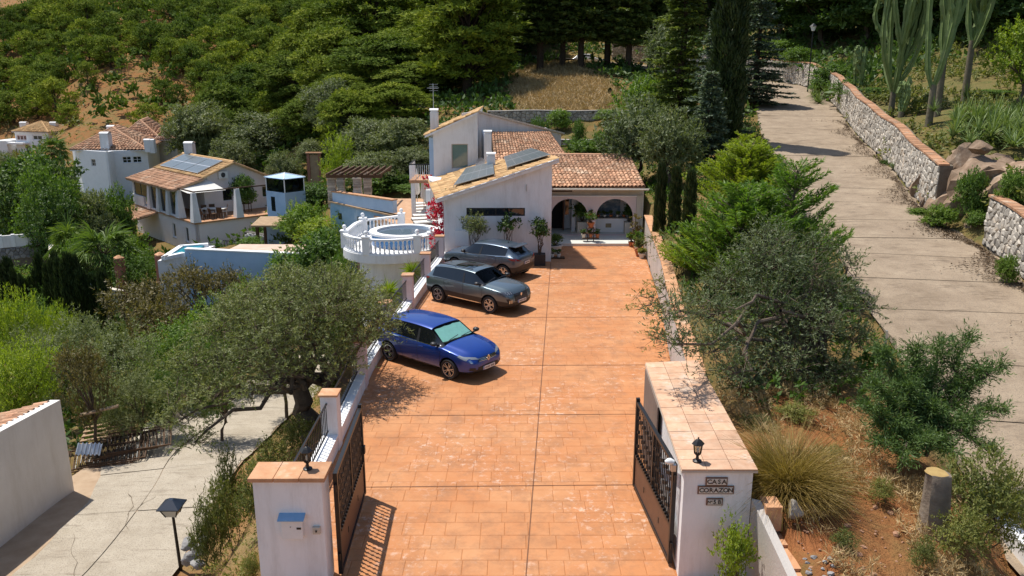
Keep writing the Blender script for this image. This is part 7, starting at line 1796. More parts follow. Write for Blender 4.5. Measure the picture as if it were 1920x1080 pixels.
# neighbour garden trees, left edge
RT = Proto(mk('round_tree', 'x', 'tree', BROADD, BARK, b_round(7, 5.5, 1.3, 54, .7, 1.2, 50, .22, .11, 9, .25, 10, twig=.5)), 7, 5.5)
BRT = Proto(mk('round_tree', 'y', 'tree', BROAD, BARK, b_round(6, 5.2, .4, 54, .7, 1.1, 50, .2, .11, 9, .2, 10, twig=.5)), 6, 5.2)
RT.px(45, 275, 170, 68, label='dark round headed tree with bare trunk at the far left', group='round garden trees'); BRT.px(78, 300, 120, 62, label='bright green tree clump beside the dark round headed tree', group='round garden trees'); RT.px(95, 345, 110, 60, label='dark dense tree above the white panelled wall', group='round garden trees')
GO.px(165, 360, 110, 62, label='low grey round bush below the large plain house', group='grey green trees between villa and neighbours'); BRT.px(210, 350, 70, 64, label='deep green round bush at the neighbour gallery corner', group='round garden trees'); BRT.px(20, 355, 120, 72, label='green tree at the far left edge', group='round garden trees'); GO.px(8, 285, 60, 110, label='grey shrub in front of the distant villa', group='grey green trees between villa and neighbours')
bs.px(240, 440, 90, 56, label='green shrub below the neighbour porch', group='green shrubs by the villa'); bs.px(455, 330, 50, 68.5, label='small potted tree on the neighbour terrace', group='green shrubs by the villa', z=-3.0)
YB = mk('flower_bush', 'yellow flowering bush below the neighbour house windows', 'flower bush', YELF, BARK, b_round(1.2, 2.6, .1, 12, .3, .5, 70, .1, .07, 8, .0))(); q = at(300, 440, 57); YB.location = (q[0], q[1], gz(q[0], 57) - .1); YB.scale = (1, 1, 1.1)
o = mk('flower_bush', 'white flowering oleander bush beside the palms', 'flower bush', WHITEF, BARK, b_round(2.2, 2.4, .2, 14, .35, .6, 40, .09, .07, 7, .0))(); q = at(142, 460, 53); o.location = (q[0], q[1], gz(q[0], 53)); 
bs.px(142, 448, 70, 53.4, label='green oleander behind the white blossoms', group='green shrubs by the villa')
def palm_mesh(h, n, L):
    def f(lv, wd, rg):
        P = limb(wd, (0, 0, -.3), (.1, 0, h), .26, .2, rg, .03, 6, 8)
        for i in range(n):
            a = i * 2.4; el = rg.uniform(-.5, 1.25); d = np.array([math.cos(a) * math.cos(el), math.sin(a) * math.cos(el), math.sin(el)]); l = L * rg.uniform(.8, 1.1); st_ = P[-1] + d * .2; e = st_ + d * l * .5 + np.array([0, 0, -.08 * l]); wd.tube([st_, e], [.02, .012], 4, cap=False)
            # palmate fan
            s = unit(np.cross(d, (0, 0, 1.)) + 1e-6); u = np.cross(s, d); m = 26; t = np.linspace(-1.35, 1.35, m)[:, None]; D = d * np.cos(t) + s * np.sin(t); D[:, 2] -= .25
            lv.put(np.repeat(e[None], m, 0), D, l * .62, .085, tint=.1 + .3 * rg.random(), up=.2, curl=.25)
    return f
pm = Proto(mk('fan_palm', 'x', 'palm', PALMM, PBARK, palm_mesh(2.6, 46, 1.7), crown_name='fronds'), 3.9, 3.4)
pm.px(188, 425, 115, 52, label='large fan palm below the neighbour house', group='fan palms'); pm.px(128, 418, 75, 56, label='smaller fan palm left of the large one', group='fan palms'); pm.px(95, 258, 50, 122, label='distant palm right of the small far villa', group='fan palms'); pm.px(112, 330, 70, 70, label='palm behind the dark round headed tree', group='fan palms')
# ------------------------------------------------------------------ foreground thicket on the left
MO = Proto(mk('olive_shrub', 'm', 'olive tree', OLIVE, BARK, b_round(4.5, 4.5, .5, 40, .5, .9, 80, .14, .036, 11, .14, 10, twig=.5, droop=.35)), 4.5, 4.5)
MG = Proto(mk('green_tree', 'm', 'tree', BROAD, BARK, b_round(4.5, 4.2, .5, 40, .5, .9, 70, .13, .055, 10, .12, 10, twig=.45)), 4.5, 4.2)
ML = Proto(mk('lime_tree', 'm', 'tree', LIME, BARK, b_round(4.5, 4.0, .5, 36, .5, .9, 70, .13, .045, 10, .12, 10, twig=.5, rise=.5)), 4.5, 4.0)
MBz = Proto(mk('bronze_tree', 'm', 'tree', BRONZE, BARK, b_round(4.5, 4.4, .8, 26, .5, .8, 46, .19, .075, 9, .14, 14, twig=.5)), 4.5, 4.4)
g_ = 'trees of the thicket below the driveway'
for P_, px, yt, w, Y, lab in ((MO, 130, 590, 190, 31, 'grey olive in the middle of the left thicket'), (MO, 215, 615, 190, 29, 'grey olive right of the lime trees in the thicket'), (MO, 240, 690, 150, 26.5, 'low grey olive above the pile of iron fencing'), (ML, 25, 625, 150, 27, 'bright lime tree at the left edge above the low building'), (ML, 10, 530, 110, 36, 'lime tree high at the left edge of the thicket'), (ML, 95, 560, 80, 38, 'lime sprig tree left of the bare branched one'),
    (MG, 60, 560, 120, 40, 'green tree behind the lime tree at the left edge'), (MG, 120, 520, 130, 46, 'green tree below the curved cream wall'), (MG, 330, 600, 170, 32, 'fresh green tree left of the big olive'), (MG, 420, 555, 170, 35, 'fresh green tree behind the left arm of the big olive'), (MG, 390, 640, 130, 27, 'green bush under the left arm of the big olive'), (MBz, 245, 520, 170, 39, 'sparse bronze tree with bare branches in the thicket'), (MBz, 300, 560, 140, 35, 'bronze tree beside the sparse bare branched one'), (MBz, 360, 490, 130, 42, 'bronze leaved tree in front of the neighbour pool'), (MBz, 430, 498, 110, 42.5, 'bronze leaved tree in front of the long blue wall'), (MO, 60, 610, 130, 34, 'grey olive between the two lime trees'), (MG, 230, 565, 110, 44, 'green tree behind the bronze thicket'), (MO, 520, 540, 130, 30, 'grey olive hidden behind the big olive'), (MG, 620, 560, 120, 27, 'green bush between the big olive and the hot tub tower'), (MG, 480, 520, 120, 38, 'green tree below the long blue wall'), (MBz, 150, 640, 120, 25.5, 'dry bronze bush behind the low building'), (MG, 300, 690, 90, 27.5, 'green agave like bush by the lane bend'), (MO, 150, 470, 100, 52, 'grey bush under the fan palms'), (MG, 240, 470, 100, 51, 'green bush beside the brick piers'), (MG, 60, 500, 120, 50, 'green bush in front of the white panelled wall')):
    P_.px(px, yt, w, Y, label=lab, group=g_)
hc = Proto(mk('hedge_cypress', 'h', 'cypress', CYPR, BARK, b_column(3, .45, 2600, .2, .06, .4)), 3, .9)
for i in range(26):
    px = 2 + i * 7.6 + random.uniform(-2, 2); hc.px(px, 505 + random.uniform(-22, 26) - (18 if 8 < i < 18 else 0), 20 + random.random() * 8, 46 - i * .12 + random.uniform(-1, 1), label='thin dark cypress spire of the ragged hedge below the white panelled wall', group='cypress spires of the ragged hedge')
# ------------------------------------------------------------------ hillside pines, one by one, and the rest as one wood
HP = [Proto(mk('hill_pine', str(k), 'pine tree', PINE if k != 1 else PINEY, PBARK, b_pine(6, 5.6, .9, 30, .62, 1.05, 34, .40, .17, 5)), 6, 5.4) for k in range(3)]
hl = 'Aleppo pine among many alike on the far hillside'
cand = []
rgp = random.Random(5)
_c_in = lambda x, y: any(((x - a) / c) ** 2 + ((y - b) / d) ** 2 < 1 for a, b, c, d in ((255, 152, 85, 24), (150, 186, 70, 15), (325, 172, 55, 30), (245, 115, 42, 12), (210, 205, 60, 12)))
tries = 0
while len(cand) < 1500 and tries < 16000:
    tries += 1; Y = 112 + 225 * rgp.random(); X = rgp.uniform(-.75 * Y, .02 * Y - 18)
    if any((X - a) ** 2 + (Y - b) ** 2 < (4.2 if Y > 150 else 5.5) ** 2 for a, b, *_ in cand): continue
    z = gz(X, Y); dep = Y * _c - (z - CAM_H) * _s; x = 960 + FPX * X / dep; y = 540 + FPX * (-Y * _s - (z - CAM_H) * _c) / dep
    if not (-80 < x < 1000 and y < 330): continue
    if x < 85 and y < 56 - x * .25: continue
    if Y < 135 and 60 < x < 340 and y > 235: continue
    if Y < 160 and x < 130 and y > 225: continue
    s_ = rgp.uniform(.65, 1.25)
    if any(_c_in(x, y - k * s_ * 9500 / Y) for k in (0, .33, .66, 1)): 
        if rgp.random() < .88: continue
        s_ *= .6
    if x > 700 and Y > 200 and rgp.random() < .4: continue
    cand.append((X, Y, z, s_))
cand.sort(key=lambda q: q[1] / q[3])
for X, Y, z, s in cand[:285]:
    HP[rgp.randrange(3)].put(X, Y, z - .2, s * rgp.uniform(.9, 1.2), s, rgp.random() * 6, label=hl, group='pines on the far hillside')
rg = G_(33); lv = Leaves(rg); wd = MB()
for X, Y, z, s in cand[285:]:
    cl = [(np.array([X, Y, z]) + rg.normal(size=3) * np.array([1.2, 1.2, .6]) * s + (0, 0, 3.2 * s), rg.uniform(1.3, 2.0) * s) for _ in range(6)]
    crown(lv, cl, 3.0, 1.1, .62, twig=.6, per=3, up=.35, rise=.5, squash=.7, cen=np.array([X, Y, z + 2.5 * s]), form=1.3)
f_ = link('far_pine_wood', lv.mesh('far_pine_wood', PINE)); tag(f_, 'dense far pine wood covering the upper hillside', 'pine wood', kind='stuff')
# hillside scrub so that the bare earth breaks up
rg = G_(34); lv = Leaves(rg)
n = 2300; Ys = 120 + 200 * rg.random(n); Xs = rg.uniform(-.7, .0, n) * Ys - 12; Zs = hgt(Xs, Ys)
cl = [(np.array([x, y, z + .2]), rg.uniform(.5, 1.3)) for x, y, z in zip(Xs, Ys, Zs)]
crown(lv, cl, 6, .5, .26, twig=.4, per=3, up=.5, squash=.6)
tag(link('hillside_scrub', lv.mesh('hillside_scrub', SCRUB)), 'low scrub scattered over the far hillside', 'scrub', kind='stuff')
# undergrowth below the trees round the plots (weeds, litter, brush)
def cover(name, label, mat, region, n, r0, r1, dens, L, W, seed, per=6, up=.5, squash=.7, rise=.6):
    rg = G_(seed); lv = Leaves(rg); X = []; Y = []
    k = 0
    while len(X) < n and k < 60:
        k += 1; x = rg.uniform(region[0], region[1], 4000); y = rg.uniform(region[2], region[3], 4000); d1, v1 = seg_dist(x, y, RR); d2, v2 = seg_dist(x, y, RL)
        ok = (d1 > v1[:, 3] + .35) & (d2 > v2[:, 3] + .5) & ~inside(x, y, PLAT)
        d3, _ = seg_dist(x, y, PLAT, True); ok &= d3 > .6
        for P, z in FLAT: ok &= ~inside(x, y, P)
        if len(region) > 4: ok &= region[4](x, y)
        X += list(x[ok]); Y += list(y[ok])
    X, Y = np.array(X[:n]), np.array(Y[:n]); Z = hgt(X, Y)
    crown(lv, [(np.array([a, b, c + .05]), rg.uniform(r0, r1)) for a, b, c in zip(X, Y, Z)], dens, L, W, twig=r0, per=per, up=up, squash=squash, rise=rise)
    return tag(link(name, lv.mesh(name, mat)), label, 'undergrowth', kind='stuff')
cover('undergrowth', 'dark leafy undergrowth below the trees of the valley side', BROADD, (-55, -10, 26, 90, lambda x, y: (x < -.18 * y - 5)), 1500, .4, 1.0, 12, .32, .17, 41, per=5)
cover('woodland_undergrowth', 'shady undergrowth on the wooded slope behind the villa', BROADD, (-32, 40, 58, 130, lambda x, y: (((x - 4.8) / 5.4) ** 2 + ((y - 78) / 13) ** 2 > 1) & ((y > 70) | (x < -5) | (x > 11))), 1900, .5, 1.2, 9, .5, .26, 42, per=4)
cover('bank_scrub', 'low dry scrub on the bank between the lane and the driveway wall', SCRUB, (-9.6, -4.5, 9, 34, lambda x, y: (np.sin(x * 1.9 + y * .8) + np.sin(y * 1.3) > -.5)), 230, .16, .36, 170, .06, .022, 43, per=9)
cover('garden_cover', 'mixed green ground cover in the garden above the stone wall', SCRUB, (17.5, 40, 20, 74, lambda x, y: np.sin(x * 1.1) + np.sin(y * .9 + x) > -.2), 900, .3, .75, 34, .2, .09, 44, per=7)
cover('bank_weeds', 'weeds between the garden wall and the uphill road', BROAD, (4.8, 16, 16, 56, lambda x, y: (x > 5.3 + (y - 17) * .06)), 520, .25, .55, 55, .14, .065, 45, per=7)
cover('dry_weeds', 'dry straw coloured weeds on the red earth bank', STRAWG, (4.3, 9.6, 9, 17, lambda x, y: np.sin(x * 3) + np.sin(y * 2.1) > -.6), 260, .10, .24, 300, .14, .012, 46, per=8, up=.1, rise=1.2)
# dead leaves blown against the foot of the stone walls and the road edge
rg = G_(48); lv = Leaves(rg); e_ = road_edge(RR, 1, -.1); k_ = rg.integers(8, len(e_) - 40, 9000); f_ = rg.random(9000)[:, None]; P = e_[k_] * (1 - f_) + e_[k_ + 1] * f_; P[:, 0] -= np.abs(rg.normal(size=9000)) * .38 * (1 + .8 * np.sin(P[:, 1] * 1.3)); P[:, 2] += .02
lv.put(P, np.c_[rg.normal(size=(9000, 2)), rg.random(9000) * .3], .09, .04, up=.7); tag(link('leaf_litter', lv.mesh('leaf_litter', leafm('dead_leaf', (.07, .045, .025), (.13, .085, .045), (.24, .16, .09), trans=0, vary=.1))), 'brown dead leaves along the foot of the road wall', 'leaf litter', kind='stuff')
# golden straw on the slope behind the villa
rg = G_(47); lv = Leaves(rg); n = 26000; X = rg.normal(4.8, 3.4, n); Y = rg.uniform(69.2, 92, n); ok = (np.abs(X - 4.8) < 5.2); X, Y = X[ok], Y[ok]
lv.put(np.c_[X, Y, hgt(X, Y) - .02], np.c_[rg.normal(size=len(X)) * .8, rg.normal(size=len(X)) * .8, np.full(len(X), .7)], .45, .05, tint=rg.random(len(X)) * .4, up=.2)
tag(link('straw_grass', lv.mesh('straw_grass', STRAWG)), 'flattened golden straw on the slope behind the villa', 'grass', kind='stuff')
# ------------------------------------------------------------------ cactus garden above the stone wall
def candelabra(label, px, py, Y, arms, h, trunk, seed, spread):
    rg = G_(seed); q = at(px, py, Y); z = gz(q[0], Y); t = thing('candelabra_cactus', label, 'cactus', (q[0], Y, z), 'candelabra cacti above the stone wall')
    tr = MB(); tr.tube([(q[0], Y, z - .3), (q[0], Y, z + trunk)], [.19, .15], 10); tr.build('trunk', CACTW, t, smooth=True)
    paths = []
    for i in range(arms):
        a = i * 2.4 + rg.normal() * .3; K = 12; top = z + h * rg.uniform(.7, 1.0); d = np.array([math.cos(a), math.sin(a) * .8, 0])
        if i < max(4, arms // 4): b0 = np.array([q[0], Y, z + trunk * rg.uniform(.85, 1.0)]); out = spread * math.sqrt((i + .6) / arms * 2) * rg.uniform(.6, .9)
        else: pp = paths[int(rg.integers(len(paths)))]; b0 = pp[int(rg.integers(2, 7))]; out = spread * rg.uniform(.16, .34)
        P = []
        for k in range(K + 1):
            u = k / K; o = out * (1 - (1 - min(1, u * 1.9)) ** 2); P.append(b0 + d * (o + .06 * math.sin(u * 9 + i)) + np.array([0, 0, max(.8, top - b0[2]) * u]))
        paths.append(P)
        m = MB(); V = []; ns = 10
        for k, p in enumerate(P):
            dd = P[min(k + 1, K)] - P[max(k - 1, 0)]; dd /= np.linalg.norm(dd); e1 = np.cross(dd, (.3, .9, .1)); e1 /= np.linalg.norm(e1); e2 = np.cross(dd, e1); rr = .135 * (1 if k < K else .45) * (.9 + .2 * math.sin(k * 2.6 + i * 1.7)) * (.7 if k == 0 else 1)
            for j in range(ns): th = j * 2 * math.pi / ns; r_ = rr * (1.18 if j % 2 == 0 else .62); V.append(p + (e1 * math.cos(th) + e2 * math.sin(th)) * r_)
        m.add(V, [(k * ns + j, k * ns + (j + 1) % ns, (k + 1) * ns + (j + 1) % ns, (k + 1) * ns + j) for k in range(K) for j in range(ns)] + [tuple(range(K * ns, (K + 1) * ns))]); m.build('arm', CACT, t)
    return t
candelabra('densest candelabra cactus with many upright arms, leftmost above the wall', 1672, 200, 47.5, 30, 10, 1.5, 3, 3.0)
candelabra('candelabra cactus with thick bare trunk in the middle of the group', 1753, 240, 42.5, 13, 10.5, 2.9, 4, 1.6)
candelabra('slim leaning candelabra cactus in front of the middle one', 1738, 258, 41, 5, 9, 2.0, 5, 1.2)
candelabra('candelabra cactus forking high on a bare trunk, rightmost of the group', 1804, 215, 44, 14, 10.5, 3.4, 6, 2.0)
candelabra('low clump of short cactus columns behind the leftmost cactus', 1612, 140, 57, 12, 3.4, .5, 7, 1.0)
candelabra('short cactus columns at the foot of the leftmost cactus', 1692, 195, 46, 9, 2.2, .3, 8, .6)
# aloes and agaves: rosettes
def rosette(n, L, W, arch):
    def f(lv, wd, rg):
        for i in range(n):
            a = i * 2.4; el = rg.uniform(.15, 1.35); d = np.array([math.cos(a) * math.cos(el), math.sin(a) * math.cos(el), math.sin(el)]); l = L * rg.uniform(.75, 1.1); p = np.array([0, 0, .05]); k = 3; w = W
            for s in range(k):
                e = p + d * l / k; sd = unit(np.cross(d, (0, 0, 1.)) + 1e-6); w1 = W * (1 - (s + 1) / k * .9); lv.V.append(np.array([p - sd * w / 2, e - sd * w1 / 2, e + sd * w1 / 2, p + sd * w / 2])); lv.T.append(np.array([rg.random() * .7])); p = e; w = w1; d = unit(d + np.array([0, 0, -arch]))
    return f
ag = Proto(mk('aloe_plant', 'x', 'aloe', AGAVEM, BARK, rosette(34, .75, .075, .32), crown_name='leaves'), .7, 1.3)
for i in range(64):
    px, py = random.uniform(1785, 1930), random.uniform(205, 262); Y = 33 + (262 - py) * .10 + random.uniform(-1, 1.2); q = at(px, py, Y)
    ag.put(q[0], Y, max(gz(q[0], Y) - .05, q[2] - .4), random.uniform(1.0, 1.5), random.uniform(1.2, 1.7), label='spiky aloe rosette in the bank of aloes right of the cacti', group='aloes in the bank right of the cacti')
for px, py, Y, lab in ((1810, 190, 42, 'lone aloe at the foot of the rightmost cactus'), (1750, 215, 40.5, 'lone aloe beside the slim leaning cactus')):
    q = at(px, py, Y); ag.put(q[0], Y, gz(q[0], Y) + .7, .9, 1.2, label=lab, group='aloes in the bank right of the cacti')
for i in range(22):
    px, py = random.uniform(1530, 1600), random.uniform(95, 165); Y = random.uniform(62, 68); q = at(px, py, Y); ag.put(q[0], Y, gz(q[0], Y) + random.random() * .4, 1.3, 1.5, label='aloe rosette in the clump near the road bend', group='aloes near the road bend')
for px, yt, w, Y, lab in ((1470, 75, 80, 84, 'green bush behind the lamp at the road bend'), (1560, 120, 90, 66, 'rounded bush on the wall near the road bend'), (1640, 165, 110, 54, 'bush at the wall below the leftmost cactus'), (1600, 150, 80, 58, 'bush left of the leftmost cactus'), (1855, 180, 90, 46, 'bush between the rightmost cactus and the lawn'), (1905, 318, 60, 28.0, 'green bush hanging over the rock outcrop'), (1500, 90, 70, 78, 'bush on top of the wall at the bend'), (1830, 320, 60, 30, 'small bush on top of the rock outcrop'), (1665, 300, 26, 41.5, 'small bush at the foot of the stone wall'), (1683, 318, 30, 40, 'second small bush at the foot of the stone wall'), (1765, 385, 60, 30.6, 'weedy bush at the foot of the rock outcrop'), (1835, 395, 50, 29.4, 'bush in the middle of the rock outcrop'), (1895, 480, 40, 24.2, 'small weed bush at the foot of the near stone wall'), (1720, 415, 50, 32.6, 'weed bush where the long wall meets the rock')):
    bs.px(px, yt, w, Y, label=lab, group='bushes along the uphill road')
LT = Proto(mk('citrus_tree', 'x', 'tree', LIME, BARK, b_round(5, 4.5, .7, 34, .5, .9, 40, .2, .1, 8, .14, 8, twig=.4)), 5, 4.5); LT.px(1925, 35, 120, 40, label='bright leafy citrus tree at the upper right edge')
# rock outcrop between the stone walls
ro = MB(); rg = G_(51); q0 = [(p[0], p[1], p[2]) for p in road_edge(RR, 1, .2) if 27.9 < p[1] < 34]
t = thing('rock_outcrop', 'brown cracked rock outcrop with weeds between the two stone walls', 'rock', (q0[0][0], q0[0][1], q0[0][2] - .5))
RK = M('brown_rock', (.33, .235, .165), (.19, .125, .08), 2.2, .92, 1.0, 5, .15, c3=(.40, .33, .26), rnd=.2, dirt=(.10, .075, .05))
def boulder(c, s, seed, mat=RK, par=None, nm='boulder', cuts=9):
    r_ = G_(seed); bm = bmesh.new(); bmesh.ops.create_icosphere(bm, subdivisions=3, radius=1)
    pl = [(unit(r_.normal(size=3)), r_.uniform(.42, .85)) for _ in range(cuts)]
    for v in bm.verts:
        p = np.array(v.co)
        for n, d in pl:
            k = p @ n - d
            if k > 0: p = p - n * k
        v.co = p * s * (1 + .04 * r_.normal())
    me = bpy.data.meshes.new(nm); bm.to_mesh(me); bm.free(); me.materials.append(mat); return link(nm, me, par, np.array(c) - (np.array(root_of(par).location) if par else 0))
for i, (px, py, Y, sx, sz) in enumerate(((1765, 345, 33.2, 1.3, 1.1), (1800, 320, 32.3, 1.1, 1.0), (1850, 330, 30.8, 1.3, 1.2), (1800, 390, 31.2, 1.3, 1.1), (1845, 400, 29.8, 1.2, 1.1), (1880, 355, 29.6, 1.0, 1.0), (1770, 395, 32.0, .9, .8), (1865, 440, 28.9, .9, .8), (1815, 440, 30.0, .9, .7), (1740, 330, 34.2, .9, .9))):
    c = at(px, py, Y); boulder(c + (.55, .2, -.25), np.array([sx, 1.05, sz]) * 1.35, 60 + i, par=t, cuts=14)
for px, py, Y, lab in ((1838, 278, 31.5, 'pale rounded boulder above the rock outcrop'),):
    o = boulder(at(px, py, Y), np.array([.5, .45, .32]), 80, RK); tag(o, lab, 'boulder')
# ------------------------------------------------------------------ stump, grass clump, bushes and stones of the right bank
q = at(1752, 1000, 11.6); sz = gz(q[0], 11.6); zt = at(1750, 885, 11.6)[2]
t = thing('tree_stump', 'tall sawn off grey tree stump on the red earth bank at the right', 'tree stump', (q[0], 11.6, sz)); m = MB(); rg = G_(61); V = []; n = 18
for k, (zz, r_) in enumerate(((-.3, .30), (.15, .24), (.6, .21), (zt - sz - .02, .185), (zt - sz, .17))):
    for j in range(n): a = j * 2 * math.pi / n; rr = r_ * (1 + .07 * math.sin(3 * a + k) + .05 * math.sin(7 * a)); V.append((q[0] + rr * math.cos(a) - .03 * k, 11.6 + rr * math.sin(a), sz + zz))
m.add(V, [(k * n + j, k * n + (j + 1) % n, (k + 1) * n + (j + 1) % n, (k + 1) * n + j) for k in range(4) for j in range(n)]); m.build('trunk', M('weathered_wood', (.30, .24, .18), (.17, .13, .10), 2.5, .9, .9, 12, .1, c3=(.36, .31, .25)), t, smooth=True)
MB().add(V[-n:], [tuple(range(n))]).build('sawn_top', M('sawn_wood', (.40, .28, .11), (.32, .21, .08), 12, .8, .3, 60, .2), t)
def grass_clump(n, L, W, spread, arch):
    def f(lv, wd, rg):
        for i in range(n):
            a = rg.random() * 6.28; el = math.acos(rg.random() * .9); d = np.array([math.cos(a) * math.sin(el) * spread, math.sin(a) * math.sin(el) * spread, math.cos(el) + .2]); d = unit(d); p = rg.normal(size=3) * np.array([.10, .10, 0]); l = L * rg.uniform(.6, 1.15); w = W; tt = np.array([rg.random() * .9])
            for s in range(4):
                e = p + d * l / 4; sd = unit(np.cross(d, rg.normal(size=3))); w1 = W * (1 - (s + 1) / 4 * .85); lv.V.append(np.array([p - sd * w / 2, e - sd * w1 / 2, e + sd * w1 / 2, p + sd * w / 2])); lv.T.append(tt); p = e; w = w1; d = unit(d + np.array([0, 0, -arch * (.5 + s * .3)]))
    return f
o = mk('fountain_grass', 'big golden green fountain grass clump overhanging the name plaque wall', 'grass clump', FOUNT, BARK, grass_clump(3600, 1.3, .012, 1.0, .24), None, 'blades')(); q = at(1478, 905, 12.2); o.location = (q[0], 12.2, q[2] - .15); o.scale = (1.0, 1.0, 1.0)
tg = Proto(mk('grass_tuft', 'x', 'grass tuft', FOUNT, BARK, grass_clump(160, .5, .008, 1.0, .2), None, 'blades'), .5, .8)
for px, py, Y, lab in ((475, 975, 13.6, 'small grass tuft on the bank left of the mailbox pillar'), (1450, 935, 11.2, 'small grass tuft below the big grass clump'), (1500, 1060, 9.8, 'grass tuft at the bottom edge right of the plaque'), (455, 1040, 13.0, 'grass tuft at the bottom edge left of the mailbox pillar')): q = at(px, py, Y); tg.put(q[0], Y, gz(q[0], Y), 1, 1, label=lab, group='grass tufts on the banks')
VB = LeavesBush = Proto(mk('leafy_bush', 'x', 'bush', LIME, BARK, b_round(1.2, .9, .02, 30, .13, .24, 420, .055, .028, 9, .02, 8, twig=.14)), 1.2, .9)
q = at(1370, 1060, 11.1); VB.put(q[0], 11.05, -.05, .62 / .9 * 1.0, (at(1375, 965, 11.1)[2] + .05) / 1.2, label='small yellow green bush in front of the house name plaque')
SB = Proto(mk('scrub_bush', 'x', 'bush', SCRUB, BARK, b_round(1.5, 1.6, .02, 34, .2, .36, 230, .07, .028, 9, .02, 8, twig=.22)), 1.5, 1.6)
for px, yt, w, Y, lab in ((1850, 850, 170, 11.9, 'straggly green bush right of the tree stump'), (1800, 960, 120, 11.0, 'straggly bush in front of the tree stump'), (1900, 900, 120, 12.0, 'straggly bush at the right picture edge'), (1660, 900, 60, 12.2, 'small green bush left of the tree stump'), (1730, 1010, 60, 10.6, 'small bush at the bottom edge left of the stump'), (430, 850, 70, 18.6, 'green shrub at the edge of the pale lane'), (415, 905, 90, 16.8, 'green shrub beside the lamp post, upper'), (520, 830, 110, 17.4, 'dark shrub below the big olive'), (385, 950, 70, 16.4, 'green shrub beside the lamp post, lower'), (560, 790, 90, 18.6, 'shrub at the foot of the big olive'), (480, 880, 90, 15.4, 'dark shrub left of the mailbox pillar'), (640, 690, 70, 20.5, 'green shrub between big olive and railings'), (470, 1040, 40, 13, 'green sprout at the bottom edge by the mailbox pillar'), (1590, 1000, 60, 10.8, 'low bush on the red earth'), (640, 640, 60, 23, 'dry shrub behind the big olive trunk'), (1560, 850, 60, 13.6, 'low bush under the broad olive'), (1420, 800, 80, 14.8, 'dry bush behind the tiled gate block'), (1480, 780, 90, 15.4, 'bush at the foot of the broad olive')):
    SB.px(px, yt, w, Y, label=lab, group='scrub bushes on the banks')
# stones and pots
def stones(label, spots, mat, grp):
    for i, (px, py, Y, s) in enumerate(spots):
        q = at(px, py, Y); o = boulder((q[0], q[1], gz(q[0], q[1]) + s * .25), np.array([s, s * .8, s * .7]), 90 + i * 3 + len(label), mat, nm='loose_stone', cuts=7); tag(o, label, 'stone', grp)
STN2 = M('red_brown_stone', (.42, .24, .15), (.34, .18, .11), 5, .9, .6, 20, .15, wp=False)
rs = random.Random(3)
stones('small loose stone lying on the red earth bank', [(rs.uniform(1430, 1720), rs.uniform(900, 1075), rs.uniform(10.0, 12.4), rs.uniform(.015, .03) * (1 + 2.2 * (rs.random() < .2))) for _ in range(130)], STN2, 'loose stones on the red earth bank')
stones('small pale stone at the end of the terracotta edge slabs', [(rs.uniform(1480, 1570), rs.uniform(1000, 1075), rs.uniform(9.6, 10.6), rs.uniform(.025, .06)) for _ in range(34)], bpy.data.materials['grey_rubble'], 'pale stones by the edge slabs')
o = boulder((at(1490, 955, 11.3)), np.array([.17, .15, .16]), 301, STONE); tag(o, 'pale angular stone block below the big grass clump', 'stone')
q = at(1446, 955, 11.4); m = MB(); m.hexa([(q[0] - .13, 11.25), (q[0] + .13, 11.25), (q[0] + .13, 11.6), (q[0] - .13, 11.6)], q[2] - .3, q[2] + .12); tag(m.build('terracotta_block', TERRA), 'square terracotta block beside the plaque wall', 'block')
lamp_stones = [(352, 1020, 16.9, .22), (375, 1030, 16.6, .2), (360, 1045, 16.6, .2), (385, 1010, 16.8, .18), (350, 1052, 16.7, .17), (370, 1058, 16.4, .18)]
t = thing('stone_pile', 'small pile of pale stones at the foot of the lamp post', 'stone pile', at(365, 1060, 16.6))
for i, (px, py, Y, s) in enumerate(lamp_stones): boulder(at(px, py, Y), np.array([s, s * .8, s * .75]), 400 + i, bpy.data.materials['grey_rubble'], t, 'stone', 7)
# lane lamp
q = at(338, 1068, 17.5); zl = gz(q[0], 17.5); t = thing('lane_lamp', 'black lantern lamp post at the edge of the pale lane', 'lamp post', (q[0], 17.5, zl)); zt = at(325, 965, 17.5)[2]; hx = at(324, 965, 17.5)[0]
m = MB(); m.tube([(q[0] + .02, 17.5, zl - .3), (hx, 17.5, zt)], [.045, .035], 8); m.build('post', IRON, t, smooth=True)
m = MB(); V = [(hx + i * w, 17.5 + j * w, z) for z, w in ((zt, .12), (zt + .24, .21)) for i, j in ((-1, -1), (1, -1), (1, 1), (-1, 1))]; m.add(V, [(0, 1, 5, 4), (1, 2, 6, 5), (2, 3, 7, 6), (3, 0, 4, 7), (3, 2, 1, 0)]); m.build('lamp_glass', M('opal_glass', (.5, .47, .4), (.42, .4, .34), 3, .4, 0, 20, .5), t)
for i, j in ((-1, -1), (1, -1), (1, 1), (-1, 1)): MB().bar((hx + i * .125, 17.5 + j * .125, zt), (hx + i * .215, 17.5 + j * .215, zt + .24), .022).build('lamp_bar', IRON, t)
m = MB(); V = [(hx + i * w, 17.5 + j * w, z) for z, w in ((zt + .24, .27), (zt + .265, .27), (zt + .43, .05)) for i, j in ((-1, -1), (1, -1), (1, 1), (-1, 1))]; m.add(V, [(k * 4 + a, k * 4 + (a + 1) % 4, k * 4 + 4 + (a + 1) % 4, k * 4 + 4 + a) for k in (0, 1) for a in range(4)] + [(8, 9, 10, 11), (3, 2, 1, 0)]); m.build('lamp_roof', plain('dark_blue_enamel', (.02, .028, .045), .3), t)
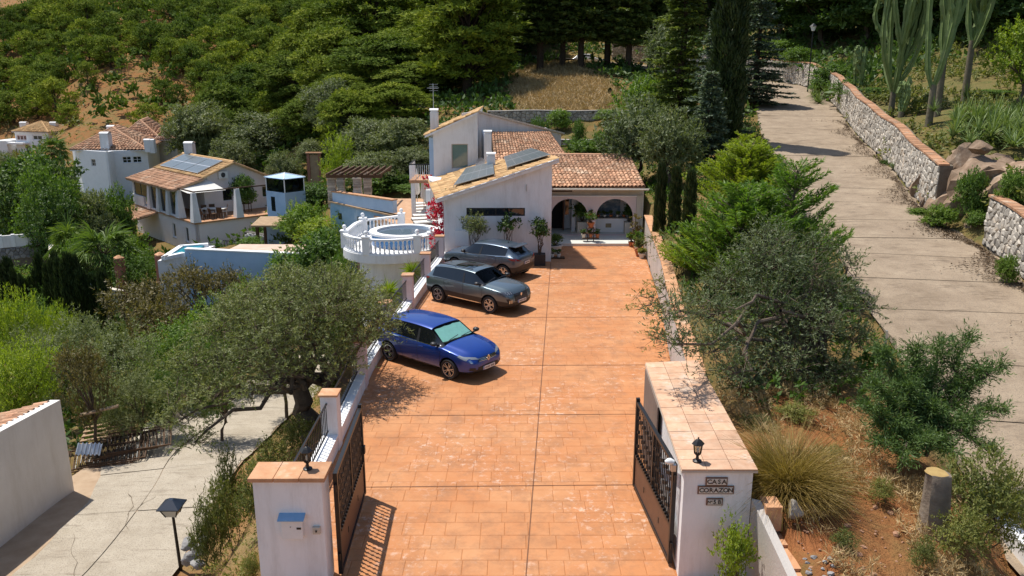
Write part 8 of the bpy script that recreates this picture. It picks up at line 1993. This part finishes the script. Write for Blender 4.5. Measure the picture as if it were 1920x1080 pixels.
# lamp at the road bend
q = at(1522, 85, 70); zq = gz(q[0], 70); t = thing('garden_lamp', 'slim garden lamp post near the bend of the uphill road', 'lamp post', (q[0], 70, zq)); zt = at(1523, 58, 70)[2]
MB().tube([(q[0], 70, zq - .2), (q[0], 70, zt)], [.06, .05], 8).build('post', IRON, t)
MB().lathe((q[0], 70, zt), [(.12, 0), (.25, .35)], 6).build('lamp_glass', PLASTICW, t); MB().lathe((q[0], 70, zt + .35), [(.33, 0), (.1, .2), (.03, .26)], 6).build('lamp_roof', IRON, t)
# pile of discarded iron fencing and timber by the lane
c = at(205, 805, 24.6); gp2 = 'discarded iron fence panels in the pile by the lane'; rgq = random.Random(8)
for k in range(7):
    q = at(150 + k * 13, 812 - k * 4, 23.9 + k * .14); zg = gz(q[0], q[1]); ang = R(24 + rgq.uniform(-8, 8)); d = np.array([math.cos(ang), math.sin(ang), .02]); tilt = R(rgq.uniform(8, 24)); u = np.array([-math.sin(ang) * math.cos(tilt), math.cos(ang) * math.cos(tilt), math.sin(tilt)]); o = np.array([q[0] - .6, q[1] - .1, zg + .06 + .06 * k])
    t = thing('iron_fence_panel', ('rusty dark iron fence panel in the pile by the lane, ' + ('lowest', 'second from below', 'third from below', 'fourth from below', 'third from the top', 'second from the top', 'topmost')[k]), 'fence panel', o, gp2)
    m = MB(); L_ = 2.0; H_ = 1.0
    for h_ in (.03, H_ - .03): m.bar(o + u * h_, o + d * L_ + u * h_, .04)
    m.bar(o, o + u * H_, .04); m.bar(o + d * L_, o + d * L_ + u * H_, .04); m.build('panel_frame', WOOD, t)
    for i in range(15): p = o + d * L_ * (i + .5) / 15; MB().bar(p + u * .05, p + u * (H_ - .05), .022).build('panel_bar', IRON if k % 2 else WOOD, t)
q = at(190, 768, 25.6); zg = gz(q[0], q[1]) + .55
t = thing('wooden_pallet', 'bleached wooden pallet on top of the iron pile by the lane', 'pallet', (q[0], q[1], zg)); dx = np.array([.97, .2, .12]); dy = np.array([-.2, .9, .3])
for i in range(5): a = np.array([q[0] - .8, q[1] - .3, zg]) + dy * .24 * i; MB().bar(a, a + dx * 1.7, .12, .025).build('slat', PALEWOOD, t)
for i in range(3): a = np.array([q[0] - .75, q[1] - .3, zg - .05]) + dx * .78 * i; MB().bar(a, a + dy * 1.0, .08, .06).build('bearer', PALEWOOD, t)
a, b = at(150, 778, 24.9), at(222, 761, 25.3); tag(MB().bar(a, b, .2, .05).build('timber_plank', PALEWOOD), 'long pale plank lying across the iron pile', 'plank')
q = at(152, 795, 24.2); q[2] = gz(q[0], q[1]) + .62; m = MB(); 
t = thing('corrugated_sheet', 'shiny corrugated sheet leaning on the iron pile beside the low building', 'metal sheet', q); V = []
for i in range(25):
    for j in (0, 1): V.append(q + np.array([-.35 + i * .035, .25 * j, .30 * j + .035 * math.sin(i * 1.6)]) + (0, 0, -.05))
m.add(V, [(i * 2, i * 2 + 2, i * 2 + 3, i * 2 + 1) for i in range(24)]); m.build('sheet', ALU, t)
a, b, c2 = at(255, 795, 26.6), at(285, 778, 28.4), at(330, 772, 30.2); m = MB(); sweep(m, resample([a[:2], b[:2], c2[:2]], .5), .25, -7, -4.75); tag(m.build('lane_kerb_wall', CREAM), 'low beige kerb wall at the bend of the pale lane', 'wall')
# bent yellow pipe
a = at(294, 735, 29.5); m = MB(); zz = a[2]; m.tube([(a[0], a[1], zz - 1.4), (a[0], a[1], zz + .35), (a[0] + .06, a[1], zz + .6), (a[0] + .2, a[1], zz + .72), (a[0] + .36, a[1], zz + .66), (a[0] + .42, a[1], zz + .5)], .075, 8); tag(m.build('vent_pipe', M('yellow_ochre_pipe', (.36, .24, .06), (.3, .19, .05), 6, .6, wp=False), smooth=True), 'hooked ochre vent pipe sticking out of the thicket', 'pipe')

# ------------------------------------------------------------------ pots and plants by the villa
def pot(t, x, y, z, r, h, mat, sq=False):
    m = MB()
    if sq: m.hexa([(x - r * .9, y - r * .9), (x + r * .9, y - r * .9), (x + r * .9, y + r * .9), (x - r * .9, y + r * .9)], z, z + h)
    else: m.lathe((x, y, z), [(r * .68, 0), (r, h - .05), (r * 1.1, h - .05), (r * 1.1, h), (r * .92, h), (r * .9, h - .06)], 14)
    o = m.build('pot', mat, t, smooth=not sq); MB().lathe((x, y, z + h - .07), [(r * .86, 0), (r * .5, .02)], 10).build('soil', M('potting_soil', (.06, .04, .025), (.04, .03, .02), 8, .95, wp=False) if 'potting_soil' not in bpy.data.materials else bpy.data.materials['potting_soil'], t)
def potted(label, x, y, z, pr, ph, pmat, leafmat, h, w, stem, seed, L=.10, W=.04, sq=False, n=16, dens=90, grp='potted plants by the villa', bare=.0, flowers=None):
    t = thing('potted_plant', label, 'potted plant', (x, y, z), grp); pot(t, x, y, z, pr, ph, pmat, sq); rg = G_(seed); lv = Leaves(rg); wd = MB(); zb = z + ph
    cl = clumps_in(rg, n, (x, y, zb + stem + (h - stem) / 2), (w / 2 - w * .14, w / 2 - w * .14, (h - stem) / 2 * .8), w * .14, w * .24, .3)
    for q, r in cl[:9]: limb(wd, (x + rg.normal() * .03, y, zb - .06), q, .022, .008, rg, .2, 5, 5)
    crown(lv, cl, dens / (w * w) * 2.2, L, W, twig=w * .16, per=9, up=.4, rise=.3, tintv=.3)
    me = lv.mesh('crown', leafmat); off = Vector(t.location); me.transform(Matrix.Translation(-off)); link('crown', me, t)
    if wd.v: wd.build('stem', BARK, t, smooth=True)
    return t
DPOT = M('dark_grey_pot', (.035, .034, .035), (.025, .024, .025), 5, .6, .1, 20, .3, wp=False); WPOT = M('white_trough', (.6, .6, .57), (.55, .55, .52), 5, .6, wp=False)
potted('grey leaved potted tree left of the slot window on the house front', at(890, 470, 34.8)[0], 34.7, 0, .26, .45, DPOT, OLIVE, 1.75, 1.35, .65, 1, .1, .03, n=22, dens=150)
potted('thin stemmed potted tree below the middle of the slot window', at(948, 470, 34.8)[0], 34.75, 0, .24, .42, DPOT, BROADD, 1.75, 1.2, .85, 2, .14, .07, n=14, dens=60)
potted('potted tree in a dark square pot at the corner of the house front', at(1012, 485, 34.7)[0], 34.6, 0, .27, .5, DPOT, BROADD, 1.7, .95, .45, 3, .1, .045, True, n=20, dens=110)
q = onz(1041, 480, 0); t = potted('low green plant in a wide white trough beside the porch', q[0], q[1] + .6, 0, .36, .42, WPOT, BROADD, .4, .85, .0, 4, .09, .03, n=18, dens=120)
for i, px in enumerate((1036, 1048)):
    q = onz(px, 486, 0); potted(('left', 'right')[i] + ' of two tiny white pots on a tray below the white trough', q[0], q[1] + .2, .06, .09, .16, WPOT, BROADD, .2, .26, 0, 30 + i, .06, .03, n=6, dens=60)
q = onz(1042, 486, 0); tag(MB().box(q[0] - .42, q[0] + .42, q[1] + .02, q[1] + .4, 0.001, .055).build('plant_tray', WOOD), 'dark low plant tray below the white trough', 'tray')
potted('large leafy plant in a cream square pot inside the left porch arch', at(1092, 440, 41.5)[0], 41.5, .132, .32, .62, CREAM, BROADD, 1.15, 1.15, .1, 5, .2, .09, True, n=16, dens=60)
potted('leafy plant in a cream square pot at the right end of the porch bench', at(1180, 440, 41.5)[0] - .05, 41.5, .132, .26, .6, CREAM, BROADD, .95, .75, .1, 6, .16, .08, True, n=14, dens=60)
# plant stand between the arches
sx = at(1107, 455, 39.3)[0]; t = thing('plant_stand', 'dark stepped plant stand at the pillar between the porch arches', 'plant stand', (sx, 39.3, .132))
for i, (w, z) in enumerate(((.85, .14), (.6, .40), (.34, .66))): MB().box(sx - w / 2, sx + w / 2, 39.15, 39.4, .132 + z, .132 + z + .035).build('shelf', WOOD, t)
for s in (-1, 1): MB().box(sx + s * .15 - .02, sx + s * .15 + .02, 39.25, 39.30, .132, .132 + .659).build('leg', WOOD, t)
potted('terracotta pot with leafy plant on top of the plant stand', sx, 39.28, .83, .17, .26, POT, BROADD, .5, .6, 0, 7, .12, .05, n=9, dens=60)
for i, dx_ in enumerate((-.36, .0, .34)): potted(('left', 'middle', 'right')[i] + ' small pot on the lowest shelf of the plant stand', sx + dx_, 39.25, .309, .10, .2, (CREAM, POT, POT)[i], BROADD, .2, .3, 0, 8 + i, .08, .04, n=6, dens=50)
potted('small hanging terracotta wall pot on the pillar between the porch arches', at(1108, 400, 40.6)[0], 40.66, 1.12, .11, .2, POT, SCRUB, .18, .22, 0, 12, .07, .03, n=5, dens=60)
# flower row on the porch bench
for i in range(5): potted(('first', 'second', 'third', 'fourth', 'fifth')[i] + ' little flower pot from the left on the porch bench', 4.6 + i * .34, 41.98, .902, .09, .13, (POT, WPOT)[i % 2], BROADD, .18, .28, 0, 40 + i, .07, .03, n=6, dens=60)
# pots on the right along the garden wall
for i, (px, py, r, h, lh, lw, mt, lf, lab) in enumerate(((1191, 466, .14, .25, 1.5, .55, POT, BRONZE, 'tall shrub in a terracotta pot at the right porch corner'), (1184, 462, .16, .24, .4, .5, POT, BROADD, 'red potted plant next to the porch step on the right'), (1196, 474, .16, .3, .75, .6, ALU, BROAD, 'green plant in a grey pot by the garden wall'), (1200, 480, .26, .32, .5, .5, POT, SCRUB, 'largest round terracotta pot by the garden wall'), (1203, 484, .15, .24, .2, .3, CREAM, SCRUB, 'small cream pot in front of the largest terracotta pot'))):
    q = onz(px, py, 0); potted(lab, q[0], q[1], .0, r, h, mt, lf, lh, lw, 0 if lh < 1 else .3, 50 + i, .11, .05, n=12, dens=60)
# ------------------------------------------------------------------ sun terrace: loungers, parasols, bougainvillea
def lounger(label, x, y, rz):
    t = thing('sun_lounger', label, 'sun lounger', (0, 0, 0), 'sun loungers on the terrace')
    MB().box(-.32, .32, -.95, .95, .28, .33).build('lounger_frame', WOOD, t)
    for i in (-1, 1):
        for j in (-.8, .8): MB().box(i * .28 - .03, i * .28 + .03, j - .03, j + .03, 0, .279).build('leg', WOOD, t)
    MB().box(-.31, .31, -.94, .35, .332, .42).build('cushion', FABRICW, t, bevel=.02); MB().hexa([(-.31, .36), (.31, .36), (.31, .98), (-.31, .98)], [.34, .34, .62, .62], [.43, .43, .71, .71]).build('back_cushion', FABRICW, t, bevel=.02)
    t.location = (x, y, .001); t.rotation_euler = (0, 0, rz); return t
L0 = lounger('sun lounger nearest the hot tub on the terrace', -4.5, 43.6, R(-72)); names = ['second', 'third', 'fourth', 'fifth', 'sixth', 'seventh']
for i in range(6): copy_tree(L0, (-4.75 - i * .06 - (.3 if i > 3 else 0), 44.7 + i * 1.15, .001), R(-72 + random.uniform(-4, 4)), label=names[i] + ' sun lounger counted from the hot tub')
for i, (px, Y, lab) in enumerate(((783, 51, 'closed white parasol at the far end of the lounger row'), (795, 49, 'closed white parasol in the middle of the lounger row'), (802, 47, 'closed white parasol nearest the hot tub'))): parasol(lab, (at(px, 390, Y)[0], Y, .002), 2.5, 'closed parasols on the sun terrace')
rg = G_(71); lv = Leaves(rg); cl = [(at(x, y, Y), r) for x, y, Y, r in ((820, 385, 36.9, .35), (816, 400, 36.8, .3), (826, 372, 37, .25), (812, 410, 36.8, .22), (822, 440, 36.3, .22), (826, 395, 36.5, .25), (822, 425, 36.6, .25), (818, 450, 36.4, .25), (826, 440, 36.4, .3), (820, 465, 36.2, .2), (806, 352, 44.5, .22), (800, 336, 45.5, .2), (824, 410, 36.5, .25))]
crown(lv, cl, 380, .08, .06, twig=.22, per=9, up=.3, droop=.6, shell=.1); o = thing('bougainvillea', 'crimson bougainvillea climbing at the left corner of the house front', 'climbing plant', (0, 0, 0)); link('blossoms', lv.mesh('blossoms', BOUG), o)
lv = Leaves(rg); crown(lv, [(c + (.05, .12, -.05), r * .9) for c, r in cl], 40, .09, .05, twig=.3, per=8); link('leaves', lv.mesh('leaves', BROADD), o)
yc = Proto(mk('yucca', 'x', 'yucca', LIME, PBARK, lambda lv, wd, rg: (limb(wd, (0, 0, -.5), (0, 0, 1.0), .09, .07, rg, .05, 4, 7), lv.put(np.repeat([[0, 0, 1.0]], 170, 0), np.c_[rg.normal(size=(170, 2)), rg.normal(size=170) * .6 + .5], .62, .05, up=.1, curl=.2)), crown_name='leaves'), 1.5, 1.2)
yc.px(773, 488, 50, 33, label='spiky yucca at the railings below the hot tub tower, far one', group='yuccas below the hot tub tower'); yc.px(727, 522, 55, 28.5, label='spiky yucca at the railings below the hot tub tower, near one', group='yuccas below the hot tub tower')
# white railing panels at the left edge of the uphill road
for px, py, Y, h_, lab in ((1398, 262, 43, 1.5, 'white railing panel among the golden bushes by the uphill road'), (1440, 350, 32, 1.1, 'white railing panel behind the green cypress bush')):
    q = at(px, py, Y); t = thing('white_railing', lab, 'railing', (q[0], Y, q[2] - h_), 'white railing panels by the uphill road'); d = np.array([.25, -.97, -.1]); o = np.array([q[0], Y, q[2] - h_])
    MB().bar(o + (0, 0, h_), o + d * 1.4 + (0, 0, h_), .05).build('top_bar', WHITE2, t); MB().bar(o, o + (0, 0, h_ + .05), .08).build('railing_post', WHITE2, t)
    for i in range(8): p = o + d * (.1 + i * .16); MB().bar(p + (0, 0, .1), p + (0, 0, h_ - .026), .03).build('railing_bar', WHITE2, t)
# dark fence posts and white sheet at the lower right road edge
q = at(1905, 1020, 12.7); o = MB(); o.hexa([(q[0] - .0, 12.0), (q[0] + .3, 12.0), (q[0] + .3, 13.6), (q[0] + .0, 13.6)], -.6, .0); tag(o.build('road_kerb', WHITE2), 'white painted kerb block at the lower right road edge', 'kerb')
q = at(1890, 890, 13.8); t = thing('fence_post', 'short dark fence post leaning by the road at the right edge', 'post', (q[0], 13.8, gz(q[0], 13.8))); MB().bar((q[0], 13.8, gz(q[0], 13.8) - .2), (q[0] + .05, 13.8, q[2]), .07).build('post', WOOD, t)
MB().bar((q[0] - .5, 13.6, q[2] - .35), (q[0], 13.75, q[2] - .1), .05).build('brace', WOOD, t)
q = at(1659, 650, 20.5); t = thing('fence_post', 'thin grey metal post between the broad olive and the uphill road', 'post', (q[0], 20.5, gz(q[0], 20.5))); MB().bar((q[0], 20.5, gz(q[0], 20.5) - .2), (q[0], 20.5, at(1659, 620, 20.5)[2]), .06).build('post', ALU, t)
# power lines and bare dead tree on the hillside
t = thing('power_lines', 'power cables sagging across the far hillside', 'power lines', (-100, 300, 40))
for k in range(4):
    a, b = at(60, -15 + k * 14, 330), at(690, 62 + k * 5, 190); P = [a + (b - a) * u + np.array([0, 0, -6 * 4 * u * (1 - u)]) for u in np.linspace(0, 1, 24)]; MB().tube(P, .022, 4).build('cable', ALU, t)
q = at(690, 75, 190); t = thing('power_pylon', 'slim grey power mast among the pines where the cables end', 'power mast', (q[0], 190, q[2] - 12)); MB().tube([(q[0], 190, q[2] - 12), (q[0], 190, q[2] + 2)], [.25, .15], 6).build('mast', ALU, t); MB().bar((q[0] - .3, 190, q[2] + 1.5), (q[0] + 2.2, 190, q[2] + 4.2), .22).build('cross_arm', ALU, t)
q = at(575, 105, 108); rg = G_(77); t = thing('dead_branch', 'pale bare dead tree limb among the slope pines', 'dead tree', (q[0], 108, gz(q[0], 108))); m = MB()
P = limb(m, (q[0], 108, q[2] - 4), (q[0] + .3, 108, q[2] + .2), .16, .09, rg, .2)
for e in ((-1.8, 0, .5), (1.4, 0, .9), (-1, .3, .9), (.8, .2, 1.4)): limb(m, P[-1], P[-1] + e, .07, .025, rg, .5, 6, 5)
m.build('bare_limb', M('bleached_wood', (.42, .38, .32), (.34, .3, .25), 4, .9), t)
# small garden shed on the dry slope by the lift tower
q = at(590, 318, 70); t = thing('garden_gate_frame', 'weathered brick and timber frame on the dry slope behind the lift tower', 'shed', (q[0], 70, gz(q[0], 70))); zb = gz(q[0], 70) - .3; zt = at(590, 288, 70)[2]
for s in (-1, 1): MB().box(q[0] + s * .5 - .12, q[0] + s * .5 + .12, 69.9, 70.1, zb, zt).build('pier', bpy.data.materials['salmon_brick'], t)
MB().box(q[0] - .7, q[0] + .7, 69.8, 70.2, zt + .002, zt + .12).build('lintel', TERRA, t); MB().box(q[0] - .37, q[0] + .37, 69.97, 70.03, zb, zt - .1).build('board_door', PALEWOOD, t)
